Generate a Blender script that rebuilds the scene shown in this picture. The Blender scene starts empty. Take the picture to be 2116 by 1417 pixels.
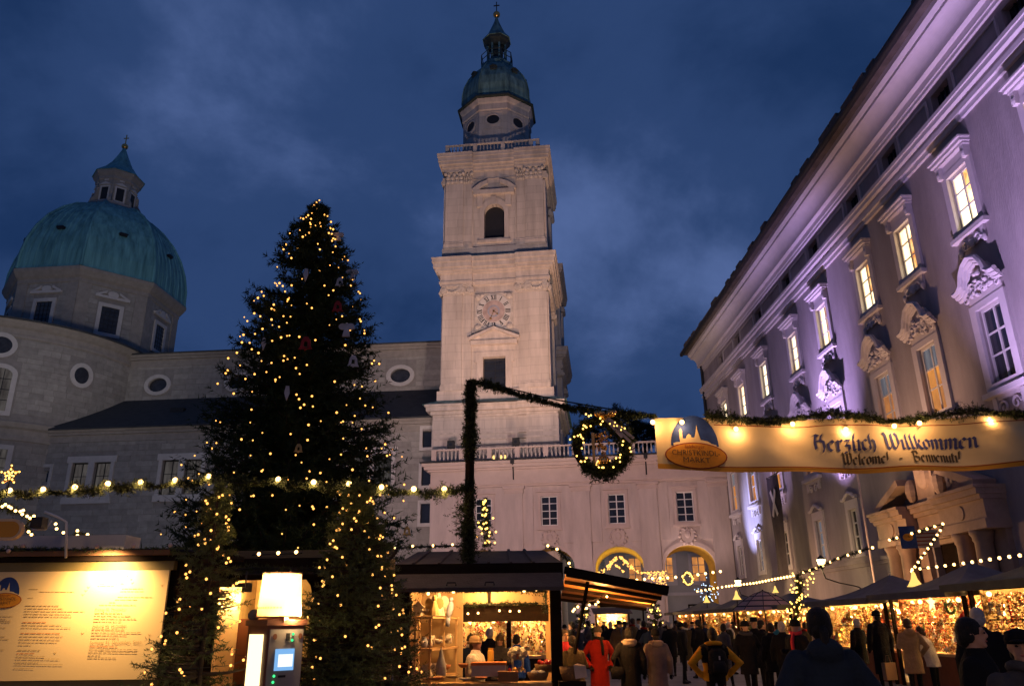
import bpy, math, random
import numpy as np
from mathutils import Vector, Matrix, geometry

R_ = random.Random(11)
NP = np.random.default_rng(5)
SC = bpy.context.scene
COL = SC.collection
rad = math.radians

# ------------------------------------------------------------------ camera
FPX, CX, CY = 1614.0, 1058.0, 708.5
PITCH, ROLL, EYE = rad(19.75), rad(-0.7), 1.65
CAM_M = Matrix.Rotation(math.pi / 2 + PITCH, 3, 'X') @ Matrix.Rotation(ROLL, 3, 'Z')
cd = bpy.data.cameras.new('camera')
cam = bpy.data.objects.new('camera', cd)
COL.objects.link(cam)
cam.matrix_world = Matrix.Translation((0, 0, EYE)) @ CAM_M.to_4x4()
cd.sensor_width = 36.0
cd.lens = 36.0 * FPX / 2116.0
cd.clip_end = 3000.0
cd.clip_start = 0.05
SC.camera = cam

# ------------------------------------------------------------------ dusk sky
SUN_EL, SUN_ROT = rad(-4.0), rad(250)
w = bpy.data.worlds.new('World')
SC.world = w
w.use_nodes = True
nt = w.node_tree
nt.nodes.clear()
def wn(t, **k):
    n = nt.nodes.new(t)
    for a, b in k.items():
        setattr(n, a, b)
    return n
out = wn('ShaderNodeOutputWorld')
bg = wn('ShaderNodeBackground')
sky = wn('ShaderNodeTexSky', sky_type='NISHITA', sun_disc=False)
sky.sun_elevation, sky.sun_rotation = SUN_EL, SUN_ROT
tc = wn('ShaderNodeTexCoord')
sep = wn('ShaderNodeSeparateXYZ')
nt.links.new(tc.outputs['Generated'], sep.inputs[0])
zz = wn('ShaderNodeMath', operation='MAXIMUM'); zz.inputs[1].default_value = 0.0
nt.links.new(sep.outputs['Z'], zz.inputs[0])
za = wn('ShaderNodeMath', operation='ADD'); za.inputs[1].default_value = 0.5
nt.links.new(zz.outputs[0], za.inputs[0])
def wdiv(o):
    d = wn('ShaderNodeMath', operation='DIVIDE')
    nt.links.new(o, d.inputs[0]); nt.links.new(za.outputs[0], d.inputs[1])
    return d.outputs[0]
comb = wn('ShaderNodeCombineXYZ')
nt.links.new(wdiv(sep.outputs['X']), comb.inputs['X'])
nt.links.new(wdiv(sep.outputs['Y']), comb.inputs['Y'])
mp = wn('ShaderNodeMapping')
mp.inputs['Scale'].default_value = (0.9, 0.9, 1.0)
mp.inputs['Rotation'].default_value = (0, 0, rad(-20))
mp.inputs['Location'].default_value = (-3.3, 5.5, 0.0)
nt.links.new(comb.outputs[0], mp.inputs[0])
def wnoise(scale, detail, rough, dist):
    n = wn('ShaderNodeTexNoise')
    n.inputs['Scale'].default_value = scale
    n.inputs['Detail'].default_value = detail
    n.inputs['Roughness'].default_value = rough
    n.inputs['Distortion'].default_value = dist
    nt.links.new(mp.outputs[0], n.inputs['Vector'])
    return n
n1 = wnoise(2.6, 8.0, 0.58, 0.2)
n2 = wnoise(1.0, 3.0, 0.45, 0.15)
mul = wn('ShaderNodeMath', operation='MULTIPLY_ADD')
nt.links.new(n2.outputs['Fac'], mul.inputs[0]); mul.inputs[1].default_value = 0.95
msc = wn('ShaderNodeMath', operation='MULTIPLY'); msc.inputs[1].default_value = 0.6
nt.links.new(n1.outputs['Fac'], msc.inputs[0]); nt.links.new(msc.outputs[0], mul.inputs[2])
ramp = wn('ShaderNodeValToRGB')
cr = ramp.color_ramp
cr.interpolation = 'EASE'
cr.elements[0].position = 0.52; cr.elements[0].color = (0.0070, 0.0235, 0.082, 1)
cr.elements[1].position = 1.06; cr.elements[1].color = (0.105, 0.170, 0.400, 1)
e = cr.elements.new(0.69); e.color = (0.0125, 0.038, 0.124, 1)
e = cr.elements.new(0.84); e.color = (0.031, 0.069, 0.195, 1)
nt.links.new(mul.outputs[0], ramp.inputs[0])
sk = wn('ShaderNodeVectorMath', operation='SCALE'); sk.inputs['Scale'].default_value = 0.10
nt.links.new(sky.outputs[0], sk.inputs[0])
mix = wn('ShaderNodeMix', data_type='RGBA'); mix.inputs[0].default_value = 0.92
nt.links.new(sk.outputs[0], mix.inputs[6]); nt.links.new(ramp.outputs[0], mix.inputs[7])
nt.links.new(mix.outputs[2], bg.inputs['Color'])
bg.inputs['Strength'].default_value = 0.76
nt.links.new(bg.outputs[0], out.inputs['Surface'])

SC.view_settings.view_transform = 'Standard'
SC.view_settings.look = 'None'
SC.view_settings.exposure = 0.2
SC.view_settings.gamma = 1.0
SC.view_settings.use_curve_mapping = False
SC.render.engine = 'CYCLES'
cy = SC.cycles
cy.use_denoising = True
try:
    cy.denoiser = 'OPENIMAGEDENOISE'
    cy.use_light_tree = True
except Exception:
    pass
cy.max_bounces = 5
cy.diffuse_bounces = 3
cy.glossy_bounces = 2
cy.transmission_bounces = 3
cy.transparent_max_bounces = 6
cy.sample_clamp_indirect = 1.5
cy.sample_clamp_direct = 0.0
cy.caustics_reflective = False
cy.caustics_refractive = False

# ------------------------------------------------------------------ lamps that light the facades (assumed floodlights and added church fill)
def spot(name, loc, target, power, col, angle, blend=0.6, radius=0.25):
    l = bpy.data.lights.new(name, 'SPOT')
    l.energy, l.color, l.spot_size, l.spot_blend, l.shadow_soft_size = power, col, rad(angle), blend, radius
    o = bpy.data.objects.new(name, l)
    COL.objects.link(o)
    o.location = loc
    o.rotation_euler = (Vector(target) - Vector(loc)).to_track_quat('-Z', 'Y').to_euler()
    return o
def point(name, loc, power, col, radius=0.05):
    l = bpy.data.lights.new(name, 'POINT')
    l.energy, l.color, l.shadow_soft_size = power, col, radius
    o = bpy.data.objects.new(name, l)
    COL.objects.link(o)
    o.location = loc
    return o
WARM = (1.0, 0.60, 0.30)
PEACH = (1.0, 0.66, 0.46)
PURPLE = (0.60, 0.44, 1.0)
# tower and arcade front: assumed floodlights, fixtureless above the market
spot('assumed_tower_flood', (6, 34, 4.5), (-1, 80, 42), 33000, (1.0, 0.79, 0.68), 60, 0.9, 1.2)
spot('assumed_tower_flood', (3, 58, 5.5), (-1.5, 80, 50), 27000, (1.0, 0.54, 0.30), 62, 0.9, 0.6)
spot('assumed_tower_flood', (-6, 40, 5.0), (1, 80, 16), 23000, (1.0, 0.65, 0.58), 84, 0.9, 1.2)
# cathedral side, dim: added fill spots in place of city and market glow
spot('church_fill', (-26, 36, 6.0), (-42, 84, 24), 7400, (1.0, 0.90, 0.85), 110, 1.0, 1.5)
spot('church_fill', (-12, 44, 6.0), (-22, 84, 26), 2800, (1.0, 0.90, 0.85), 95, 1.0, 1.5)
spot('church_fill', (-18, 26, 8.0), (-62, 104, 47), 25000, (1.0, 0.90, 0.85), 30, 0.8, 1.5)

# assumed warm fill standing for unseen market rows behind the camera
point('assumed_market_glow', (7, -7, 4.5), 480, (1.0, 0.60, 0.32), 1.2)
point('assumed_market_glow', (-6, -5, 4.5), 340, (1.0, 0.60, 0.32), 1.2)

# ------------------------------------------------------------------ helpers
def ray(px, py):
    return CAM_M @ Vector(((px - CX) / FPX, (CY - py) / FPX, -1.0))
def P(px, py, Y):
    d = ray(px, py)
    return Vector((0, 0, EYE)) + d * (Y / d.y)
class Frame:
    """Local facade frame: x along the facade (right as seen from the square), y into the building, z up."""
    def __init__(s, o, deg):
        s.o = Vector(o); a = rad(deg); s.a = a
        s.u = Vector((math.cos(a), math.sin(a), 0)); s.b = Vector((-math.sin(a), math.cos(a), 0))
    def loc(s, px, py, y=0.0):
        d = ray(px, py); c = Vector((0, 0, EYE)); o = s.o + s.b * y
        q = c + d * (s.b.dot(o - c) / s.b.dot(d))
        r = q - s.o
        return r.dot(s.u), q.z
    def world(s, x, y, z):
        return s.o + s.u * x + s.b * y + Vector((0, 0, z))

def tag(o, label=None, cat=None, group=None, kind=None):
    if label: o['label'] = label
    if cat: o['category'] = cat
    if group: o['group'] = group
    if kind: o['kind'] = kind
    return o
def empty(name, loc=(0, 0, 0), rz=0.0, label=None, cat=None, group=None):
    o = bpy.data.objects.new(name, None)
    COL.objects.link(o)
    o.location = loc; o.rotation_euler = (0, 0, rz)
    o.empty_display_size = 0.1
    return tag(o, label, cat, group)
def link(name, me, parent=None, loc=(0, 0, 0), rot=(0, 0, 0), scale=(1, 1, 1)):
    o = bpy.data.objects.new(name, me)
    COL.objects.link(o)
    o.location = loc; o.rotation_euler = rot; o.scale = scale
    if parent is not None: o.parent = parent
    return o
def copy_tree(o, parent=None):
    c = o.copy()
    COL.objects.link(c)
    c.parent = parent
    for ch in list(o.children):
        copy_tree(ch, c)
    return c

class MB:
    def __init__(s):
        s.v = []; s.f = []; s.m = []
    def add(s, vs, fs, m=0):
        b = len(s.v)
        s.v.extend([tuple(p) for p in vs])
        for f in fs:
            s.f.append([b + i for i in f]); s.m.append(m)
        return s
    def box(s, x0, x1, y0, y1, z0, z1, m=0):
        vs = [(x0, y0, z0), (x1, y0, z0), (x1, y1, z0), (x0, y1, z0), (x0, y0, z1), (x1, y0, z1), (x1, y1, z1), (x0, y1, z1)]
        return s.add(vs, [(0, 3, 2, 1), (4, 5, 6, 7), (0, 1, 5, 4), (1, 2, 6, 5), (2, 3, 7, 6), (3, 0, 4, 7)], m)
    def beam(s, a, b, w, h, m=0, up=(0, 0, 1)):
        a, b = Vector(a), Vector(b)
        d = (b - a).normalized(); u = Vector(up)
        sd = d.cross(u)
        if sd.length < 1e-4: sd = d.cross(Vector((0, 1, 0)))
        sd.normalize(); u = sd.cross(d)
        vs = []
        for p in (a, b):
            for i, j in ((-1, -1), (1, -1), (1, 1), (-1, 1)):
                vs.append(p + sd * (i * w / 2) + u * (j * h / 2))
        return s.add(vs, [(3, 2, 1, 0), (4, 5, 6, 7), (0, 1, 5, 4), (1, 2, 6, 5), (2, 3, 7, 6), (3, 0, 4, 7)], m)
    def prism(s, pts, y0, y1, m=0):
        n = len(pts)
        vs = [(x, y0, z) for x, z in pts] + [(x, y1, z) for x, z in pts]
        fs = [list(range(n)), list(range(2 * n - 1, n - 1, -1))]
        fs += [(i, i + n, (i + 1) % n + n, (i + 1) % n) for i in range(n)]
        return s.add(vs, fs, m)
    def lathe(s, prof, n=16, c=(0, 0, 0), m=0, a0=0.0, sx=1.0, sy=1.0):
        vs = []; fs = []
        k = len(prof)
        for i in range(n):
            a = a0 + 2 * math.pi * i / n
            for r, z in prof:
                vs.append((c[0] + r * sx * math.cos(a), c[1] + r * sy * math.sin(a), c[2] + z))
        for i in range(n):
            j = (i + 1) % n
            for q in range(k - 1):
                fs.append((i * k + q, j * k + q, j * k + q + 1, i * k + q + 1))
        fs.append([i * k for i in range(n)][::-1])
        fs.append([i * k + k - 1 for i in range(n)])
        return s.add(vs, fs, m)
    def tube(s, path, r, n=6, m=0, closed=False):
        path = [Vector(p) for p in path]
        k = len(path)
        rs = r if isinstance(r, (list, tuple)) else [r] * k
        vs = []; fs = []
        prev = None
        for i, p in enumerate(path):
            if closed:
                d = path[(i + 1) % k] - path[i - 1]
            else:
                d = path[min(i + 1, k - 1)] - path[max(i - 1, 0)]
            if d.length < 1e-9: d = Vector((0, 0, 1))
            d.normalize()
            if prev is None:
                a = d.cross(Vector((0, 0, 1)))
                if a.length < 0.05: a = d.cross(Vector((1, 0, 0)))
            else:
                a = prev - d * prev.dot(d)
                if a.length < 1e-4: a = d.cross(Vector((1, 0, 0)))
            a.normalize(); prev = a
            b = d.cross(a)
            for j in range(n):
                t = 2 * math.pi * j / n
                vs.append(p + (a * math.cos(t) + b * math.sin(t)) * rs[i])
        for i in range(k if closed else k - 1):
            i2 = (i + 1) % k
            for j in range(n):
                j2 = (j + 1) % n
                fs.append((i * n + j, i * n + j2, i2 * n + j2, i2 * n + j))
        if not closed:
            fs.append(list(range(n))[::-1]); fs.append([(k - 1) * n + j for j in range(n)])
        return s.add(vs, fs, m)
    def ball(s, c, r, n=8, k=6, m=0):
        if not isinstance(r, (tuple, list)): r = (r, r, r)
        vs = [(c[0], c[1], c[2] - r[2])]; fs = []
        for i in range(1, k):
            t = math.pi * i / k - math.pi / 2
            for j in range(n):
                a = 2 * math.pi * j / n
                vs.append((c[0] + r[0] * math.cos(t) * math.cos(a), c[1] + r[1] * math.cos(t) * math.sin(a), c[2] + r[2] * math.sin(t)))
        vs.append((c[0], c[1], c[2] + r[2]))
        L = len(vs) - 1
        for j in range(n):
            fs.append((0, 1 + (j + 1) % n, 1 + j))
            for i in range(k - 2):
                a = 1 + i * n
                fs.append((a + j, a + (j + 1) % n, a + n + (j + 1) % n, a + n + j))
            fs.append((L, 1 + (k - 2) * n + j, 1 + (k - 2) * n + (j + 1) % n))
        return s.add(vs, fs, m)
    def panel(s, outer, holes, y0, y1, m=0, mr=None):
        """flat wall in the xz plane at y0 with holes whose reveals run to y1"""
        if mr is None: mr = m
        loops = [outer] + holes
        tri = geometry.tessellate_polygon([[Vector((x, z, 0)) for x, z in lp] for lp in loops])
        pts = [p for lp in loops for p in lp]
        b = len(s.v)
        s.v.extend([(x, y0, z) for x, z in pts])
        for t in tri:
            a, c, d = [pts[i] for i in t]
            ar = (c[0] - a[0]) * (d[1] - a[1]) - (c[1] - a[1]) * (d[0] - a[0])
            if abs(ar) < 1e-9: continue
            tt = list(t) if ar > 0 else list(t)[::-1]
            s.f.append([b + i for i in tt]); s.m.append(m)
        for lp in holes + [outer]:
            n = len(lp); b = len(s.v)
            s.v.extend([(x, y0, z) for x, z in lp] + [(x, y1, z) for x, z in lp])
            for i in range(n):
                j = (i + 1) % n
                s.f.append([b + i, b + j, b + j + n, b + i + n]); s.m.append(mr)
        return s
    def mesh(s, name, mats, smooth=False):
        me = bpy.data.meshes.new(name)
        me.from_pydata(s.v, [], s.f)
        for mt in (mats if isinstance(mats, (list, tuple)) else [mats]):
            me.materials.append(mt)
        if any(s.m):
            me.polygons.foreach_set('material_index', s.m)
        if smooth:
            me.polygons.foreach_set('use_smooth', [True] * len(s.f))
        me.update()
        return me
    def build(s, name, mats, parent=None, smooth=False, loc=(0, 0, 0), rot=(0, 0, 0)):
        return link(name, s.mesh(name, mats, smooth), parent, loc, rot)

def rect(x0, x1, z0, z1):
    return [(x0, z0), (x1, z0), (x1, z1), (x0, z1)]
def oval(cx, cz, rx, rz, n=20):
    return [(cx + rx * math.cos(2 * math.pi * i / n), cz + rz * math.sin(2 * math.pi * i / n)) for i in range(n)]
def arch(x0, x1, z0, zs, n=14, rise=None):
    r = (x1 - x0) / 2; c = (x0 + x1) / 2; rise = rise or r
    return [(x0, z0), (x1, z0)] + [(c + r * math.cos(math.pi * i / n), zs + rise * math.sin(math.pi * i / n)) for i in range(n + 1)]
def ring_xz(mb, inner, outer, y0, y1, m=0):
    """flat moulding between two loops with the same number of points, y0 proud side"""
    n = len(inner)
    vs = [(x, y0, z) for x, z in outer] + [(x, y0, z) for x, z in inner] + [(x, y1, z) for x, z in outer] + [(x, y1, z) for x, z in inner]
    fs = []
    for i in range(n):
        j = (i + 1) % n
        fs += [(i, j, n + j, n + i), (i, 2 * n + i, 2 * n + j, j), (n + i, n + j, 3 * n + j, 3 * n + i)]
    mb.add(vs, fs, m)

# ------------------------------------------------------------------ materials
def mat(name, col, rough=0.85, var=0.18, scale=2.0, bump=0.0, bscale=25.0, metal=0.0, spec=0.3, stretch=(1, 1, 1), col2=None, objvar=0.0):
    m = bpy.data.materials.new(name); m.use_nodes = True
    t = m.node_tree; bs = t.nodes['Principled BSDF']
    bs.inputs['Roughness'].default_value = rough
    bs.inputs['Metallic'].default_value = metal
    bs.inputs['Specular IOR Level'].default_value = spec
    c = t.nodes.new('ShaderNodeTexCoord')
    mpn = t.nodes.new('ShaderNodeMapping'); mpn.inputs['Scale'].default_value = stretch
    t.links.new(c.outputs['Object'], mpn.inputs[0])
    n = t.nodes.new('ShaderNodeTexNoise'); n.inputs['Scale'].default_value = scale
    n.inputs['Detail'].default_value = 5.0; n.inputs['Roughness'].default_value = 0.6
    t.links.new(mpn.outputs[0], n.inputs['Vector'])
    mr = t.nodes.new('ShaderNodeMapRange')
    mr.inputs['From Min'].default_value = 0.3; mr.inputs['From Max'].default_value = 0.7
    t.links.new(n.outputs['Fac'], mr.inputs['Value'])
    mx = t.nodes.new('ShaderNodeMix'); mx.data_type = 'RGBA'
    a = [max(0, v * (1 - var)) for v in col]
    b = list(col2) if col2 else [min(1, v * (1 + var)) for v in col]
    mx.inputs[6].default_value = (*a, 1); mx.inputs[7].default_value = (*b, 1)
    t.links.new(mr.outputs[0], mx.inputs[0])
    last = mx.outputs[2]
    if objvar:
        oi = t.nodes.new('ShaderNodeObjectInfo')
        hs = t.nodes.new('ShaderNodeHueSaturation')
        mm = t.nodes.new('ShaderNodeMapRange')
        mm.inputs['To Min'].default_value = 1 - objvar; mm.inputs['To Max'].default_value = 1 + objvar
        t.links.new(oi.outputs['Random'], mm.inputs['Value'])
        t.links.new(mm.outputs[0], hs.inputs['Value']); t.links.new(last, hs.inputs['Color'])
        last = hs.outputs[0]
    t.links.new(last, bs.inputs['Base Color'])
    if bump:
        n2_ = t.nodes.new('ShaderNodeTexNoise'); n2_.inputs['Scale'].default_value = bscale; n2_.inputs['Detail'].default_value = 4.0
        t.links.new(mpn.outputs[0], n2_.inputs['Vector'])
        bp = t.nodes.new('ShaderNodeBump'); bp.inputs['Strength'].default_value = bump; bp.inputs['Distance'].default_value = 0.05
        t.links.new(n2_.outputs['Fac'], bp.inputs['Height']); t.links.new(bp.outputs[0], bs.inputs['Normal'])
    return m
def emat(name, col, strength, sample=True):
    m = bpy.data.materials.new(name); m.use_nodes = True
    t = m.node_tree; t.nodes.clear()
    o = t.nodes.new('ShaderNodeOutputMaterial'); em = t.nodes.new('ShaderNodeEmission')
    em.inputs['Color'].default_value = (*col, 1); em.inputs['Strength'].default_value = strength
    t.links.new(em.outputs[0], o.inputs[0])
    try:
        m.cycles.emission_sampling = 'AUTO' if sample else 'NONE'
    except Exception:
        pass
    return m
def emat_noise(name, c1, c2, s1, scale, stretch=(1, 1, 1), lo=0.35, hi=0.65):
    """lit room seen through a window: uneven warm light"""
    m = emat(name, c1, s1)
    t = m.node_tree; em = [n for n in t.nodes if n.type == 'EMISSION'][0]
    c = t.nodes.new('ShaderNodeTexCoord'); mpn = t.nodes.new('ShaderNodeMapping'); mpn.inputs['Scale'].default_value = stretch
    n = t.nodes.new('ShaderNodeTexNoise'); n.inputs['Scale'].default_value = scale; n.inputs['Detail'].default_value = 3
    rp = t.nodes.new('ShaderNodeValToRGB')
    rp.color_ramp.elements[0].position = lo; rp.color_ramp.elements[1].position = hi
    rp.color_ramp.elements[0].color = (*c2, 1); rp.color_ramp.elements[1].color = (*c1, 1)
    t.links.new(c.outputs['Object'], mpn.inputs[0]); t.links.new(mpn.outputs[0], n.inputs['Vector'])
    t.links.new(n.outputs['Fac'], rp.inputs[0]); t.links.new(rp.outputs[0], em.inputs['Color'])
    return m
def joint_bump(m, bw, bh, strength, mortar=0.012, axis='XZ', tint=0.12):
    """fine masonry joints too faint to pick apart, as relief in the stone"""
    t = m.node_tree; bs = t.nodes['Principled BSDF']
    c = t.nodes.new('ShaderNodeTexCoord'); sp = t.nodes.new('ShaderNodeSeparateXYZ'); cb = t.nodes.new('ShaderNodeCombineXYZ')
    t.links.new(c.outputs['Object'], sp.inputs[0])
    ad = t.nodes.new('ShaderNodeMath'); ad.operation = 'ADD'
    t.links.new(sp.outputs['X'], ad.inputs[0]); t.links.new(sp.outputs['Y'], ad.inputs[1])
    t.links.new(ad.outputs[0], cb.inputs['X']); t.links.new(sp.outputs['Z'], cb.inputs['Y'])
    b = t.nodes.new('ShaderNodeTexBrick')
    b.inputs['Scale'].default_value = 1.0; b.inputs['Brick Width'].default_value = bw; b.inputs['Row Height'].default_value = bh
    b.inputs['Mortar Size'].default_value = mortar; b.inputs['Mortar Smooth'].default_value = 0.3
    b.inputs['Color1'].default_value = (1, 1, 1, 1); b.inputs['Color2'].default_value = (1 - tint,) * 3 + (1,)
    b.inputs['Mortar'].default_value = (0.6, 0.6, 0.6, 1)
    t.links.new(cb.outputs[0], b.inputs['Vector'])
    src = bs.inputs['Base Color'].links[0].from_socket
    mx = t.nodes.new('ShaderNodeMix'); mx.data_type = 'RGBA'; mx.blend_type = 'MULTIPLY'; mx.inputs[0].default_value = 1.0
    t.links.new(src, mx.inputs[6]); t.links.new(b.outputs['Color'], mx.inputs[7]); t.links.new(mx.outputs[2], bs.inputs['Base Color'])
    bp = t.nodes.new('ShaderNodeBump'); bp.inputs['Strength'].default_value = strength; bp.inputs['Distance'].default_value = 0.04
    bp.invert = True
    t.links.new(b.outputs['Fac'], bp.inputs['Height'])
    if bs.inputs['Normal'].links:
        t.links.new(bs.inputs['Normal'].links[0].from_socket, bp.inputs['Normal'])
    t.links.new(bp.outputs[0], bs.inputs['Normal'])
    return m
def attr_tint(m, amount=0.3):
    """per-block tint from the mesh attribute 'tint' (0..1)"""
    t = m.node_tree; bs = t.nodes['Principled BSDF']
    a = t.nodes.new('ShaderNodeAttribute'); a.attribute_name = 'tint'
    mr = t.nodes.new('ShaderNodeMapRange'); mr.inputs['To Min'].default_value = 1 - amount; mr.inputs['To Max'].default_value = 1 + amount
    t.links.new(a.outputs['Fac'], mr.inputs['Value'])
    src = bs.inputs['Base Color'].links[0].from_socket
    vm = t.nodes.new('ShaderNodeVectorMath'); vm.operation = 'SCALE'
    t.links.new(src, vm.inputs[0]); t.links.new(mr.outputs[0], vm.inputs['Scale']); t.links.new(vm.outputs[0], bs.inputs['Base Color'])
    return m

M = {}
M['marble'] = joint_bump(mat('pale_tower_stone', (0.52, 0.45, 0.41), 0.8, 0.20, 0.7, 0.2, 6, stretch=(1.6, 1.6, 0.22)), 2.4, 0.95, 0.35, 0.014, tint=0.09)
M['marble_trim'] = mat('pale_stone_trim', (0.50, 0.43, 0.39), 0.8, 0.22, 1.0, 0.15, 8, stretch=(1.5, 1.5, 0.4))
M['carved'] = mat('carved_stone', (0.50, 0.44, 0.40), 0.8, 0.2, 3.0, 0.6, 14)
M['conglomerate'] = attr_tint(mat('grey_conglomerate_stone', (0.32, 0.30, 0.275), 0.95, 0.15, 1.5, 0.4, 12), 0.12)
M['church_wall'] = mat('grey_rubble_backing', (0.26, 0.24, 0.225), 0.95, 0.15, 1.5, 0.4, 12)
M['church_trim'] = mat('white_stone_surround', (0.52, 0.49, 0.47), 0.8, 0.08, 2.0)
M['church_cornice'] = mat('church_cornice_stone', (0.31, 0.28, 0.25), 0.9, 0.14, 1.5, 0.2, 10)
M['slate'] = mat('dark_slate_roof', (0.045, 0.048, 0.052), 0.7, 0.25, 1.4, 0.5, 10)
M['copper'] = mat('green_copper_patina', (0.085, 0.25, 0.285), 0.6, 0.30, 0.6, 0.2, 3.0, stretch=(2.4, 2.4, 0.22), col2=(0.17, 0.43, 0.47))
M['copper_dark'] = mat('weathered_copper', (0.08, 0.15, 0.145), 0.6, 0.5, 0.9, 0.2, 4.0, stretch=(2.0, 2.0, 0.3), col2=(0.22, 0.38, 0.36))
M['copper_black'] = mat('blackened_copper', (0.035, 0.045, 0.042), 0.6, 0.3, 2.0)
M['gold'] = mat('gilded_metal', (0.75, 0.42, 0.12), 0.3, 0.15, 5.0, metal=0.9)
M['iron'] = mat('dark_iron', (0.02, 0.02, 0.022), 0.5, 0.2, 6.0)
M['glass_dark'] = mat('dark_window_glass', (0.02, 0.024, 0.032), 0.12, 0.3, 0.8, spec=0.7)
M['leaded'] = mat('leaded_church_glass', (0.035, 0.036, 0.042), 0.25, 0.35, 2.0, spec=0.6)
M['plaster'] = mat('arcade_plaster', (0.50, 0.41, 0.38), 0.9, 0.17, 0.8, 0.25, 18, stretch=(1.4, 1.4, 0.3))
M['plaster_trim'] = mat('arcade_trim', (0.52, 0.41, 0.37), 0.85, 0.08, 1.0, 0.1, 12)
M['ochre'] = mat('ochre_vault_plaster', (0.62, 0.40, 0.06), 0.9, 0.08, 0.7)
M['res_wall'] = mat('palace_roughcast', (0.34, 0.30, 0.31), 0.95, 0.24, 0.5, 0.5, 9.0, stretch=(1.2, 1.2, 0.3))
M['res_trim'] = mat('palace_white_trim', (0.58, 0.53, 0.55), 0.8, 0.06, 2.0, 0.05, 10)
M['win_white'] = mat('white_painted_sash', (0.66, 0.63, 0.62), 0.5, 0.05, 3.0)
M['roof_tile'] = mat('brown_roof_sheet', (0.10, 0.082, 0.07), 0.8, 0.3, 1.6, 0.4, 8)
M['lit_pane'] = emat_noise('lit_gallery_room', (1.0, 0.80, 0.46), (0.95, 0.42, 0.12), 2.3, 1.3, (1.4, 1, 0.8), 0.36, 0.60)
M['lit_cream'] = emat_noise('lit_gallery_curtain', (1.0, 0.86, 0.55), (1.0, 0.66, 0.30), 2.4, 0.8, (1.5, 1, 0.5), 0.35, 0.6)
M['lit_orange'] = emat_noise('lit_gallery_wall', (1.0, 0.62, 0.24), (0.75, 0.28, 0.07), 1.25, 1.8, (1.6, 1, 1.2), 0.40, 0.60)
M['lit_dim'] = emat_noise('dim_lit_room', (0.95, 0.36, 0.08), (0.42, 0.16, 0.06), 0.75, 0.7, (1, 1, 0.8))
M['lit_curtain'] = emat_noise('curtained_room', (0.30, 0.29, 0.32), (0.16, 0.15, 0.18), 0.55, 1.2, (3, 1, 0.5))
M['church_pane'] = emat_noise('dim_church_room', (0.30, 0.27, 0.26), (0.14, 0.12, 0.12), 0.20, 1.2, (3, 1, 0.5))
M['ground'] = mat('stone_paving', (0.20, 0.18, 0.175), 0.75, 0.3, 0.8, 0.5, 9)
M['wood_dark'] = mat('dark_stained_boards', (0.016, 0.010, 0.007), 0.85, 0.3, 4.0, 0.2, 20, stretch=(0.4, 1, 1), spec=0.08)
M['wood_roof'] = mat('brown_felt_roof', (0.085, 0.066, 0.056), 0.75, 0.25, 3.0, 0.25, 30)
M['wood_pine'] = mat('pine_boards', (0.62, 0.38, 0.17), 0.6, 0.2, 3.0, 0.15, 18, stretch=(1, 1, 0.3))
M['wood_orange'] = mat('varnished_planks', (0.50, 0.20, 0.05), 0.5, 0.25, 3.0, 0.1, 15, stretch=(0.3, 2, 1))
M['canvas'] = mat('dark_green_canvas', (0.15, 0.14, 0.13), 0.9, 0.2, 2.0, 0.2, 30)
M['canvas_green'] = mat('mossy_canvas', (0.13, 0.13, 0.09), 0.9, 0.2, 2.0, 0.2, 30)
M['needle'] = mat('spruce_needles', (0.030, 0.050, 0.020), 0.8, 0.5, 1.2, col2=(0.065, 0.095, 0.038), spec=0.08)
M['needle_near'] = mat('fir_needles', (0.085, 0.115, 0.035), 0.6, 0.4, 3.0, col2=(0.16, 0.19, 0.065), spec=0.25)
M['garland'] = mat('garland_fir', (0.022, 0.034, 0.013), 0.7, 0.4, 4.0, col2=(0.055, 0.07, 0.025), spec=0.2)
M['bark'] = mat('spruce_bark', (0.06, 0.04, 0.028), 0.9, 0.3, 5.0, 0.4, 20)
M['hill'] = mat('dusk_tree_leaves', (0.015, 0.02, 0.012), 0.9, 0.4, 2.0)
BULB = emat('warm_bulb', (1.0, 0.56, 0.18), 6.5)
FAIRY = emat('fairy_bulb', (1.0, 0.42, 0.085), 2.6)
FAIRY_Y = emat('yellow_fairy_bulb', (1.0, 0.55, 0.10), 4.5)
FAIRY_B = emat('cold_fairy_bulb', (0.55, 0.75, 1.0), 2.0)
GLOW = emat('lantern_glass_lit', (1.0, 0.72, 0.30), 9.0)

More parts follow.
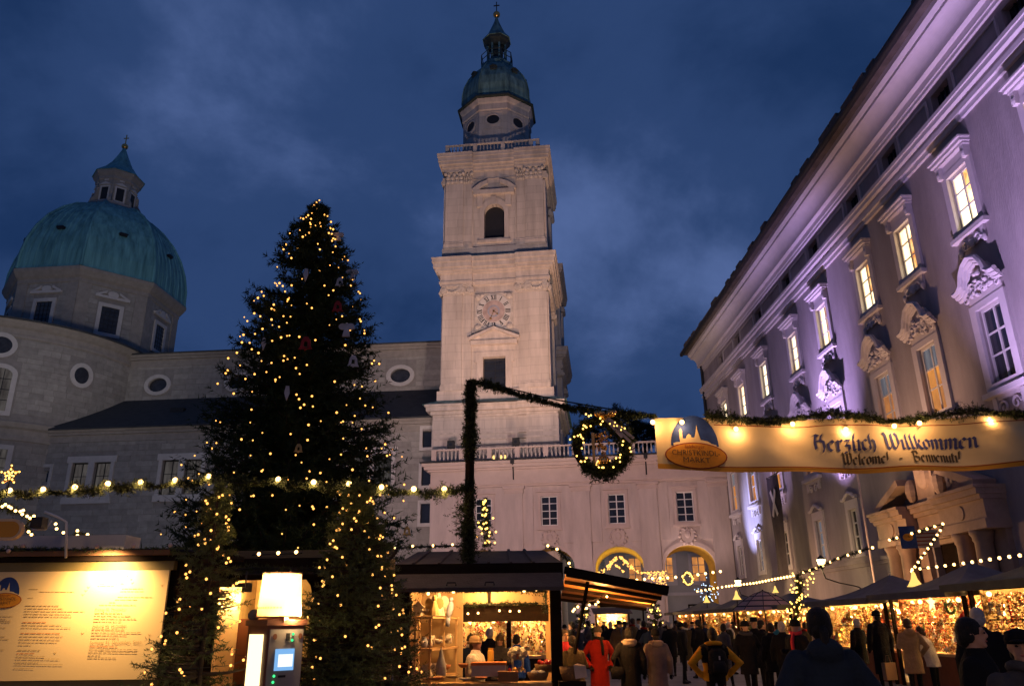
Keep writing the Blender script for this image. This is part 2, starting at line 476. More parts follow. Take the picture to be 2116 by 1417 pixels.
def np_mesh(name, V, F, mats, smooth=False):
    me = bpy.data.meshes.new(name)
    nv, nf, k = len(V), len(F), F.shape[1]
    me.vertices.add(nv); me.vertices.foreach_set('co', np.ascontiguousarray(V, dtype=np.float32).ravel())
    me.loops.add(nf * k); me.loops.foreach_set('vertex_index', np.ascontiguousarray(F, dtype=np.int32).ravel())
    me.polygons.add(nf)
    me.polygons.foreach_set('loop_start', np.arange(0, nf * k, k, dtype=np.int32))
    try:
        me.polygons.foreach_set('loop_total', np.full(nf, k, dtype=np.int32))
    except Exception:
        pass
    for m in (mats if isinstance(mats, (list, tuple)) else [mats]):
        me.materials.append(m)
    me.update(calc_edges=True); me.validate()
    return me
def needles(P0, D, L, n, nl, nw, spread=0.75, fwd=0.55):
    """n needle triangles along each of K twigs (P0, unit D, length L)"""
    P0 = np.asarray(P0, float); D = np.asarray(D, float); K = len(P0)
    L = np.broadcast_to(np.asarray(L, float), (K,))
    D = D / (np.linalg.norm(D, axis=1, keepdims=True) + 1e-9)
    t = NP.uniform(0.0, 1.0, (K, n))
    base = P0[:, None, :] + D[:, None, :] * (t * L[:, None])[..., None]
    rv = NP.normal(size=(K, n, 3))
    rv -= D[:, None, :] * np.sum(rv * D[:, None, :], axis=2, keepdims=True)
    rv /= np.linalg.norm(rv, axis=2, keepdims=True) + 1e-9
    nd = rv * spread + D[:, None, :] * fwd
    nd /= np.linalg.norm(nd, axis=2, keepdims=True)
    sd = np.cross(nd, NP.normal(size=(K, n, 3)))
    sd /= np.linalg.norm(sd, axis=2, keepdims=True) + 1e-9
    ln = nl * NP.uniform(0.7, 1.2, (K, n, 1))
    a = base - sd * nw * 0.5; b = base + sd * nw * 0.5; c = base + nd * ln
    V = np.stack([a, b, c], axis=2).reshape(-1, 3)
    F = np.arange(len(V)).reshape(-1, 3)
    return V, F
def twig_sticks(P0, D, L, r):
    P0 = np.asarray(P0, float); D = np.asarray(D, float)
    D = D / (np.linalg.norm(D, axis=1, keepdims=True) + 1e-9)
    K = len(P0); L = np.broadcast_to(np.asarray(L, float), (K,))
    s1 = np.cross(D, [0.3, 0.2, 0.9]); s1 /= np.linalg.norm(s1, axis=1, keepdims=True) + 1e-9
    s2 = np.cross(D, s1)
    tip = P0 + D * L[:, None]
    vs = [P0 + (s1 * math.cos(a) + s2 * math.sin(a)) * r for a in (0, 2.1, 4.2)] + [tip]
    V = np.stack(vs, axis=1).reshape(-1, 3)
    F = (np.arange(K)[:, None, None] * 4 + np.array([[0, 1, 3], [1, 2, 3], [2, 0, 3]])[None]).reshape(-1, 3)
    return V, F
def merge(parts):
    Vs, Fs, o = [], [], 0
    for V, F in parts:
        Vs.append(V); Fs.append(F + o); o += len(V)
    return np.concatenate(Vs), np.concatenate(Fs)
# ================================================================== STRUCTURE
g = MB()
g.add([(-400, -120, 0), (400, -120, 0), (400, 700, 0), (-400, 700, 0)], [(0, 1, 2, 3)])
tag(g.build('ground', M['ground']), kind='structure')

def ashlar(name, s0, s1, z0, z1, holes, mapf, m, parent, rowh=0.66, wmin=0.9, wmax=2.0, proud=0.05):
    V = []; F = []; T = []
    z = z0; rr = random.Random(len(name) * 7 + int(s0 * 3))
    while z < z1 - 0.1:
        h = min(rowh * rr.uniform(0.85, 1.15), z1 - z)
        spans = [(s0, s1)]
        for (a, b, c, d) in holes:
            if d > z and c < z + h:
                ns = []
                for p, q in spans:
                    if b <= p or a >= q: ns.append((p, q)); continue
                    if a > p: ns.append((p, a))
                    if b < q: ns.append((b, q))
                spans = ns
        for p, q in spans:
            x = p
            while x < q - 0.05:
                wd = rr.uniform(wmin, wmax)
                if x + wd > q - 0.5: wd = q - x
                d = -proud * rr.uniform(0.5, 1.3); gp = 0.018
                xa, xb, za_, zb = x + gp, x + wd - gp, z + gp, z + h - gp
                b0 = len(V)
                for yy in (0.02, d):
                    V += [mapf(xa, za_, yy), mapf(xb, za_, yy), mapf(xb, zb, yy), mapf(xa, zb, yy)]
                F += [(b0 + 4, b0 + 5, b0 + 6, b0 + 7), (b0, b0 + 1, b0 + 5, b0 + 4), (b0 + 1, b0 + 2, b0 + 6, b0 + 5), (b0 + 2, b0 + 3, b0 + 7, b0 + 6), (b0 + 3, b0, b0 + 4, b0 + 7)]
                T += [rr.random() ** 1.5] * 5
                x += wd
        z += h
    me = bpy.data.meshes.new(name)
    me.from_pydata(V, [], F); me.materials.append(m)
    at = me.attributes.new('tint', 'FLOAT', 'FACE'); at.data.foreach_set('value', T)
    me.update()
    o = link(name, me, parent)
    o['kind'] = 'stuff'
    return o

BAL = MB().lathe([(0.07, 0), (0.07, 0.06), (0.05, 0.08), (0.10, 0.28), (0.085, 0.42), (0.04, 0.62), (0.05, 0.72), (0.075, 0.76), (0.075, 0.82)], 8).mesh('baluster', M['marble_trim'], True)
def balustrade(root, x0, x1, y, z, pitch=0.42, postevery=6, along='x', h=1.0, m=None, name='balustrade', thick=0.3):
    """rail, base and posts with single balusters as pieces"""
    m = m or M['marble_trim']
    mb = MB()
    n = max(1, int(abs(x1 - x0) / pitch))
    def bx(a, b, c, d, z0_, z1_):
        if along == 'x': mb.box(a, b, c, d, z0_, z1_)
        else: mb.box(c, d, a, b, z0_, z1_)
    t = thick / 2
    bx(x0, x1, y - t, y + t, z, z + 0.10 * h)
    bx(x0, x1, y - t * 1.1, y + t * 1.1, z + 0.90 * h, z + h)
    posts = []
    for i in range(0, n + 1, postevery):
        xx = x0 + (x1 - x0) * i / n
        posts.append(i)
        bx(xx - 0.24, xx + 0.24, y - t * 1.25, y + t * 1.25, z + 0.02, z + h * 0.99)
    o = mb.build(name, m, root)
    for i in range(n):
        xx = x0 + (x1 - x0) * (i + 0.5) / n
        if any(abs(i + 0.5 - p) < 0.75 for p in posts): continue
        l = (xx, y, z + 0.09 * h) if along == 'x' else (y, xx, z + 0.09 * h)
        link('baluster', BAL, o, l, scale=(1, 1, h))
    return o

def window(root, cx, z0, wd, ht, y, cols=2, rows=(0.33, 0.66), pane=None, frame=None, bar=0.07, name='window', depth=0.10):
    """casement: frame + glazing bars as one mesh, each pane a piece of its own"""
    frame = frame or M['win_white']; pane = pane or M['glass_dark']
    mb = MB()
    x0, x1, z1 = cx - wd / 2, cx + wd / 2, z0 + ht
    f = bar * 1.3
    mb.box(x0, x0 + f, y - depth, y, z0, z1); mb.box(x1 - f, x1, y - depth, y, z0, z1)
    mb.box(x0 + f, x1 - f, y - depth, y, z0, z0 + f); mb.box(x0 + f, x1 - f, y - depth, y, z1 - f, z1)
    xs = [x0 + f] + [x0 + wd * i / cols for i in range(1, cols)] + [x1 - f]
    zs = [z0 + f] + [z0 + ht * r for r in rows] + [z1 - f]
    for i, x in enumerate(xs[1:-1]): mb.box(x - bar * 0.7, x + bar * 0.7, y - depth * 0.9, y - 0.003, z0 + f, z1 - f)
    for z in zs[1:-1]: mb.box(x0 + f, x1 - f, y - depth * 0.82, y - 0.006, z - bar / 2, z + bar / 2)
    o = mb.build(name, frame, root)
    for i in range(len(xs) - 1):
        for j in range(len(zs) - 1):
            MB().box(xs[i], xs[i + 1], y - 0.03, y - 0.012, zs[j], zs[j + 1]).build('pane', pane if not callable(pane) else pane(i, j), o)
    return o

# ------------------------------------------------------------------ cathedral (church body with dome)
CH = Frame((-8, 82, 0), -5)
church = empty('cathedral', CH.o, CH.a, 'long grey stone cathedral with green copper dome on the left', 'church')
awx = [-38.6, -28.2, -17.8, -7.2]
holes = []; hb = []
for c in awx:
    for d in (-1.3, 1.3):
        holes.append(rect(c + d - 0.95, c + d + 0.95, 15.1, 18.9))
    hb.append((c - 2.65, c + 2.65, 14.4, 19.6))
small = []
for px, py in ((888, 905), (890, 983), (888, 1060)):
    sx, sz = CH.loc(px, py); sx = min(sx, -1.2)
    small.append((sx, sz)); holes.append(rect(sx - 0.55, sx + 0.55, sz - 1.1, sz + 1.1)); hb.append((sx - 0.8, sx + 0.8, sz - 1.35, sz + 1.35))
sx, sz = CH.loc(93, 984); small.append((sx, sz)); holes.append(rect(sx - 0.35, sx + 0.35, sz - 0.6, sz + 0.6)); hb.append((sx - 0.6, sx + 0.6, sz - 0.85, sz + 0.85))
MB().panel(rect(-47, 1.5, 0, 22.6), holes, 0, 0.7).build('aisle_wall', M['church_wall'], church)
fl = lambda s, z, d: (s, d, z)
ashlar('aisle_stone_blocks', -45.0, 1.4, 6.0, 21.2, hb, fl, M['conglomerate'], church)
for c in awx:
    o = MB()
    o.box(c - 2.65, c - 2.25, -0.16, 0.1, 14.6, 19.3); o.box(c + 2.25, c + 2.65, -0.16, 0.1, 14.6, 19.3)
    o.box(c - 0.35, c + 0.35, -0.16, 0.1, 15.1, 18.9)
    o.box(c - 2.85, c + 2.85, -0.18, 0.1, 18.9, 19.6); o.box(c - 2.8, c + 2.8, -0.2, 0.1, 14.4, 15.1)
    so = o.build('window_surround', M['church_trim'], church)
    for d in (-1.3, 1.3):
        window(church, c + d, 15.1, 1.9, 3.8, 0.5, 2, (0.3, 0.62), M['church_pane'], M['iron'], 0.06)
for sx, sz in small:
    o = MB(); ring_xz(o, rect(sx - 0.5, sx + 0.5, sz - 1.0, sz + 1.0), rect(sx - 0.8, sx + 0.8, sz - 1.35, sz + 1.35), -0.14, 0.1)
    o.build('window_surround', M['church_trim'], church)
    MB().box(sx - 0.55, sx + 0.55, 0.3, 0.34, sz - 1.1, sz + 1.1).build('pane', M['glass_dark'], church)
c_ = MB()
for i, (z0, z1, d) in enumerate(((21.2, 21.5, 0.12), (21.5, 22.0, 0.06), (22.0, 22.3, 0.3), (22.3, 22.62, 0.5))):
    c_.box(-45.2, 1.4, -d, 0.2, z0, z1)
c_.build('aisle_cornice', M['church_cornice'], church)
MB().add([(-44, -0.75, 22.68), (1.4, -0.75, 22.68), (1.4, 8.1, 28.3), (-44, 8.1, 28.3), (-44, -0.75, 22.5), (1.4, -0.75, 22.5)], [(0, 1, 2, 3), (4, 5, 1, 0)]).build('aisle_roof', M['slate'], church)
for x in (-31.5, -21, -15.0, -10.5):
    MB().box(x - 0.8, x + 0.8, 3.2, 3.9, 25.2, 25.75).build('roof_hatch', M['iron'], church)
ovx = [-37.0, -26.7, -16.4, -6.3]
nh = [oval(c, 30.1, 1.25, 0.92) for c in ovx]
MB().panel(rect(-46, 2, 26, 34), nh, 8, 8.6).build('nave_wall', M['church_wall'], church)
ashlar('nave_stone_blocks', -43, 2, 28.0, 32.6, [(c - 1.9, c + 1.9, 28.7, 31.5) for c in ovx], lambda s, z, d: (s, 8 + d, z), M['conglomerate'], church)
for c in ovx:
    o = MB(); ring_xz(o, oval(c, 30.1, 1.22, 0.9), oval(c, 30.1, 1.75, 1.36), 7.8, 8.1)
    o.build('oval_surround', M['church_trim'], church)
    MB().prism(oval(c, 30.1, 1.25, 0.92), 8.3, 8.35).build('oval_pane', M['leaded'], church)
c_ = MB()
for z0, z1, d in ((32.5, 32.8, 0.12), (32.8, 33.4, 0.06), (33.4, 33.7, 0.35), (33.7, 34.1, 0.6)):
    c_.box(-46, 2, 8 - d, 8.3, z0, z1)
c_.build('nave_cornice', M['church_cornice'], church)
MB().add([(-50, 7.2, 34.15), (2.2, 7.2, 34.15), (2.2, 20, 38.5), (-50, 20, 38.5), (-50, 7.2, 33.95), (2.2, 7.2, 33.95)], [(0, 1, 2, 3), (4, 5, 1, 0)]).build('nave_roof', M['slate'], church)
# rounded transept end on the far left
AC, AR = (-57.0, 9.5), 16.0
def apse_xy(a, r): return AC[0] + r * math.cos(a), AC[1] + r * math.sin(a)
def apse_hit(px, py):
    d = ray(px, py); c = Vector((0, 0, EYE))
    lo = Vector((d.dot(CH.u), d.dot(CH.b), d.z)); q = c - CH.o
    p0 = Vector((q.dot(CH.u) - AC[0], q.dot(CH.b) - AC[1]))
    A_ = lo.x ** 2 + lo.y ** 2; B_ = 2 * (p0.x * lo.x + p0.y * lo.y); C_ = p0.length_squared - AR ** 2
    t = (-B_ - math.sqrt(max(0, B_ * B_ - 4 * A_ * C_))) / (2 * A_)
    return math.atan2(p0.y + lo.y * t, p0.x + lo.x * t), EYE + d.z * t
A0, A1 = rad(-165), rad(8)
def band(z0, z1, r, m, name):
    mb = MB(); n = 64
    prof = [(r[0], z0), (r[1], z1)]
    vs = []
    for i in range(n + 1):
        a = A0 + (A1 - A0) * i / n
        for rr, z in prof: vs.append((*apse_xy(a, rr), z))
    mb.add(vs, [(2 * i, 2 * i + 2, 2 * i + 3, 2 * i + 1) for i in range(n)])
    return mb.build(name, m, church)
def apse_bands(name, prof, m):
    mb = MB(); n = 64; k = len(prof); vs = []
    for i in range(n + 1):
        a = A0 + (A1 - A0) * i / n
        for rr, z in prof: vs.append((*apse_xy(a, rr), z))
    fs = [(i * k + j, (i + 1) * k + j, (i + 1) * k + j + 1, i * k + j + 1) for i in range(n) for j in range(k - 1)]
    mb.add(vs, fs)
    return mb.build(name, m, church)
apse_bands('apse_wall', [(AR, 0), (AR, 34.5)], M['church_wall'])
apse_bands('apse_cornice', [(AR, 32.6), (AR + .15, 32.7), (AR + .15, 33.0), (AR + .1, 33.1), (AR + .1, 33.7), (AR + .4, 33.9), (AR + .75, 34.3), (AR + .8, 34.6)], M['church_cornice'])
apse_bands('apse_string_course', [(AR, 21.0), (AR + .15, 21.1), (AR + .15, 21.5), (AR + .1, 21.6), (AR + .1, 22.3), (AR + .4, 22.5), (AR + .55, 22.9), (AR + .55, 23.05), (AR, 23.2)], M['church_cornice'])
apse_bands('apse_roof', [(AR + .95, 34.5), (AR + .95, 34.75), (8.0, 36.3), (1.0, 37)], M['slate'])
ahl = []
def apse_map(s, z, d):
    a = s / AR; x, y = apse_xy(a, AR - d); return (x, y, z)
aw = []
for px, py, rx, rz, kind in ((168, 776, 0.85, 1.0, 'oval'), (1, 713, 1.15, 1.0, 'oval'), (-6, 803, 1.15, 2.4, 'arch'), (-12, 965, 0.9, 2.0, 'rect'), (1, 900, 0, 0, None)):
    if kind is None: continue
    a, z = apse_hit(px, py); aw.append((a * AR, z, rx, rz, kind)); ahl.append((a * AR - rx - 0.7, a * AR + rx + 0.7, z - rz - 0.6, z + rz + 0.6))
ashlar('apse_stone_blocks', rad(-70) * AR, rad(4) * AR, 8, 32.6, ahl + [(rad(-70) * AR, rad(6) * AR, 20.9, 23.3)], apse_map, M['conglomerate'], church)
for s, z, rx, rz, kind in aw:
    def loop(k):
        if kind == 'oval': return oval(s, z, rx + k, rz + k, 24)
        if kind == 'arch': return arch(s - rx - k, s + rx + k, z - rz - k, z + rz * 0.72, 16, rz * 0.28 + k)
        return rect(s - rx - k, s + rx + k, z - rz - k, z + rz + k)
    o = MB(); ring_xz(o, loop(0), loop(0.5), -0.16, 0.05)
    o.v = [apse_map(x, zz_, y) for x, y, zz_ in o.v]
    o.build('window_surround', M['church_trim'], church)
    lp = loop(0.02)
    o = MB(); o.add([apse_map(x, zz_, -0.06) for x, zz_ in lp], [list(range(len(lp)))])
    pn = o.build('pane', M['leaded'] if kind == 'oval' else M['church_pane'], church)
    if kind != 'oval':
        o = MB()
        for k in (-0.33, 0.33): o.box(s + rx * k - 0.04, s + rx * k + 0.04, -0.12, -0.07, z - rz, z + rz * 0.95)
        for k in (-0.5, 0.0, 0.5): o.box(s - rx, s + rx, -0.115, -0.075, z + rz * k - 0.04, z + rz * k + 0.04)
        o.v = [apse_map(x, zz_, y) for x, y, zz_ in o.v]
        o.build('glazing_bar', M['iron'], church)
# downpipes
dp = MB(); dp.tube([(-44.9, -0.35, 22.3), (-44.9, -0.35, 21.5), (-44.75, -0.25, 20.8), (-44.75, -0.25, 4)], 0.13, 8); dp.box(-45.15, -44.65, -0.6, -0.1, 21.6, 22.4)
dp.build('downpipe', M['copper_dark'], church)
dp = MB(); dp.tube([(-41.2, 7.6, 33.3), (-41.2, 7.7, 27.5)], 0.11, 8); dp.build('downpipe', M['iron'], church)
# drum and dome
DC = (-55.5, 20.0); OA = rad(22.5)
def octo(mb, prof, m=0): mb.lathe(prof, 8, (DC[0], DC[1], 0), m, OA)
o = MB(); octo(o, [(11.3, 33), (11.3, 46.6)]); o.build('drum_wall', M['church_wall'], church)
def face_frame(k, r): # k-th octagon face: centre and local axes
    a = rad(-90 + 45 * k); c = Vector((DC[0] + r * math.cos(a), DC[1] + r * math.sin(a), 0))
    return c, Vector((-math.sin(a), math.cos(a), 0)), Vector((-math.cos(a), -math.sin(a), 0))
inr = 11.3 * math.cos(OA)
for k in (-2, -1, 0, 1, 2):
    c, ux, by = face_frame(k, inr)
    mp_ = lambda s, z, d, c=c, ux=ux, by=by: tuple(c + ux * s + by * d + Vector((0, 0, z)))
    hw = 11.3 * math.sin(OA)
    ashlar('drum_stone_blocks', -hw + 0.05, hw - 0.05, 34, 46.4, [(-1.75, 1.75, 38.6, 44.9)], mp_, M['conglomerate'], church, 0.7)
    def put(mb, nm, mt):
        mb.v = [mp_(x, z, y) for x, y, z in mb.v]; return mb.build(nm, mt, church)
    o = MB(); ring_xz(o, rect(-1.12, 1.12, 39.2, 42.9), rect(-1.62, 1.62, 38.7, 43.4), -0.18, 0.05)
    o.box(-2.2, 2.2, -0.35, 0.02, 44.1, 44.45)
    for s_ in (-1, 1):
        o.prism([(s_ * 2.2, 44.45), (s_ * 0.8, 45.2), (s_ * 0.8, 44.85), (s_ * 1.6, 44.45)] if s_ > 0 else [(-2.2, 44.45), (-1.6, 44.45), (-0.8, 44.85), (-0.8, 45.2)], -0.32, 0.0)
    o.prism(oval(0, 44.75, 0.7, 0.45, 12), -0.3, 0.0)
    put(o, 'window_surround', M['church_trim'])
    o = MB(); o.box(-1.14, 1.14, -0.02, 0.05, 39.15, 42.95); put(o, 'pane', M['leaded'])
    o = MB()
    for q in (-0.55, 0, 0.55): o.box(q - 0.03, q + 0.03, -0.07, -0.03, 39.2, 42.9)
    for q in range(1, 6): o.box(-1.12, 1.12, -0.065, -0.035, 39.2 + q * 0.62 - 0.03, 39.2 + q * 0.62 + 0.03)
    put(o, 'glazing_bar', M['iron'])
    for s_ in (-1, 1):
        o = MB(); o.box(s_ * 3.6 - 0.75, s_ * 3.6 + 0.75, -0.16, 0.0, 34, 46.4) if abs(s_) else None
        put(o, 'pilaster', M['church_cornice'])
o = MB(); octo(o, [(11.4, 45.6), (11.55, 45.7), (11.55, 46.2), (11.9, 46.5), (12.35, 47.2), (12.4, 47.6), (11.9, 47.8)]); o.build('drum_cornice', M['church_cornice'], church)
DP = [(12.1, 47.75), (12.0, 48.2), (11.95, 50.2), (11.5, 52.6), (10.65, 55.0), (9.3, 57.4), (7.5, 59.5), (5.7, 60.95), (4.3, 61.6)]
o = MB(); octo(o, DP)
dome = o.build('dome', M['copper'], church)
for k in range(8):
    a = OA + k * math.pi / 4
    o = MB(); o.tube([(DC[0] + (r + 0.02) * math.cos(a), DC[1] + (r + 0.02) * math.sin(a), z) for r, z in DP], 0.22, 6)
    o.build('rib', M['copper'], dome)
    # standing seams on each face
    for q in (-0.75, -0.5, -0.25, 0, 0.25, 0.5, 0.75):
        am = a + math.pi / 8; o = MB(); path = []
        for r, z in DP[1:]:
            c = Vector((math.cos(am), math.sin(am))) * (r * math.cos(OA)); t = Vector((-math.sin(am), math.cos(am))) * (r * math.sin(OA) * q)
            path.append((DC[0] + c.x + t.x, DC[1] + c.y + t.y, z + 0.02))
        if k in (3, 4, 5, 6, 7, 2): o.tube(path, 0.07, 4).build('seam', M['copper'], dome)
    am = a + math.pi / 8; c = (DC[0] + 10.2 * math.cos(am), DC[1] + 10.2 * math.sin(am))
    o = MB(); o.box(-0.5, 0.5, -0.35, 0.5, 0, 0.28); o.prism([(-0.6, 0.28), (0.6, 0.28), (0.4, 0.4), (-0.4, 0.4)], -0.42, 0.5)
    o.build('dormer', M['iron'], dome, loc=(c[0], c[1], 53.9), rot=(0, 0, am + math.pi / 2))
lan = MB(); octo(lan, [(4.2, 61.3), (4.1, 62.2), (3.05, 62.3), (2.95, 66.7)]); lan = lan.build('lantern', M['church_cornice'], church)
o = MB(); octo(o, [(3.0, 66.4), (3.2, 66.6), (3.2, 67.0), (3.6, 67.5), (3.7, 67.9), (3.4, 68.0)]); o.build('lantern_cornice', M['church_cornice'], church)
for k in range(8):
    am = rad(-90 + 45 * k); r = 2.98 * math.cos(OA)
    o = MB(); ring_xz(o, rect(-0.55, 0.55, 62.9, 65.1), rect(-0.8, 0.8, 62.65, 65.35), -0.12, 0.02)
    o.prism([(-0.95, 65.5), (0.95, 65.5), (0, 66.0)], -0.25, 0.02)
    o.box(-0.35, 0.35, -0.1, 0.02, 66.25, 66.5)
    o.build('lantern_window_frame', M['church_trim'], lan, loc=(DC[0] + r * math.cos(am), DC[1] + r * math.sin(am), 0), rot=(0, 0, am + math.pi / 2))
    MB().box(-0.56, 0.56, -0.05, 0.02, 62.9, 65.1).build('lantern_pane', M['iron'], lan, loc=(DC[0] + r * math.cos(am), DC[1] + r * math.sin(am), 0), rot=(0, 0, am + math.pi / 2))
    av = OA + k * math.pi / 4
    o = MB(); o.prism([(0, 62.2), (1.0, 62.2), (0.9, 62.9), (0.45, 63.6), (0.35, 65.0), (0, 65.0)], -0.2, 0.2)
    o.build('volute', M['church_cornice'], lan, loc=(DC[0] + 2.95 * math.cos(av), DC[1] + 2.95 * math.sin(av), 0), rot=(0, 0, av))
o = MB(); octo(o, [(3.85, 67.9), (3.75, 68.0), (2.5, 69.2), (1.6, 70.5), (0.9, 72.0), (0.4, 73.2), (0.2, 73.9)]); o.build('spire_roof', M['copper'], church)
def cross_ball(root, c, z, s, mat_=None):
    b = MB(); b.tube([(c[0], c[1], z - 0.6 * s), (c[0], c[1], z + 0.3 * s)], 0.12 * s, 8); b.ball((c[0], c[1], z + 0.6 * s), 0.5 * s, 14, 10); b.build('ball', M['gold'], root, True)
    q = MB(); zc = z + 1.1 * s
    q.box(c[0] - 0.06 * s, c[0] + 0.06 * s, c[1] - 0.06 * s, c[1] + 0.06 * s, zc, zc + 1.7 * s)
    q.box(c[0] - 0.42 * s, c[0] + 0.42 * s, c[1] - 0.055 * s, c[1] + 0.055 * s, zc + 1.0 * s, zc + 1.13 * s)
    q.build('cross', mat_ or M['gold'], root)
cross_ball(church, DC, 73.5, 1.0)

# ------------------------------------------------------------------ cathedral bell tower
T = Frame((-1.85, 80, 0), -6.5)
tower = empty('bell_tower', T.o, T.a, 'tall floodlit stone bell tower with clock and green onion dome', 'tower')
tower.scale = (0.965, 0.92, 1)
TD = 12.2
def ring_box(mb, hx, y0, y1, z0, z1): mb.box(-hx, hx, y0, y1, z0, z1)
def cornice(name, hw, prof, res=True):
    """profile (z0, z1, projection) broken forward over the corner pilasters"""
    mb = MB()
    for i, (z0, z1, d) in enumerate(prof):
        mb.box(-hw - d, hw + d, -d, TD + d, z0, z1)
        if res:
            for s in (-1, 1):
                a, b = sorted((s * 2.55, s * (hw + d + 0.1)))
                mb.box(a, b, -d - 0.3, TD + d + 0.1, z0 + 0.004, z1 - 0.004)
                mb.box(a + 0.001, b - 0.001, -d - 0.16, -d, z0 + 0.008, z1 - 0.008)
    return mb.build(name, M['marble_trim'], tower)
MB().box(-6.6, 6.6, 0, TD, 0, 22.3).build('base_wall', M['marble'], tower)
for s in (-1, 1):
    MB().box(*sorted((s * 3.4, s * 6.9)), -0.35, 3.6, 16, 22.2).build('base_pilaster', M['marble'], tower)
    MB().box(s * 6.6 - 0.32, s * 6.6 + 0.32, 7.5, TD + 0.3, 16, 22.2).build('base_pilaster', M['marble'], tower)
cornice('base_string', 6.6, [(19.75, 19.95, 0.12), (20.35, 20.55, 0.10)])
cornice('base_cornice', 6.6, [(22.2, 22.45, 0.15), (22.45, 22.8, 0.4), (22.8, 23.25, 0.8), (23.25, 23.5, 0.95)])
o = MB(); o.add([(-7.9, -1.3, 23.5), (7.9, -1.3, 23.5), (7.9, TD + 1.3, 23.5), (-7.9, TD + 1.3, 23.5), (-6.4, -0.3, 24.1), (6.4, -0.3, 24.1), (6.4, TD + .3, 24.1), (-6.4, TD + .3, 24.1)], [(0, 1, 5, 4), (1, 2, 6, 5), (2, 3, 7, 6), (3, 0, 4, 7)])
o.build('lead_flashing', M['copper_dark'], tower)
MB().box(-6.5, 6.5, -0.35, TD + 0.35, 23.6, 25.1).build('plinth', M['marble'], tower)
# storey with the clock
MB().panel(rect(-5.9, 5.9, 25.0, 39), [rect(-1.35, 1.2, 25.0 + 0.1, 28.8)], 0, 0.8).build('clock_storey_front', M['marble'], tower)
sd = MB(); sd.box(-5.9, 5.9, 0.82, TD, 25, 39); sd.build('clock_storey_wall', M['marble'], tower)
MB().box(-1.5, 1.35, 0.6, 0.7, 25, 28.9).build('window_shutter', M['glass_dark'], tower)
sh = MB()
for k in range(1, 5): sh.box(-1.5, 1.35, 0.56, 0.6, 25 + k * 0.8, 25.04 + k * 0.8)
sh.box(-0.1, -0.04, 0.55, 0.6, 25, 28.9); sh.build('shutter_bar', M['iron'], tower)
def pilasters(z0, z1, hw, cap):
    for s in (-1, 1):
        for a, b, d in ((3.75, hw + 0.12, 0.38), (2.7, 3.752, 0.2)):
            MB().box(*sorted((s * a, s * b)), -d, 0.05, z0, z1).build('pilaster', M['marble'], tower)
            for zz0, zz1, e in ((z0 - 0.002, z0 + 0.5, 0.14), (z0 + 0.5, z0 + 0.75, 0.07)):
                MB().box(*sorted((s * (a - e * 0.5), s * (b + e))), -d - e, 0.04, zz0, zz1).build('pilaster_base', M['marble_trim'], tower)
            # capital: volutes, leaf lumps and abacus
            cb = MB()
            x0, x1 = sorted((s * a, s * b)); wd = x1 - x0
            if cap == 'ionic':
                for q in (0.06, 0.94):
                    cx = x0 + wd * q; cb.tube([(cx, -d - 0.3, z1 + 0.55), (cx, 0.0, z1 + 0.55)], 0.42, 12)
                    cb.tube([(cx, -d - 0.38, z1 + 0.55), (cx, -d - 0.2, z1 + 0.55)], 0.2, 10)
                nsw = 5
                for i in range(nsw):
                    t = (i + 0.5) / nsw; cb.ball((x0 + wd * (0.15 + 0.7 * t), -d - 0.12, z1 + 0.62 - 0.28 * math.sin(math.pi * t)), (wd * 0.09, 0.2, 0.2), 7, 5)
                cb.box(x0 - 0.1, x1 + 0.1, -d - 0.3, 0.03, z1 + 0.95, z1 + 1.15)
                cb.box(x0 + 0.02, x1 - 0.02, -d - 0.1, 0.03, z1, z1 + 0.95)
            else:
                for row, zz in ((0, 0.3), (1, 0.75), (2, 1.15)):
                    nn = 4 if row < 2 else 3
                    for i in range(nn):
                        t = (i + 0.5) / nn; cb.ball((x0 + wd * t, -d - 0.08 - 0.08 * row, z1 + zz), (wd * 0.11, 0.17, 0.26), 7, 5)
                for q in (0.0, 1.0):
                    cb.ball((x0 + wd * q, -d - 0.2, z1 + 1.3), (0.22, 0.25, 0.25), 8, 6)
                cb.box(x0 - 0.12, x1 + 0.12, -d - 0.25, 0.03, z1 + 1.5, z1 + 1.7)
                cb.box(x0, x1, -d - 0.03, 0.03, z1, z1 + 1.5)
            cb.build('capital', M['carved'], tower)
            # matching pilasters on the right-hand side wall
        for a, b in ((0.0, 2.4), (TD - 2.4, TD)):
            xw = s * 5.9
            MB().box(*sorted((xw - s * 0.05, xw + s * 0.3)), a, b, z0, z1).build('side_pilaster', M['marble'], tower)
            cb = MB(); cb.box(*sorted((xw, xw + s * 0.5)), a - 0.1, b + 0.1, z1 + 0.2, z1 + 1.1); cb.tube([(xw + s * 0.35, a, z1 + .5), (xw + s * 0.35, b, z1 + .5)], 0.36, 8)
            cb.build('side_capital', M['carved'], tower)
pilasters(25.1, 36.15, 5.9, 'ionic')
cornice('clock_storey_cornice', 5.95, [(37.32, 37.55, 0.3), (37.55, 37.8, 0.4), (37.8, 38.7, 0.28), (38.7, 38.95, 0.5), (38.95, 39.3, 0.8), (39.3, 39.9, 1.0), (39.9, 40.35, 1.15), (40.35, 40.5, 1.22)])
MB().box(-7.0, 7.0, -1.1, TD + 1.1, 40.5, 40.62).build('cornice_flashing', M['copper_dark'], tower)
MB().box(-6.25, 6.25, -0.3, TD + 0.3, 40.62, 42.0).build('plinth', M['marble'], tower)
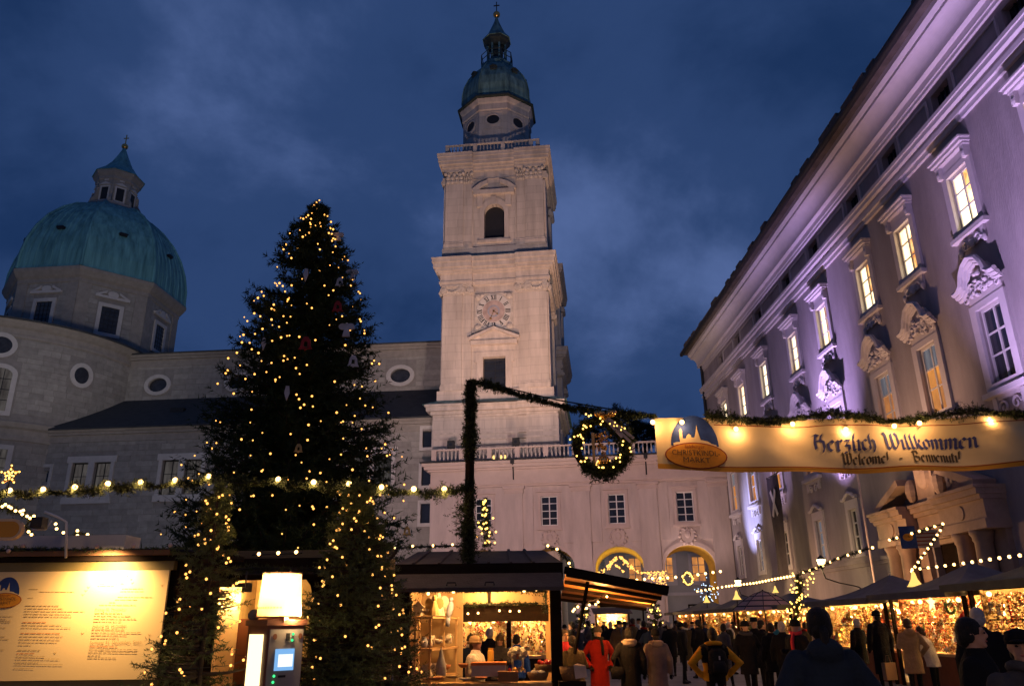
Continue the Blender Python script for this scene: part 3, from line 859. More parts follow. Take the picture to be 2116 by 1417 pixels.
# window surround + pediment below the clock
o = MB(); ring_xz(o, rect(-1.35, 1.2, 25.1, 28.8), rect(-2.05, 1.9, 25.05, 29.4), -0.2, 0.02)
o.box(-2.3, -2.05, -0.15, 0.02, 28.2, 29.4); o.box(1.9, 2.15, -0.15, 0.02, 28.2, 29.4)
o.build('window_surround', M['marble_trim'], tower)
o = MB(); o.box(-2.1, 1.95, -0.12, 0.02, 29.42, 30.1); o.box(-2.7, 2.55, -0.6, 0.02, 30.12, 30.6)
o.prism([(-2.85, 30.6), (2.7, 30.6), (2.7, 30.85), (-0.08, 32.0), (-2.85, 30.85)], -0.35, 0.02)
for a, b in (((-2.95, 30.8), (-0.05, 31.98)), ((2.8, 30.8), (-0.1, 31.98))):
    o.beam((a[0], -0.42, a[1]), (b[0], -0.42, b[1]), 0.75, 0.3, up=(0, 0, 1))
o.build('pediment', M['marble_trim'], tower)
# clock
clock = MB(); ck = (-0.1, 34.05)
clock.box(ck[0] - 2.2, ck[0] + 2.2, -0.16, 0.02, ck[1] - 2.2, ck[1] + 2.2)
for sx in (-1, 1):
    for sz in (-1, 1): clock.ball((ck[0] + sx * 1.8, -0.24, ck[1] + sz * 1.8), (0.38, 0.2, 0.38), 8, 6); clock.ball((ck[0] + sx * 1.35, -0.2, ck[1] + sz * 2.0), (0.25, 0.12, 0.2), 7, 5)
clock = clock.build('clock', M['carved'], tower)
M['dial'] = mat('clock_dial_white', (0.56, 0.52, 0.50), 0.7, 0.06, 2)
M['dial_in'] = mat('clock_dial_fresco', (0.42, 0.32, 0.30), 0.8, 0.25, 1.5)
M['numeral'] = mat('clock_numeral_black', (0.02, 0.02, 0.025), 0.6, 0.1, 2)
o = MB(); o.prism(oval(ck[0], ck[1], 2.02, 2.02, 40), -0.24, -0.1); o.build('dial', M['dial'], clock)
o = MB(); o.prism(oval(ck[0], ck[1], 1.28, 1.28, 32), -0.275, -0.2); o.build('dial_centre', M['dial_in'], clock)
o = MB(); ring_xz(o, oval(ck[0], ck[1], 0.52, 0.52, 28), oval(ck[0], ck[1], 0.72, 0.72, 28), -0.29, -0.26); o.build('dial_ring', mat('dial_ring_blue', (0.30, 0.30, 0.36), 0.7), clock)
ROM = ['XII', 'I', 'II', 'III', 'IIII', 'V', 'VI', 'VII', 'VIII', 'IX', 'X', 'XI']
for i, rm in enumerate(ROM):
    a = math.pi / 2 - i * math.pi / 6; mb = MB()
    wds = {'I': 0.17, 'V': 0.34, 'X': 0.34}; tot = sum(wds[c] for c in rm); xx = -tot / 2
    hh = 0.27
    for j, c in enumerate(rm):
        cw = wds[c]; xm = xx + cw / 2
        segs = {'I': [((xm, -hh), (xm, hh), 0.085)], 'V': [((xm - 0.12, hh), (xm, -hh), 0.10), ((xm + 0.12, hh), (xm, -hh), 0.045)], 'X': [((xm - 0.12, hh), (xm + 0.12, -hh), 0.10), ((xm + 0.12, hh), (xm - 0.12, -hh), 0.045)]}[c]
        for q, (p0, p1, t) in enumerate(segs):
            mb.beam((p0[0], -0.252 - 0.002 * (q + j), p0[1]), (p1[0], -0.252 - 0.002 * (q + j), p1[1]), t, 0.012, up=(0, 1, 0))
        for e_ in (-hh, hh): mb.box(xm - cw * 0.42, xm + cw * 0.42, -0.262 - 0.001 * j, -0.248, e_ - 0.018, e_ + 0.018)
        xx += cw
    ro = a - math.pi / 2
    mb.v = [(ck[0] + 1.64 * math.cos(a) + x * math.cos(ro) - z * math.sin(ro), y, ck[1] + 1.64 * math.sin(a) + x * math.sin(ro) + z * math.cos(ro)) for x, y, z in mb.v]
    mb.build('numeral', M['numeral'], clock)
for an, ln, tip in ((rad(-112), 0.95, 0.14), (rad(-40), 0.55, 0.11)):
    mb = MB(); e_ = (ck[0] + ln * math.cos(an), ck[1] + ln * math.sin(an))
    mb.beam((ck[0], -0.31, ck[1]), (e_[0], -0.31, e_[1]), 0.05, 0.02, up=(0, 1, 0)); mb.ball((e_[0], -0.31, e_[1]), (tip, 0.03, tip), 8, 6); mb.ball((ck[0], -0.32, ck[1]), (0.12, 0.04, 0.12), 8, 6)
    mb.build('clock_hand', M['gold'], clock)
# belfry storey
BF = [arch(-1.25, 1.2, 43.1, 46.3)]
MB().panel(rect(-5.8, 5.8, 42, 53), BF, 0, 0.9).build('belfry_front', M['marble'], tower)
MB().box(-5.8, 5.8, 0.92, TD, 42, 53).build('belfry_wall', M['marble'], tower)
MB().prism(arch(-1.3, 1.25, 43.0, 46.3), 0.75, 0.9).build('belfry_opening', M['numeral'], tower)
o = MB(); ring_xz(o, arch(-1.25, 1.2, 43.1, 46.3), arch(-1.8, 1.75, 42.85, 46.4, rise=1.9), -0.15, 0.02); o.box(-2.0, 1.95, -0.3, 0.02, 42.55, 42.87)
o.box(-0.3, 0.25, -0.3, -0.1, 47.4, 48.5)
o.build('window_surround', M['marble_trim'], tower)
o = MB()
ring_xz(o, rect(-2.55, 2.5, 42.1, 50.9), rect(-2.7, 2.65, 42.0, 51.0), -0.1, 0.01)
o.build('panel_moulding', M['marble_trim'], tower)
o = MB(); o.box(-2.1, -1.4, -0.25, 0.02, 47.2, 48.7); o.box(1.35, 2.05, -0.25, 0.02, 47.2, 48.7); o.box(-2.5, 2.45, -0.6, 0.02, 48.7, 49.25)
for s in (-1, 1):
    pts = [(s * 2.65, 49.25), (s * 2.65, 49.5), (s * 1.7, 50.25), (s * 0.75, 50.6), (s * 0.75, 50.1), (s * 1.5, 49.7), (s * 1.9, 49.25)]
    o.prism(pts if s < 0 else pts[::-1], -0.55, 0.02)
o.build('broken_pediment', M['marble_trim'], tower)
pilasters(42.0, 50.35, 5.8, 'corinthian')
cornice('belfry_cornice', 5.85, [(52.05, 52.4, 0.3), (52.4, 52.75, 0.45), (52.75, 53.15, 0.75), (53.15, 53.7, 0.85), (53.7, 54.05, 0.95), (54.05, 54.2, 1.0)])
MB().box(-6.4, 6.4, -.85, TD + .85, 54.2, 54.35).build('cornice_flashing', M['copper_dark'], tower)
balustrade(tower, -5.75, 5.5, -0.6, 54.35, 0.42, 8, 'x', 1.15)
balustrade(tower, -0.6, 11, 5.5, 54.35, 0.42, 8, 'y', 1.15)
balustrade(tower, -0.6, 11, -5.75, 54.35, 0.42, 8, 'y', 1.15)
# octagon, dome and lantern of the tower
OC = (-0.35, 6.0)
def oct2(mb, prof, m=0): mb.lathe(prof, 8, (OC[0], OC[1], 0), m, OA); return mb
oct2(MB(), [(4.65, 54.0), (4.65, 62.0)]).build('octagon_wall', M['marble'], tower)
oct2(MB(), [(4.7, 61.7), (4.8, 61.8), (4.8, 62.6), (4.95, 62.8), (5.15, 63.3), (5.0, 63.4)]).build('octagon_cornice', M['marble_trim'], tower)
oct2(MB(), [(5.0, 63.35), (5.45, 63.42), (5.45, 63.62), (4.9, 63.9)]).build('octagon_gutter', M['copper_black'], tower)
ri = 4.65 * math.cos(OA)
for k in range(8):
    am = rad(-90 + 45 * k)
    lo = (OC[0] + ri * math.cos(am), OC[1] + ri * math.sin(am), 0); ro = (0, 0, am + math.pi / 2)
    o = MB(); ring_xz(o, oval(0, 60.3, 0.82, 0.66), oval(0, 60.3, 1.02, 0.86), -0.1, 0.02); ring_xz(o, rect(-1.15, 1.15, 57.0, 58.9), rect(-1.22, 1.22, 56.9, 59.0), -0.05, 0.02); ring_xz(o, rect(-1.2, 1.2, 59.2, 61.4), rect(-1.28, 1.28, 59.12, 61.48), -0.05, 0.02)
    fr = o.build('oval_frame', M['marble_trim'], tower, loc=lo, rot=ro)
    MB().prism(oval(0, 60.3, 0.83, 0.67), -0.03, 0.05).build('oval_opening', M['numeral'], tower, loc=lo, rot=ro)
TDP = [(4.7, 63.7), (4.85, 64.6), (4.8, 65.9), (4.55, 67.2), (4.0, 68.5), (3.2, 69.7), (2.4, 70.5), (2.0, 70.9)]
d2 = oct2(MB(), TDP).build('dome', M['copper_dark'], tower)
for k in range(8):
    a = OA + k * math.pi / 4
    MB().tube([(OC[0] + (r + .02) * math.cos(a), OC[1] + (r + .02) * math.sin(a), z) for r, z in TDP], 0.09, 6).build('rib', M['copper_dark'], d2)
    am = a + math.pi / 8
    o = MB(); o.box(-0.4, 0.4, -0.3, 0.4, 0, 0.45); o.prism([(-0.5, 0.45), (0.5, 0.45), (0, 0.7)], -0.38, 0.4)
    o.build('dormer', M['copper_black'], d2, loc=(OC[0] + 3.7 * math.cos(am), OC[1] + 3.7 * math.sin(am), 68.2), rot=(0, 0, am + math.pi / 2))
l2 = oct2(MB(), [(2.1, 70.6), (2.25, 70.9), (2.25, 71.25), (1.35, 71.3), (1.35, 72.2)]).build('lantern', M['copper_dark'], tower)
oct2(MB(), [(0.9, 72.2), (0.9, 74.6)]).build('lantern_core', M['copper_black'], tower)
for k in range(8):
    a = OA + k * math.pi / 4
    MB().tube([(OC[0] + 1.3 * math.cos(a), OC[1] + 1.3 * math.sin(a), 72.1), (OC[0] + 1.3 * math.cos(a), OC[1] + 1.3 * math.sin(a), 74.5)], 0.16, 6).build('lantern_post', M['copper_dark'], l2)
    MB().tube([(OC[0] + 2.2 * math.cos(a), OC[1] + 2.2 * math.sin(a), 71.2), (OC[0] + 2.2 * math.cos(a), OC[1] + 2.2 * math.sin(a), 72.9)], 0.07, 5).build('gallery_post', M['copper_black'], l2)
for zz_ in (72.1, 72.9):
    MB().tube([(OC[0] + 2.2 * math.cos(OA + k * math.pi / 4), OC[1] + 2.2 * math.sin(OA + k * math.pi / 4), zz_) for k in range(8)], 0.06, 5, closed=True).build('gallery_rail', M['copper_black'], l2)
oct2(MB(), [(1.35, 74.4), (1.5, 74.6), (1.9, 75.1), (1.95, 75.5)]).build('lantern_cornice', M['copper_black'], tower)
oct2(MB(), [(2.05, 75.45), (2.0, 75.6), (1.25, 76.6), (0.7, 77.9), (0.32, 78.9), (0.15, 79.7)]).build('spire_roof', M['copper_dark'], tower)
cross_ball(tower, OC, 79.5, 1.0, M['iron'])
# twin tower behind: only its right edge shows
tw2 = empty('far_bell_tower', (1.25, 112, 0), T.a, 'second bell tower mostly hidden behind the clock tower', 'tower')
for ch in list(tower.children):
    if ch.name.split('.')[0] in ('base_wall', 'base_cornice', 'plinth', 'clock_storey_wall', 'clock_storey_front', 'clock_storey_cornice', 'belfry_wall', 'belfry_front', 'belfry_cornice', 'side_pilaster', 'side_capital', 'capital', 'base_string'):
        c = ch.copy(); COL.objects.link(c); c.parent = tw2

# ------------------------------------------------------------------ arcade wing (arched passage) between tower and palace
AF = Frame((-1.6, 77, 0), -8)
arc = empty('arcade_wing', AF.o, AF.a, 'pale arcade wing with arched passages below the clock tower', 'building')
AX0, AX1, ATOP = -6.4, 22.6, 15.6
acs = [-1.4, 5.05, 11.5, 17.9]
ah = []
for c in acs:
    ah.append(arch(c - 2.28, c + 2.28, 0.02, 6.5, rise=1.85))
    ah.append(rect(c - 0.8, c + 0.8, 10.45, 13.25))
aw_ = MB()
aw_.panel(rect(AX0, AX1, 0, ATOP), ah[1::2], 0, 0.5) if False else None
aw_.panel(rect(AX0, AX1, 0, ATOP), ah, 0, 0.45)
aw_.build('arcade_wall', M['plaster'], arc)
for c in acs:   # barrel vaults through the wing
    vb = MB(); lp = arch(c - 2.29, c + 2.29, 0.0, 6.5, 18, 1.86)[1:]
    k = len(lp)
    vb.add([(x, 0.44, z) for x, z in lp] + [(x, 7.0, z) for x, z in lp], [(i, i + 1, i + 1 + k, i + k) for i in range(k - 1)])
    vb.add([(c - 2.29, 0.44, 0), (c - 2.29, 7, 0), (c - 2.29, 7, 6.5), (c - 2.29, 0.44, 6.5)], [(0, 1, 2, 3)])
    vb.build('vault', M['ochre'], arc)
    o = MB(); ring_xz(o, arch(c - 2.28, c + 2.28, 0.02, 6.5, rise=1.85), arch(c - 2.62, c + 2.62, 0.0, 6.5, rise=2.2), -0.1, 0.01); o.build('archivolt', M['plaster_trim'], arc)
    window(arc, c, 10.45, 1.6, 2.8, 0.3, 2, (0.25, 0.5, 0.75), M['glass_dark'], M['win_white'], 0.075)
    o = MB(); ring_xz(o, rect(c - 0.8, c + 0.8, 10.45, 13.25), rect(c - 1.08, c + 1.08, 10.2, 13.6), -0.08, 0.01)
    o.box(c - 1.25, c + 1.25, -0.22, 0.01, 10.0, 10.2); o.box(c - 1.3, c + 1.3, -0.2, 0.01, 13.62, 13.8)
    o.build('window_surround', M['plaster_trim'], arc)
    if c != acs[0]:
        cb = MB(); rr = random.Random(int(c * 10))   # coat of arms over the arch
        cb.prism([(c - 0.55, 9.75), (c - 0.6, 9.0), (c - 0.3, 8.55), (c, 8.4), (c + 0.3, 8.55), (c + 0.6, 9.0), (c + 0.55, 9.75)][::-1], -0.18, 0.01)
        for i in range(12):
            a = 2 * math.pi * i / 12; cb.ball((c + 0.72 * math.cos(a), -0.1, 9.15 + 0.72 * math.sin(a)), (rr.uniform(.12, .2), 0.14, rr.uniform(.12, .2)), 6, 5)
        cb.ball((c, -0.2, 9.3), (0.3, 0.12, 0.35), 8, 6)
        cb.build('coat_of_arms', M['carved'] if False else M['plaster_trim'], arc)
for c in (-4.85, 1.65, 8.15, 14.5, 21.0):
    o = MB(); o.box(c - 0.85, c + 0.85, -0.28, 0.01, 0, 13.6); o.build('pilaster', M['plaster'], arc)
    o = MB(); o.box(c - 0.95, c + 0.95, -0.36, 0.01, 13.6, 13.75); o.box(c - 0.9, c + 0.9, -0.32, 0.01, 13.75, 14.0); o.box(c - 1.08, c + 1.08, -0.48, 0.01, 14.0, 14.25); o.build('pilaster_capital', M['plaster_trim'], arc)
    for s in (-1.35, 1.35):
        MB().box(c + s - 0.5, c + s + 0.5, -0.12, 0.01, 8.8, 14.2).build('pilaster_strip', M['plaster'], arc)
o = MB()
for z0, z1, d in ((14.25, 14.45, 0.25), (14.45, 14.75, 0.4), (14.75, 15.9, 0.3), (15.9, 16.1, 0.55), (16.1, 16.4, 0.85), (16.4, 16.7, 1.05)):
    o.box(AX0 - d, AX1 + 0.2, -d, 7, z0, z1)
o.build('arcade_cornice', M['plaster_trim'], arc)
MB().box(AX0 - 1.2, AX1 + 0.2, -1.25, 7, 16.7, 16.82).build('cornice_gutter', M['iron'], arc)
balustrade(arc, AX0, AX1, -0.2, 16.82, 0.40, 7, 'x', 1.35, M['plaster_trim'])
for c in (1.65, 14.5):
    o = MB(); o.tube([(c, -1.1, 16.7), (c, -0.5, 15.8), (c, -0.42, 14.9)], 0.06, 6); o.box(c - 0.18, c + 0.18, -1.25, -0.9, 16.35, 16.72); o.build('downpipe', M['iron'], arc)
lw = MB()  # narrow end wall beside the palace
o = MB(); o.tube([(22.15, -0.3, 15.8), (22.2, -0.3, 0)], 0.16, 8); o.build('downpipe', M['iron'], arc)
for px, py in ((932, 915), (1066, 912)):
    x, z = AF.loc(px, py, -0.2)
    fb = empty('floodlight', AF.world(x, -0.2, 18.17), AF.a, 'small black floodlight on the balustrade, %s of the garland post' % ('left' if px < 1000 else 'right'), 'floodlight', 'floodlights on the arcade balustrade')
    MB().box(-0.36, 0.36, -0.12, 0.24, 0.12, 0.9).build('housing', M['iron'], fb)
    b = MB(); b.box(-0.05, 0.05, -0.05, 0.05, 0, 0.14); b.box(-0.42, 0.42, 0, 0.08, 0.4, 0.48); b.build('bracket', M['iron'], fb)
    MB().prism(oval(-0.02, 0.5, 0.16, 0.16, 12), -0.135, -0.125).build('lens', M['glass_dark'], fb)
# glowing lamps behind the balusters
for i, px in enumerate((1012, 1021, 1035, 1043)):
    x, z = AF.loc(px, 940, 0.5)
    b = MB(); b.ball((0, 0, 0.36), (0.16, 0.16, 0.22), 10, 7); b.lathe([(0.1, 0), (0.1, 0.16)], 8)
    tag(b.build('terrace_lamp', emat('terrace_lamp_glass', (1.0, 0.62, 0.2), 1.6)if i == 0 else bpy.data.materials['terrace_lamp_glass'], loc=AF.world(x, 0.45, 16.98)), 'small yellow lamp glowing behind the arcade balusters', 'lamp', 'terrace lamps behind the balusters')

# courtyard building seen through the arches
CB = Frame((-1.6, 112, 0), -8)
cb = empty('courtyard_building', CB.o, CB.a, 'grey courtyard facade with lit windows seen through the arches', 'building')
cws = [9.2, 13.2, 18.0, 22.2, 26.4, 30.6]
MB().panel(rect(-14, 40, 0, 16), [rect(c - 0.9, c + 0.9, 6.6, 9.9) for c in cws], 0, 0.4).build('wall', mat('courtyard_plaster', (0.42, 0.40, 0.40), 0.9, 0.08, 0.6), cb)
for c in cws:
    window(cb, c, 6.6, 1.8, 3.3, 0.3, 2, (0.33, 0.66), M['lit_dim'] if c > 17 else M['church_pane'], M['win_white'], 0.09)
    o = MB(); ring_xz(o, rect(c - 0.9, c + 0.9, 6.6, 9.9), rect(c - 1.3, c + 1.3, 6.2, 10.3), -0.12, 0.01); o.build('window_surround', M['res_trim'], cb)
MB().box(-14, 40, -0.3, 0.01, 4.9, 5.3).build('string_course', M['res_trim'], cb)
for c in (14.0, 20.0, 26.0):
    o = MB(); ring_xz(o, rect(c - 1.2, c + 1.2, 1.0, 3.6), rect(c - 1.4, c + 1.4, 0.9, 3.8), -0.1, 0.01); o.build('shop_front', M['wood_dark'], cb)
point('courtyard_lamp', CB.world(15, -14, 5.0), 600, (1.0, 0.75, 0.5), 0.4)
point('passage_lamp', AF.world(11.5, 3.2, 5.6), 230, (1.0, 0.74, 0.24), 0.25)
point('passage_lamp', AF.world(17.9, 4.6, 5.4), 55, (1.0, 0.60, 0.25), 0.25)
point('passage_lamp', AF.world(5.05, 3.5, 5.4), 170, (1.0, 0.70, 0.25), 0.25)

# ------------------------------------------------------------------ palace on the right
RF = Frame((20.087, 73.952, 0), -89)
pal = empty('palace', RF.o, RF.a, 'long palace front with lit upper windows under violet light', 'building')
cols_ = [2.2, 7.8, 13.9, 20.6, 26.0, 32.3, 37.1, 42.4, 48.2, 54.0]
rh = []
TW = dict(w=1.62, z0=18.45, h=2.75); SW = dict(w=1.7, z0=11.1, h=3.4); GW = dict(w=1.25, z0=5.45, h=2.5)
for c in cols_:
    rh.append(rect(c - TW['w'] / 2, c + TW['w'] / 2, TW['z0'], TW['z0'] + TW['h']))
    rh.append(rect(c - SW['w'] / 2, c + SW['w'] / 2, SW['z0'], SW['z0'] + SW['h']))
    rh.append(rect(c - 0.75, c + 0.75, 24.75, 25.85))
    if c < 30 or c > 45: rh.append(rect(c - GW['w'] / 2, c + GW['w'] / 2, GW['z0'], GW['z0'] + GW['h']))
rh.append(rect(34.2, 36.7, 0.02, 5.1))
MB().panel(rect(-4.5, 62, 0, 27.2), rh, 0, 0.55).build('palace_wall', M['res_wall'], pal)
MB().box(-4.5, -4.2, 0.0, 14, 0, 27).build('end_wall', M['res_wall'], pal)
def scroll(mb, cx, cz, r, y, turns=1.4, d=1, t=0.06):
    pts = []
    for i in range(18):
        a = i / 17 * turns * 2 * math.pi; rr = r * (1 - 0.8 * i / 17)
        pts.append((cx + d * rr * math.cos(a), y, cz + rr * math.sin(a)))
    mb.tube(pts, [t * (1 - 0.4 * i / 17) for i in range(18)], 5)
for ci, c in enumerate(cols_):
    # upper floor: lit windows with straight hoods
    z0, h, wd = TW['z0'], TW['h'], TW['w']
    window(pal, c, z0, wd, h, 0.22, 2, (0.36, 0.68), (lambda i, j, ci=ci: M['lit_cream'] if (i == 0 or (j == 0 and ci % 3)) else (M['lit_orange'] if (ci + j) % 4 else M['lit_pane'])), M['win_white'], 0.07)
    o = MB(); ring_xz(o, rect(c - wd / 2, c + wd / 2, z0, z0 + h), rect(c - wd / 2 - 0.36, c + wd / 2 + 0.36, z0 - 0.3, z0 + h + 0.3), -0.14, 0.01)
    o.box(c - wd / 2 - 0.5, c + wd / 2 + 0.5, -0.28, 0.01, z0 - 0.5, z0 - 0.3)
    o.box(c - wd / 2 - 0.15, c + wd / 2 + 0.15, -0.1, 0.01, z0 - 1.05, z0 - 0.5)
    for s in (-1, 1):
        scroll(o, c + s * 0.45, z0 - 0.95, 0.26, -0.14, 1.3, s, 0.07)
        o.ball((c + s * (wd / 2 + 0.1), -0.12, z0 - 1.1), (0.12, 0.12, 0.22), 7, 5)
    o.ball((c, -0.14, z0 - 0.95), (0.2, 0.12, 0.25), 8, 6)
    o.build('window_surround', M['res_trim'], pal)
    o = MB(); o.box(c - wd / 2 - 0.3, c + wd / 2 + 0.3, -0.12, 0.01, z0 + h + 0.3, z0 + h + 0.7)
    for s in (-1, 1):
        o.box(c + s * (wd / 2 + 0.22) - 0.13, c + s * (wd / 2 + 0.22) + 0.13, -0.32, 0.01, z0 + h + 0.1, z0 + h + 0.7)
        o.ball((c + s * (wd / 2 + 0.22), -0.3, z0 + h + 0.3), (0.13, 0.1, 0.2), 7, 5)
    for zz0, zz1, d in ((0.7, 0.82, 0.34), (0.82, 0.98, 0.48), (0.98, 1.08, 0.58)):
        o.box(c - wd / 2 - 0.25 - d * 0.5, c + wd / 2 + 0.25 + d * 0.5, -d, 0.01, z0 + h + zz0, z0 + h + zz1)
    o.build('window_hood', M['res_trim'], pal)
    # main floor: carved hoods
    z0, h, wd = SW['z0'], SW['h'], SW['w']
    pm = M['glass_dark'] if c in (42.4, 26.0, 48.2) else M['lit_dim']
    top = M['lit_curtain']
    window(pal, c, z0, wd, h, 0.22, 2, (0.37, 0.66), (lambda i, j, pm=pm: top if j == 2 and pm is M['lit_dim'] else pm), M['win_white'], 0.075)
    o = MB(); ring_xz(o, rect(c - wd / 2, c + wd / 2, z0, z0 + h), rect(c - wd / 2 - 0.42, c + wd / 2 + 0.42, z0 - 0.32, z0 + h + 0.3), -0.14, 0.01)
    o.box(c - wd / 2 - 0.6, c + wd / 2 + 0.6, -0.3, 0.01, z0 - 0.55, z0 - 0.32)
    o.box(c - wd / 2 - 0.3, c + wd / 2 + 0.3, -0.08, 0.01, z0 - 0.75, z0 - 0.55)
    for s in (-1, 1):
        scroll(o, c + s * 0.42, z0 - 1.1, 0.3, -0.1, 1.2, s, 0.06); o.box(c + s * (wd / 2 + .1) - 0.14, c + s * (wd / 2 + .1) + 0.14, -0.12, 0.01, z0 - 1.2, z0 - 0.6)
    o.build('window_surround', M['res_trim'], pal)
    o = MB(); zb = z0 + h + 0.3
    rr = random.Random(ci)
    arcp = [(-1.55, 0.75), (-1.2, 0.78), (-0.95, 0.95), (-0.8, 1.35), (-0.5, 1.75), (0.0, 1.95), (0.5, 1.75), (0.8, 1.35), (0.95, 0.95), (1.2, 0.78), (1.55, 0.75)]
    for k, (dy, dz, t) in enumerate(((-0.5, 0.0, 0.13), (-0.38, -0.16, 0.11), (-0.25, -0.3, 0.10))):
        o.tube([(c + x, dy, zb + z + dz) for x, z in arcp], t, 6)
    o.prism([(c - 1.2, zb)] + [(c + 1.2, zb)] + [(c + x, zb + z - 0.2) for x, z in arcp[1:-1]][::-1], -0.1, 0.01)
    for i in range(26):
        a = rr.uniform(0, math.pi); q = rr.uniform(0.2, 0.95)
        o.ball((c + math.cos(a) * q * 0.95, -0.18 - rr.random() * 0.12, zb + 0.25 + math.sin(a) * q * 1.1), (rr.uniform(.07, .16), 0.12, rr.uniform(.07, .16)), 6, 4)
    for s in (-1, 1):
        scroll(o, c + s * 0.5, zb + 0.6, 0.34, -0.26, 1.5, s, 0.08); scroll(o, c + s * 1.1, zb + 0.35, 0.28, -0.22, 1.3, -s, 0.07)
    o.build('carved_hood', M['res_trim'], pal)
    # attic windows
    MB().box(c - 0.78, c + 0.78, 0.35, 0.4, 24.7, 25.9).build('attic_pane', M['glass_dark'], pal)
    o = MB()
    for q in (-0.35, 0, 0.35): o.box(c + q - 0.03, c + q + 0.03, 0.28, 0.34, 24.7, 25.9)
    o.build('attic_grille', M['iron'], pal)
    if c < 30 or c > 45:
        z0, h, wd = GW['z0'], GW['h'], GW['w']
        window(pal, c, z0, wd, h, 0.2, 2, (0.36, 0.68), M['lit_curtain'] if ci % 2 else M['glass_dark'], M['win_white'], 0.085)
        o = MB(); ring_xz(o, rect(c - wd / 2, c + wd / 2, z0, z0 + h), rect(c - wd / 2 - 0.32, c + wd / 2 + 0.32, z0 - 0.3, z0 + h + 0.55), -0.12, 0.01)
        o.tube([(c + x, -0.22, z0 + h + 0.62 + z) for x, z in ((-1.05, 0), (-0.7, 0.02), (-0.45, 0.2), (0, 0.34), (0.45, 0.2), (0.7, 0.02), (1.05, 0))], 0.1, 6)
        o.build('window_surround', M['res_trim'], pal)
# attic panels between the small windows
for i in range(len(cols_) - 1):
    a, b = cols_[i] + 1.25, cols_[i + 1] - 1.25
    o = MB(); ring_xz(o, rect(a, b, 24.75, 25.8), rect(a - 0.12, b + 0.12, 24.63, 25.92), -0.07, 0.01); o.build('attic_panel', M['res_trim'], pal)
o = MB()
for z0, z1, d in ((23.2, 23.45, 0.15), (23.45, 23.7, 0.28), (23.7, 23.95, 0.2), (23.95, 24.2, 0.42), (24.2, 24.4, 0.5)):
    o.box(-4.6, 62, -d, 0.01, z0, z1)
o.build('string_course', M['res_trim'], pal)
o = MB()
for z0, z1, d in ((26.2, 26.4, 0.15), (26.4, 26.75, 0.22), (26.75, 26.95, 0.5)):
    o.box(-4.6, 62, -d, 0.01, z0, z1)
n_ = 10; cov = [(-0.5 - 0.55 * (1 - math.cos(i / n_ * math.pi / 2)), 26.95 + 0.75 * math.sin(i / n_ * math.pi / 2)) for i in range(n_ + 1)] + [(-1.15, 27.72), (-1.15, 27.9), (-1.4, 28.0), (-1.4, 28.3)]
vs = [(x, y, z) for x in (-4.6, 62) for y, z in cov]; k = len(cov)
o.add(vs, [(i, i + k, i + k + 1, i + 1) for i in range(k - 1)])
o.build('main_cornice', M['res_trim'], pal)
o = MB(); o.tube([(-4.8, -2.0, 28.28), (62, -2.0, 28.28)], 0.18, 8); o.build('gutter', M['iron'], pal)
o = MB(); o.add([(-4.9, -2.15, 28.5), (62, -2.15, 28.5), (62, 7, 34), (-4.9, 7, 34), (-4.9, -2.15, 28.3), (62, -2.15, 28.3), (-4.9, 0, 28.3), (62, 0, 28.3)], [(0, 1, 2, 3), (4, 5, 1, 0), (4, 6, 7, 5)])
roof = o.build('roof', M['roof_tile'], pal)
for i in range(40):  # snow-guard boards breaking the roof edge line
    if R_.random() < 0.6:
        s = i * 1.6 - 3
        MB().box(s, s + 1.6 * R_.uniform(.5, .95), -2.13, -1.9, 28.5, 28.5 + R_.uniform(0.12, 0.35)).build('roof_edge_sheet', M['roof_tile'], roof)
o = MB(); o.tube([(-3.9, -0.5, 28.2), (-3.9, -0.25, 26.6), (-3.9, -0.25, 0)], 0.14, 8); o.build('downpipe', M['iron'], pal)
o = MB()
for z0, z1, d in ((4.55, 4.75, 0.12), (4.75, 4.95, 0.22)): o.box(-4.5, 30.4, -d, 0.01, z0, z1); o.box(41.6, 62, -d, 0.01, z0, z1)
o.build('plinth_course', M['res_wall'], pal)
# portal
M['portal'] = mat('portal_marble', (0.40, 0.29, 0.22), 0.7, 0.2, 1.0, 0.25, 8)
po = MB(); po.box(30.7, 34.0, -0.25, 0.01, 0, 5.3); po.box(36.9, 40.5, -0.25, 0.01, 0, 5.3); po.box(34.0, 36.9, -0.24, 0.01, 5.0, 5.6)
po.build('portal_pier', M['portal'], pal)
for c in (31.5, 32.8, 38.0, 39.4):
    o = MB(); o.lathe([(0.52, 0), (0.52, 0.35), (0.42, 0.45), (0.42, 2.2), (0.36, 4.7), (0.42, 4.78), (0.42, 4.95), (0.5, 5.05), (0.5, 5.2)], 16, (c, -.62, 0)); o.build('portal_column', M['portal'], pal, True)
o = MB()
for z0, z1, d in ((5.2, 5.6, 1.1), (5.6, 6.4, 1.0), (6.4, 6.6, 1.15), (6.6, 6.85, 1.3), (6.85, 7.0, 1.4)):
    o.box(30.7 - (d - 1.0) * .4, 33.9, -d, 0.01, z0, z1); o.box(37.0, 40.6 + (d - 1.0) * .4, -d, 0.01, z0, z1); o.box(33.9, 37.0, -d + 0.55, 0.01, z0 + 0.003, z1 - 0.003)
for c in (32.3, 38.8): o.prism(oval(c, 6.0, 0.26, 0.3, 12), -1.05, -.95)
o.build('portal_entablature', M['portal'], pal)
for s, c in ((1, 31.0), (-1, 40.3)):
    o = MB(); o.beam((c, -.6, 7.1), (c + s * 2.8, -.6, 8.2), 1.0, 0.35); o.build('portal_pediment', M['portal'], pal)
o = MB(); o.box(34.7, 36.3, -.6, 0.01, 7.0, 9.2); o.ball((35.5, -.6, 8.3), (0.6, 0.25, 0.7), 10, 8)
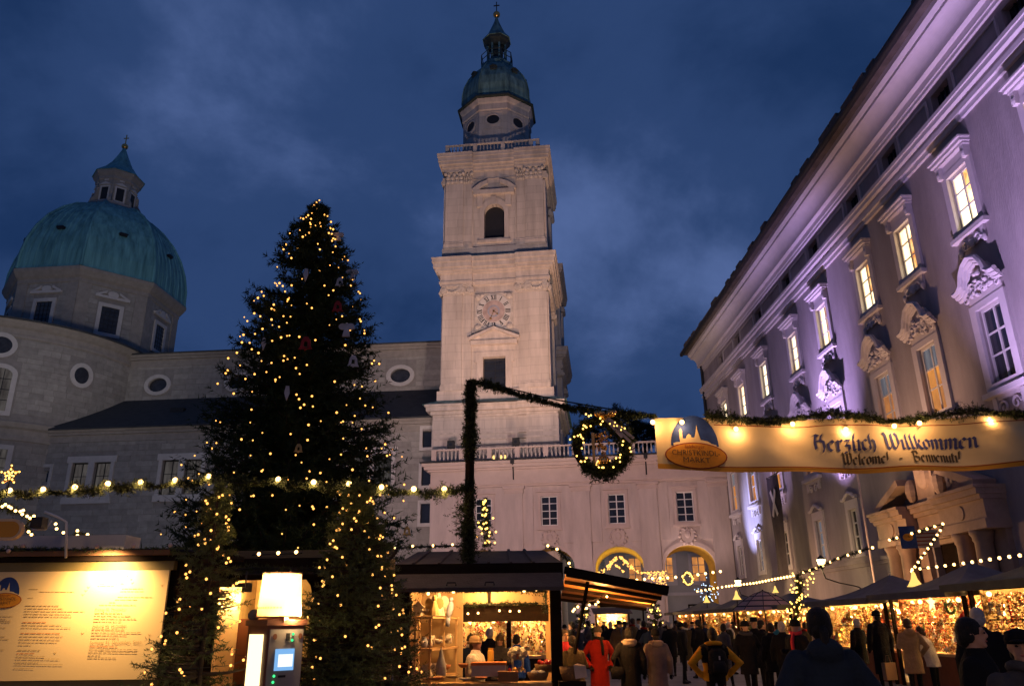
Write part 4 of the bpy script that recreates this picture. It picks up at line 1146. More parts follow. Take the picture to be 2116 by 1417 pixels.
for s in (-1, 1): o.ball((35.5 + s * 1.3, -0.6, 7.7), (0.35, 0.3, 0.6), 8, 6)
o.build('portal_sculpture', M['portal'], pal)
MB().box(34.2, 36.7, 0.35, 0.45, 0, 5.1).build('portal_door', M['wood_dark'], pal)
o = MB(); o.box(34.35, 36.6, 0.25, 0.34, 3.9, 4.05); o.box(35.42, 35.5, 0.25, 0.34, 0, 3.9); o.build('door_frame', M['wood_dark'], pal)
# assumed violet and warm facade uplights, fixtureless in mid-air in front of the palace
for s, pw, col, tz, sa, off in ((46.0, 12000, (0.72, 0.50, 1.0), 17, 60, 0), (51.5, 11000, (0.72, 0.50, 1.0), 19, 60, 0), (26.0, 21000, (0.64, 0.44, 1.0), 15, 38, -1.0), (24.0, 6500, (0.68, 0.48, 1.0), 23, 54, 0), (6.5, 11000, (0.50, 0.52, 1.0), 10, 38, -1), (14.0, 4200, (0.74, 0.54, 1.0), 21, 60, 0), (36.0, 3700, (1.0, 0.56, 0.34), 15, 62, 0), (0.5, 1300, (0.9, 0.65, 0.6), 16, 80, 0)):
    lp = RF.world(s + off, -6.0, 3.6)
    spot('assumed_facade_uplight', lp, RF.world(s, 0, tz), pw, col, sa, 0.9, 0.12)
spot('added_portal_fill', RF.world(33.0, -5.5, 3.3), RF.world(35.5, 0, 5.5), 900, (1.0, 0.50, 0.22), 105, 0.9, 0.3)  # added warm fill on portal and lower wall, in place of market glow
spot('added_portal_fill', RF.world(18, -6.5, 3.3), RF.world(18, 0, 3.0), 900, (1.0, 0.55, 0.30), 130, 1.0, 0.4)
# ================================================================== TREES
def lerp_path(pts, n):
    pts = np.array([tuple(p) for p in pts], float)
    d = np.r_[0, np.cumsum(np.linalg.norm(np.diff(pts, axis=0), axis=1))]
    t = np.linspace(0, d[-1], n)
    return np.stack([np.interp(t, d, pts[:, i]) for i in range(3)], axis=1)
def spruce(name, label, base, H, rfun, nb, tw, nl, nw, nn, mneedle, zmin=0.3, droop=0.35, trunk_r=0.2, group=None, up_tip=0.15, seed=1, gaps=0.0, cat='tree', whorls=None):
    """tapered trunk, drooping boughs and needle sprays on every bough"""
    rg = np.random.default_rng(seed)
    root = empty(name, base, 0, label, cat, group)
    tr = MB(); zs = np.linspace(0, H * 0.985, 14)
    tr.tube([(0.03 * math.sin(z), 0.03 * math.cos(z * 1.3), z) for z in zs], [max(0.012, trunk_r * (1 - z / H) ** 0.9) for z in zs], 8)
    tr.build('trunk', M['bark'], root, True)
    sticks = MB(); TP, TDr, TL = [], [], []
    for i in range(nb):
        z = zmin + (H - zmin) * (1 - math.sqrt(1 - (i + 0.5) / nb) if False else ((i + rg.uniform()) / nb) ** 1.15)
        if whorls: z = zmin + (H - zmin) * (math.floor((z - zmin) / (H - zmin) * whorls) + rg.normal() * 0.12) / whorls
        z = min(max(z, zmin), H * 0.985)
        R = rfun(z) * rg.uniform(0.72, 1.08)
        if rg.uniform() < gaps: R *= rg.uniform(0.35, 0.7)
        a = rg.uniform(0, 2 * math.pi)
        f = 1 - z / H
        dz = droop * R * (0.35 + 0.65 * f)
        m = 7
        pts = []
        for j in range(m):
            t = j / (m - 1)
            pts.append(np.array([R * t * math.cos(a + 0.12 * t), R * t * math.sin(a + 0.12 * t), z - dz * math.sin(t * math.pi * 0.62) + up_tip * R * t * t]))
        sticks.tube([tuple(p) for p in pts], [max(0.004, 0.016 * (1 + R) * (1 - 0.85 * j / (m - 1))) for j in range(m)], 4)
        k = max(3, int(R * tw))
        for q in range(k):
            t = 0.12 + 0.88 * (q + rg.uniform()) / k
            s = t * (m - 1); j = min(int(s), m - 2); p = pts[j] + (pts[j + 1] - pts[j]) * (s - j)
            d = pts[j + 1] - pts[j]; d = d / (np.linalg.norm(d) + 1e-9)
            side = np.cross(d, [0, 0, 1.0]); side /= np.linalg.norm(side) + 1e-9
            for sgn in (-1, 1):
                dr = d * rg.uniform(0.35, 0.9) + side * sgn * rg.uniform(0.3, 0.9) + np.array([0, 0, rg.uniform(-0.55, 0.15)])
                TP.append(p); TDr.append(dr); TL.append(min(0.32 * R + 0.12, 1.0) * (1.15 - 0.6 * t) * rg.uniform(0.6, 1.2))
            if q == k - 1: TP.append(p); TDr.append(d + [0, 0, 0.1]); TL.append(0.25 * R * rg.uniform(.6, 1.2) + 0.06)
    top = H * 0.9
    for q in range(30):
        TP.append(np.array([0, 0, top + (H - top) * rg.uniform()])); a = rg.uniform(0, 6.28); TDr.append(np.array([math.cos(a), math.sin(a), rg.uniform(0.2, 1.3)])); TL.append(0.1 * rfun(top) + 0.08)
    TP, TDr, TL = np.array(TP), np.array(TDr), np.array(TL)
    sticks.build('boughs', M['bark'], root)
    V, F = merge([needles(TP, TDr, TL, nn, nl, nw), twig_sticks(TP, TDr, TL, nw * 0.22)])
    cr_ = link('crown', np_mesh('crown', V, F, mneedle), root)
    return root, TP, TDr, TL

def ball_mesh(r, m, n=8, k=6):
    return MB().ball((0, 0, 0), r, n, k).mesh('bulb', m, True)
def bulbs_on(root, pts, r, m, name='bulb'):
    me = ball_mesh(r, m)
    for p in pts: link(name, me, root, p)
def string_of(name, label, path, bulbs, r, m, group=None, wire=0.008, cat='light string'):
    """wire with single bulbs; positions in world space"""
    root = empty(name, path[0], 0, label, cat, group)
    o = Vector(path[0])
    MB().tube([Vector(p) - o for p in path], wire, 4).build('wire', M['iron'], root)
    bulbs_on(root, [Vector(b) - o for b in bulbs], r, m)
    return root
def garland_mesh(path, rad_, per_m, nl, nw, nn, m, name='greenery'):
    path = np.array([tuple(p) for p in path], float)
    d = np.diff(path, axis=0); L = np.linalg.norm(d, axis=1); tot = L.sum()
    n = int(tot * per_m); t = np.sort(NP.uniform(0, tot, n)); cum = np.r_[0, np.cumsum(L)]
    idx = np.clip(np.searchsorted(cum, t) - 1, 0, len(d) - 1)
    p = path[idx] + d[idx] * ((t - cum[idx]) / L[idx])[:, None]
    u = d[idx] / L[idx][:, None]
    lump = 0.65 + 0.5 * np.sin(t * 5.3) * np.sin(t * 2.1 + 1)
    rv = NP.normal(size=(n, 3)); rv -= u * np.sum(rv * u, axis=1, keepdims=True); rv /= np.linalg.norm(rv, axis=1, keepdims=True)
    dr = rv * 0.8 + u * NP.uniform(-1, 1, (n, 1)) * 0.9
    V, F = merge([needles(p, dr, rad_ * lump * NP.uniform(0.5, 1.4, n), nn, nl, nw), twig_sticks(p, dr, rad_ * lump, nw * 0.3)])
    return np_mesh(name, V, F, m)
def garland(name, label, path, rad_, per_m=120, nl=0.05, nw=0.01, nn=7, bulbs=None, br=0.03, bm=None, group=None, m=None, cat='garland'):
    root = empty(name, path[0], 0, label, cat, group)
    o = Vector(path[0]); rel = [Vector(p) - o for p in path]
    MB().tube(rel, 0.015, 5).build('rope', M['iron'], root)
    link('greenery', garland_mesh(rel, rad_, per_m, nl, nw, nn, m or M['garland']), root)
    if bulbs:
        bulbs_on(root, [Vector(b) - o for b in bulbs], br, bm or BULB)
        for b in bulbs:
            pass
    return root

# great Christmas tree on the square
XT, YT, HT = -8.35, 30.0, 19.0
big_r = lambda z: 4.65 * max(0.0, (HT - z) / 15.2) ** 0.66
big, bTP, bTD, bTL = spruce('christmas_tree', 'giant Christmas tree hung with lights in front of the cathedral', (XT, YT, 0), HT, big_r, 1050, 3.6, 0.22, 0.05, 10, M['needle'], 1.2, 0.42, 0.32, seed=3, gaps=0.12)
fl_ = empty('tree_light_string', (XT, YT, 0), 0, 'warm fairy lights scattered all over the giant Christmas tree', 'light string')
fb_me = MB().ball((0, 0, 0), 0.036, 7, 5).mesh('bulb', FAIRY, True)
tb = []
rg = np.random.default_rng(21)
while len(tb) < 290:
    z = 3.0 + (HT - 3.2) * rg.uniform() ** 1.3
    a = -math.acos(rg.uniform(-.98, .98)) + .27
    r = big_r(z) * rg.uniform(0.98, 1.10)
    tb.append((r * math.cos(a), r * math.sin(a), z - 0.12 * r))
tb += [(0.02, -0.05, HT + 0.12), (-0.1, -0.05, HT + 0.02), (0.06, 0, HT - 0.28)]
for p in tb:
    k_ = rg.uniform(.6, 1.2); link('bulb', fb_me, fl_, p, scale=(k_, k_, k_))
M['wood_red'] = mat('red_painted_wood', (0.42, 0.03, 0.02), 0.5, 0.1, 3)
M['wood_white'] = mat('white_painted_wood', (0.60, 0.57, 0.52), 0.5, 0.1, 3)
M['wood_gold'] = mat('gold_painted_wood', (0.60, 0.40, 0.12), 0.4, 0.1, 3)
def bell_shape(s=1.0): return [(-.5 * s, -.5 * s), (.5 * s, -.5 * s), (.38 * s, -.3 * s), (.30 * s, .2 * s), (.14 * s, .45 * s), (-.14 * s, .45 * s), (-.30 * s, .2 * s), (-.38 * s, -.3 * s)]
def bell_hole(s=1.0): return [(-.16 * s, -.30 * s), (.16 * s, -.30 * s), (.12 * s, .1 * s), (-.12 * s, .1 * s)]
def ornament(kind, label, px, py, dR, m, size=0.75, ang=0):
    z = P(px, py, YT - 2).z
    r = big_r(z)
    x = P(px, py, YT - 2.2).x - XT
    y = -math.sqrt(max(0.2, r * r - min(x * x, r * r * 0.98))) * 0.98 - 0.15
    p = P(px, py, YT + y)
    root = empty(kind, p, ang, label, 'ornament', 'wooden ornaments on the giant tree')
    mb = MB(); size *= .6
    if kind == 'bell_ornament':
        mb.panel(bell_shape(size), [bell_hole(size)], -0.03, 0.03); mb.panel(bell_shape(size), [bell_hole(size)], 0.03, 0.031); mb.ball((0, 0, -.52 * size), .1 * size, 7, 5)
        mb.build('bell_body', m, root); MB().tube([(0, 0, .45 * size), (0, 0, .75 * size)], 0.012, 4).build('hanger', M['iron'], root)
    elif kind == 'angel_ornament':
        for s in (-1, 1): mb.prism(oval(s * .3 * size, .2 * size, .3 * size, .26 * size, 12), -0.03, 0.03)
        mb.build('wings', m, root)
        MB().prism([(-.28 * size, -.6 * size), (.28 * size, -.6 * size), (.1 * size, .25 * size), (-.1 * size, .25 * size)], -0.05, 0.05).build('robe', m, root)
        MB().ball((0, 0, .38 * size), .13 * size).build('head', m, root)
    else:
        mb.prism([(0, -.6 * size), (.2 * size, 0), (.12 * size, .55 * size), (-.12 * size, .55 * size), (-.2 * size, 0)], -0.03, 0.03); mb.build('plate', m, root)
    return root
ornament('bell_ornament', 'red wooden bell high on the right of the giant tree', 698, 632, 0, M['wood_red'], 0.72)
ornament('bell_ornament', 'dark red wooden bell in the middle of the giant tree', 632, 708, 0, M['wood_red'], 0.85)
ornament('bell_ornament', 'white wooden bell on the right edge of the giant tree', 730, 745, 0, M['wood_white'], 0.75, 0.4)
ornament('bell_ornament', 'pale bell near the top right of the giant tree', 702, 582, 0, M['wood_white'], 0.6)
ornament('angel_ornament', 'white wooden angel beside the red bell on the giant tree', 716, 680, 0, M['wood_white'], 0.85)
ornament('angel_ornament', 'white angel close to the treetop on the right', 700, 488, 0, M['wood_white'], 0.6)
ornament('angel_ornament', 'pale angel on the right branches below the treetop', 728, 566, 0, M['wood_white'], 0.7)
ornament('icicle_ornament', 'long white wooden icicle in the upper middle of the tree', 632, 568, 0, M['wood_white'], 0.8)
ornament('icicle_ornament', 'pale wooden icicle low in the middle of the tree', 593, 812, 0, M['wood_white'], 0.8, 0.3)
ornament('icicle_ornament', 'small pale icicle on the left of the tree', 545, 710, 0, M['wood_white'], 0.7, 0.5)
ornament('bell_ornament', 'cream bell with red clapper at the lower right of the tree', 841, 1096, 0, M['wood_gold'], 0.55)
ornament('bell_ornament', 'golden bell above the garland in the middle of the tree', 617, 925, 0, M['wood_gold'], 0.5)

# two smaller firs in the foreground
t1p = P(418, 1300, 7.5)
sm_r1 = lambda z: 0.72 * max(0.02, (2.55 - z) / 2.4) ** 1.0 if z < 2.3 else 0.12
fir1, f1P, f1D, f1L = spruce('fir_tree', 'sparse young fir with lights standing in front of the yellow board', (t1p.x, 7.5, 0), 2.95, lambda z: 0.86 * max(0.0, (3.0 - z) / 2.9) ** 1.35 + 0.05, 150, 9, 0.036, 0.008, 26, M['needle_near'], 0.35, 0.05, 0.035, group=None, up_tip=0.12, seed=5, gaps=0.2)
t2p = P(728, 1300, 8.8)
fir2, f2P, f2D, f2L = spruce('fir_tree', 'bushy green fir with lights between ticket machine and pottery stall', (t2p.x, 8.8, 0), 3.15, lambda z: 1.12 * max(0.0, (3.2 - z) / 3.0) ** 1.05 + 0.06, 430, 10, 0.038, 0.009, 26, M['needle_near'], 0.25, 0.12, 0.045, group=None, up_tip=0.1, seed=9)
def tree_lights(label, base, H, r, n, seed, z0=0.5, rr=0.0125):
    rg = np.random.default_rng(seed)
    root = empty('tree_light_string', base, 0, label, 'light string')
    pts = []
    for i in range(n):
        t = (i + rg.uniform()) / n; z = z0 + (H - z0) * t; a = -math.pi / 2 + 2.1 * math.sin(i * 0.55 + seed) + rg.normal() * 0.5
        q = r(z) * rg.uniform(0.75, 1.05) + 0.03
        pts.append((q * math.cos(a), q * math.sin(a), z))
    MB().tube([Vector(p) for p in pts], 0.0025, 4).build('wire', M['iron'], root)
    bulbs_on(root, pts, rr, FAIRY)
tree_lights('fairy lights on the sparse young fir by the yellow board', (t1p.x, 7.5, 0), 2.85, lambda z: 0.74 * max(0.0, (3.0 - z) / 2.9) ** 1.35 + 0.05, 90, 2)
tree_lights('fairy lights on the bushy fir beside the pottery stall', (t2p.x, 8.8, 0), 3.05, lambda z: 1.0 * max(0.0, (3.2 - z) / 3.0) ** 1.05 + 0.05, 150, 4)
# trees on the hill behind the arcade
for i, (px, py, Y, r, h, lb) in enumerate(((1285, 872, 135, 3.4, 6.0, 'round dark tree on the hill just right of the wreath'), (1215, 892, 140, 2.4, 5.0, 'dark bushy tree on the hill behind the wreath'), (1330, 890, 130, 2.2, 4.5, 'low dark tree on the hill beside the banner edge'))):
    p = P(px, py, Y); rg = np.random.default_rng(40 + i)
    root = empty('hill_tree', (p.x, p.y, p.z - h - 6), 0, lb, 'tree', 'trees on the hill')
    MB().tube([(0, 0, 0), (0.1, 0, h), (0, 0.1, h + 6)], [0.35, 0.25, 0.08], 7).build('trunk', M['bark'], root)
    n = 420; u = rg.normal(size=(n, 3)); u /= np.linalg.norm(u, axis=1, keepdims=True); q = rg.uniform(0.3, 1, (n, 1)) ** 0.5
    cl = u * q * [r, r, r * 1.15] * (0.85 + 0.25 * np.sin(u[:, :1] * 5 + u[:, 2:] * 4)) + [0, 0, h + 5.0]
    V, F = needles(cl, u + [0, 0, 0.6], 0.8, 7, 0.8, 0.16)
    link('crown', np_mesh('crown', V, F, M['hill']), root)
hl = MB(); hl.add([(-60, 150, 0), (90, 150, 0), (90, 190, 26), (-60, 190, 24), (90, 260, 30), (-60, 260, 28)], [(0, 1, 2, 3), (3, 2, 4, 5)])
tag(hl.build('hill', M['hill']), kind='structure')

# ================================================================== GARLANDS, STRINGS AND BANNER
YG = 13.0
post_top = P(973, 782, YG)
# wrapped post on the stall roof
pb = P(968, 1160, YG)
post_path = [Vector((pb.x + (post_top.x - pb.x) * t, YG, pb.z - 0.05 + (post_top.z - pb.z) * t)) for t in np.linspace(0, 1, 14)]
gp = garland('garland_post', 'post wrapped in dark fir garland rising from the stall roof', post_path, 0.15, 900, 0.055, 0.015, 10, cat='post')
MB().tube([p - post_path[0] for p in post_path], 0.075, 8).build('post_core', M['wood_dark'], gp)
link('post_bow', garland_mesh([Vector((-0.12, -0.02, 0.45)), Vector((-0.03, -0.05, 0.72)), Vector((-0.12, 0, 0.95))], 0.24, 260, 0.05, 0.014, 9, M['garland'], 'post_bow'), gp)
# garland from post to wreath and on above the banner
gpts = [P(x, y, YG - 0.02) for x, y in ((975, 790), (1010, 793), (1060, 812), (1110, 826), (1170, 842), (1243, 853), (1300, 856), (1355, 860))]
garland('fir_garland', 'dark fir garland sloping from post to wreath', [Vector(p) for p in lerp_path(gpts, 40)], 0.10, 330, 0.055, 0.014, 9)
cbl = string_of('steel_cable', 'thin black cable stretched above the sloping garland', [P(980, 785, YG), P(1150, 826, YG), P(1355, 861, YG)], [], 0.01, BULB, wire=0.012, cat='cable')
# banner
BX0, BX1 = P(1356, 915, YG).x, P(1356, 915, YG).x + 8.2
B_TL = P(1356, 864, YG)
def btop(s): return B_TL.z - 0.06 * math.sin(min(1, s / 7.2) * math.pi) + 0.02 * math.sin(s * 2.1)
def bbot(s): return P(1362, 969, YG).z - 0.10 * math.sin(min(1.0, s / 6.4) * math.pi * 0.95) + 0.01 * math.sin(s * 3.0 + 1)
def bpt(s, t, off=0.0):
    """s metres from the left edge, t 0 bottom to 1 top"""
    z = bbot(s) + (btop(s) - bbot(s)) * t
    fl = min(1.0, max(0.06, (s - 1.15) / 0.9))
    y = YG + fl * (0.06 * math.sin(s * 1.7 + t * 1.4) + 0.03 * math.sin(s * 4.1 - t * 2.2) * (1 - 0.4 * t) + 0.07 * math.sin((s + t * 1.1) * 2.6) + 0.025 * math.sin((s + t * 1.6) * 7.0) * t)
    return Vector((BX0 + s, y - off, z))
bn = empty('welcome_banner', (BX0, YG, bbot(0)), 0, 'long yellow welcome banner hanging under a lit garland', 'banner')
bo = Vector(bn.location)
M['banner'] = mat('yellow_banner_cloth', (0.74, 0.55, 0.28), 0.75, 0.05, 0.8, 0.05, 12)
M['banner_hem'] = mat('orange_banner_hem', (0.66, 0.30, 0.03), 0.75, 0.05, 1.0)
mb = MB(); NS, NT = 120, 10
vs = [bpt(8.2 * i / NS, j / NT) - bo for i in range(NS + 1) for j in range(NT + 1)]
vs2 = [bpt(8.2 * i / NS, j / NT, -0.006) - bo for i in range(NS + 1) for j in range(NT + 1)]
fs = [(i * (NT + 1) + j, (i + 1) * (NT + 1) + j, (i + 1) * (NT + 1) + j + 1, i * (NT + 1) + j + 1) for i in range(NS) for j in range(NT)]
mb.add(vs, fs); mb.add(vs2, [f[::-1] for f in fs])
mb.m = [1 if (k % NT) < 1 else 0 for k in range(len(mb.f))]
mb.build('cloth', [M['banner'], M['banner_hem']], bn, True)
def on_banner(name, quads, m, off):
    """flat print: polygons given in banner coordinates (s, t)"""
    q = MB()
    for k, pl in enumerate(quads):
        q.add([bpt(s, t, off + 0.00025 * (k % 24)) - bo for s, t in pl], [list(range(len(pl)))])
    return q.build(name, m, bn)
M['print_red'] = mat('print_brown_red', (0.28, 0.05, 0.02), 0.7, 0.1, 2)
M['print_blue'] = mat('print_blue', (0.045, 0.05, 0.16), 0.7, 0.1, 2)
M['print_dark'] = mat('print_dark_brown', (0.075, 0.05, 0.025), 0.7, 0.1, 2)
M['print_orange'] = mat('print_orange', (0.60, 0.24, 0.02), 0.7, 0.15, 6)
M['print_cream'] = mat('print_cream', (0.72, 0.52, 0.26), 0.7, 0.1, 2)
M['print_sky'] = mat('print_night_sky', (0.02, 0.045, 0.17), 0.6, 0.3, 6)
for tt in (0.085, 0.87):
    on_banner('border_line', [[(0.95 if tt < .5 else 1.0 + 0.07 * i * 0, tt)] * 0 + [(a, tt - 0.008), (a + 0.09, tt - 0.008), (a + 0.09, tt + 0.008), (a, tt + 0.008)] for i, a in enumerate(np.arange(1.0, 8.1, 0.09))], M['print_red'], 0.006)
# --- lettering drawn with a broad nib
NIB = (math.cos(rad(38)), math.sin(rad(38)))
def A_(cx, cy, rx, ry, a0, a1, n=8): return [(cx + rx * math.cos(rad(a0 + (a1 - a0) * i / n)), cy + ry * math.sin(rad(a0 + (a1 - a0) * i / n))) for i in range(n + 1)]
GL = {
 'H': (1.05, [[(0.05, 1.45), (0.25, 1.6), (0.5, 1.45)], [(0.3, 1.5), (0.2, 0.9), (0.25, 0.2), (0.05, 0.0)], [(0.22, 0.9), (0.55, 1.05), (0.82, 0.85), (0.85, 0.3), (0.7, -0.15)], [(0.75, 1.6), (0.62, 1.2), (0.6, 0.9)]]),
 'W': (1.35, [[(0.0, 1.45), (0.15, 1.6), (0.3, 1.3), (0.35, 0.2), (0.5, 0.0)], [(0.5, 0.0), (0.75, 0.5), (0.72, 1.5)], [(0.72, 1.5), (0.78, 0.2), (0.92, 0.0)], [(0.92, 0.0), (1.2, 0.5), (1.15, 1.3), (1.0, 1.55)]]),
 'B': (1.0, [[(0.1, 1.5), (0.22, 1.35), (0.2, 0.1), (0.05, -0.05)], [(0.1, 1.5), (0.6, 1.5), (0.72, 1.15), (0.3, 0.8)], [(0.3, 0.8), (0.78, 0.7), (0.82, 0.2), (0.45, 0.0), (0.15, 0.08)]]),
 'e': (0.62, [[(0.45, 0.12), (0.28, 0.0), (0.1, 0.2), (0.1, 0.75), (0.3, 0.95), (0.48, 0.75), (0.14, 0.45)]]),
 'r': (0.55, [[(0.05, 0.9), (0.15, 0.85), (0.15, 0.05), (0.28, 0.0)], [(0.15, 0.75), (0.32, 0.95), (0.45, 0.82)]]),
 'z': (0.6, [[(0.08, 0.9), (0.42, 0.9), (0.15, 0.5)], [(0.15, 0.5), (0.42, 0.42), (0.42, 0.1), (0.2, -0.2), (0.05, -0.15)]]),
 'l': (0.36, [[(0.22, 1.5), (0.12, 1.3), (0.14, 0.08), (0.28, 0.0)]]),
 'i': (0.34, [[(0.04, 0.88), (0.14, 0.85), (0.14, 0.05), (0.26, 0.0)], [(0.12, 1.22), (0.2, 1.3)]]),
 'c': (0.54, [[(0.45, 0.82), (0.3, 0.95), (0.1, 0.78), (0.1, 0.2), (0.26, 0.0), (0.45, 0.14)]]),
 'h': (0.64, [[(0.26, 1.5), (0.14, 1.3), (0.14, 0.05), (0.05, 0.0)], [(0.14, 0.75), (0.36, 0.95), (0.5, 0.75), (0.5, 0.2), (0.36, -0.22)]]),
 'k': (0.62, [[(0.28, 1.5), (0.14, 1.3), (0.14, 0.05), (0.05, 0.0)], [(0.14, 0.7), (0.4, 0.95), (0.42, 0.65), (0.16, 0.5)], [(0.2, 0.5), (0.4, 0.08), (0.55, 0.0)]]),
 'o': (0.62, [[(0.3, 0.95), (0.1, 0.75), (0.1, 0.2), (0.28, 0.0), (0.5, 0.22), (0.5, 0.75), (0.3, 0.95)]]),
 'm': (1.0, [[(0.04, 0.88), (0.14, 0.85), (0.14, 0.0)], [(0.14, 0.75), (0.34, 0.95), (0.46, 0.8), (0.46, 0.0)], [(0.46, 0.75), (0.66, 0.95), (0.8, 0.8), (0.8, 0.08), (0.92, 0.0)]]),
 'n': (0.68, [[(0.04, 0.88), (0.14, 0.85), (0.14, 0.0)], [(0.14, 0.75), (0.36, 0.95), (0.5, 0.8), (0.5, 0.08), (0.62, 0.0)]]),
 'v': (0.58, [[(0.04, 0.95), (0.14, 0.85), (0.16, 0.2), (0.26, 0.0), (0.48, 0.3), (0.46, 0.8), (0.34, 0.95)]]),
 'u': (0.68, [[(0.04, 0.88), (0.14, 0.85), (0.14, 0.18), (0.28, 0.0), (0.5, 0.2)], [(0.5, 0.92), (0.5, 0.08), (0.62, 0.0)]]),
 't': (0.44, [[(0.18, 1.25), (0.16, 0.15), (0.26, 0.0), (0.38, 0.08)], [(0.04, 0.92), (0.36, 0.92)]]),
 's': (0.5, [[(0.4, 0.85), (0.22, 0.95), (0.1, 0.75), (0.38, 0.3), (0.25, 0.0), (0.05, 0.12)]]),
 '!': (0.34, [[(0.2, 1.5), (0.14, 0.4)], [(0.1, 0.06), (0.16, 0.12)]]), '-': (0.7, [[(0.1, 0.5), (0.45, 0.5)]]), ' ': (0.5, []),
}
def nib_text(txt, s0, t0, size, width, thick, slope=0.0):
    """quads of nib strokes for one line of lettering"""
    tot = sum(GL[c][0] for c in txt); kx = width / tot; x = 0; letters = []
    hgt = btop(3.5) - bbot(3.5)
    for c in txt:
        wd, strokes = GL[c]; polys = []; letters.append(polys)
        for st in strokes:
            pts = []
            for a, b in zip(st[:-1], st[1:]):
                pts += [a]
            pts.append(st[-1])
            for a, b in zip(pts[:-1], pts[1:]):
                def q(p, sg):
                    sx = s0 + (x + p[0]) * kx + sg * NIB[0] * thick * 0.5
                    return (sx, t0 + slope * (sx - s0) + (p[1] * size + sg * NIB[1] * thick * 0.5) / hgt)
                polys.append([q(a, -1), q(b, -1), q(b, 1), q(a, 1)])
        x += wd
    return [p for p in letters if p]
def banner_s(px): return P(px, 920, YG).x - BX0
s0, s1 = banner_s(1678), banner_s(2022)
for pl in nib_text('Herzlich Willkommen', s0, 0.40, 0.185, s1 - s0, 0.056, 0.012): on_banner('letter', pl, M['print_blue'], 0.008)
s0, s1 = banner_s(1733), banner_s(1988)
for pl in nib_text('Welcome!  -  Benvenuti!', s0, 0.155, 0.125, s1 - s0, 0.040, 0.012): on_banner('letter', pl, M['print_dark'], 0.008)
# --- round market emblem
def emblem(place, name_root, s, cx, cy, w):
    """place(name, polys, mat, off): dome of night sky, city silhouette, orange oval with the market's name"""
    k = w
    place('emblem_sky', [[(cx + 0.40 * k * math.cos(a), cy + 0.52 * k * math.sin(a)) for a in np.linspace(0, math.pi, 24)]], M['print_sky'], 0.008)
    city = [(-0.36, -0.02), (-0.36, 0.04), (-0.30, 0.06), (-0.25, 0.06), (-0.25, 0.26), (-0.225, 0.30), (-0.20, 0.26), (-0.20, 0.12), (-0.15, 0.12), (-0.12, 0.18), (-0.09, 0.20), (-0.06, 0.18), (-0.05, 0.14), (0.0, 0.14), (0.03, 0.24), (0.05, 0.36), (0.07, 0.24), (0.10, 0.10), (0.22, 0.08), (0.28, 0.04), (0.36, 0.02), (0.36, -0.02)]
    place('emblem_city', [[(cx + x * k, cy + y * k) for x, y in city]], M['print_cream'], 0.016)
    place('emblem_oval_edge', [[(cx + 0.52 * k * math.cos(a), cy - 0.17 * k + 0.225 * k * math.sin(a)) for a in np.linspace(0, 2 * math.pi, 33)[:-1]]], M['print_red'], 0.022)
    place('emblem_oval', [[(cx + 0.50 * k * math.cos(a), cy - 0.17 * k + 0.205 * k * math.sin(a)) for a in np.linspace(0, 2 * math.pi, 33)[:-1]]], M['print_orange'], 0.028)
def font_polys(txt, size, align='CENTER', xs=1.0, shear=0.0):
    cu = bpy.data.curves.new('lettering', 'FONT'); cu.body = txt; cu.size = size; cu.align_x = align; cu.shear = shear; cu.resolution_u = 3
    ob = bpy.data.objects.new('lettering', cu); COL.objects.link(ob)
    dg = bpy.context.evaluated_depsgraph_get(); me = bpy.data.meshes.new_from_object(ob.evaluated_get(dg))
    pl = [[(me.vertices[i].co.x * xs, me.vertices[i].co.y) for i in p.vertices] for p in me.polygons]
    bpy.data.objects.remove(ob); bpy.data.curves.remove(cu); bpy.data.meshes.remove(me)
    return pl
F_CH, F_MK, F_SZ = font_polys('CHRISTKINDL-', 0.125, 'CENTER', 0.98), font_polys('MARKT', 0.125, 'CENTER', 1.1), font_polys('Salzburger', 0.085, 'CENTER', 0.95, 0.2)
ec = banner_s(1436); ehh = btop(0.6) - bbot(0.6)
def place_b(nm, polys, m, off):
    on_banner(nm, [[(ec + x, 0.46 + y / ehh) for x, y in pl] for pl in polys], m, off)
emblem(place_b, bn, 1, 0, 0, 1.0)
place_b('emblem_name', [[(x, y - 0.165) for x, y in pl] for pl in F_CH], M['print_dark'], 0.036)
place_b('emblem_name', [[(x, y - 0.285) for x, y in pl] for pl in F_MK], M['print_dark'], 0.036)
place_b('emblem_script', [[(x - 0.02, y - 0.045) for x, y in pl] for pl in F_SZ], M['print_red'], 0.036)
# garland over the banner with bulbs
gb = [bpt(s, 1.0, 0.03) + Vector((0, 0, 0.02 + 0.05 * math.sin(s * 2.7))) for s in np.linspace(0.9, 8.2, 60)]
bb = []
for px, py in ((1349, 872), (1409, 872), (1521, 886), (1638, 876), (1748, 887), (1848, 880), (1900, 874), (2043, 866)):
    p = P(px, py, YG - 0.09); bb.append(p)
garland('fir_garland', 'fir garland with glowing bulbs along the top of the yellow banner', gb, 0.14, 280, 0.055, 0.014, 9, bb, 0.042, BULB)
for b in bb: point('banner_bulb_light', b + Vector((0, -0.06, -0.05)), 7.0, (1.0, 0.55, 0.24), 0.04)
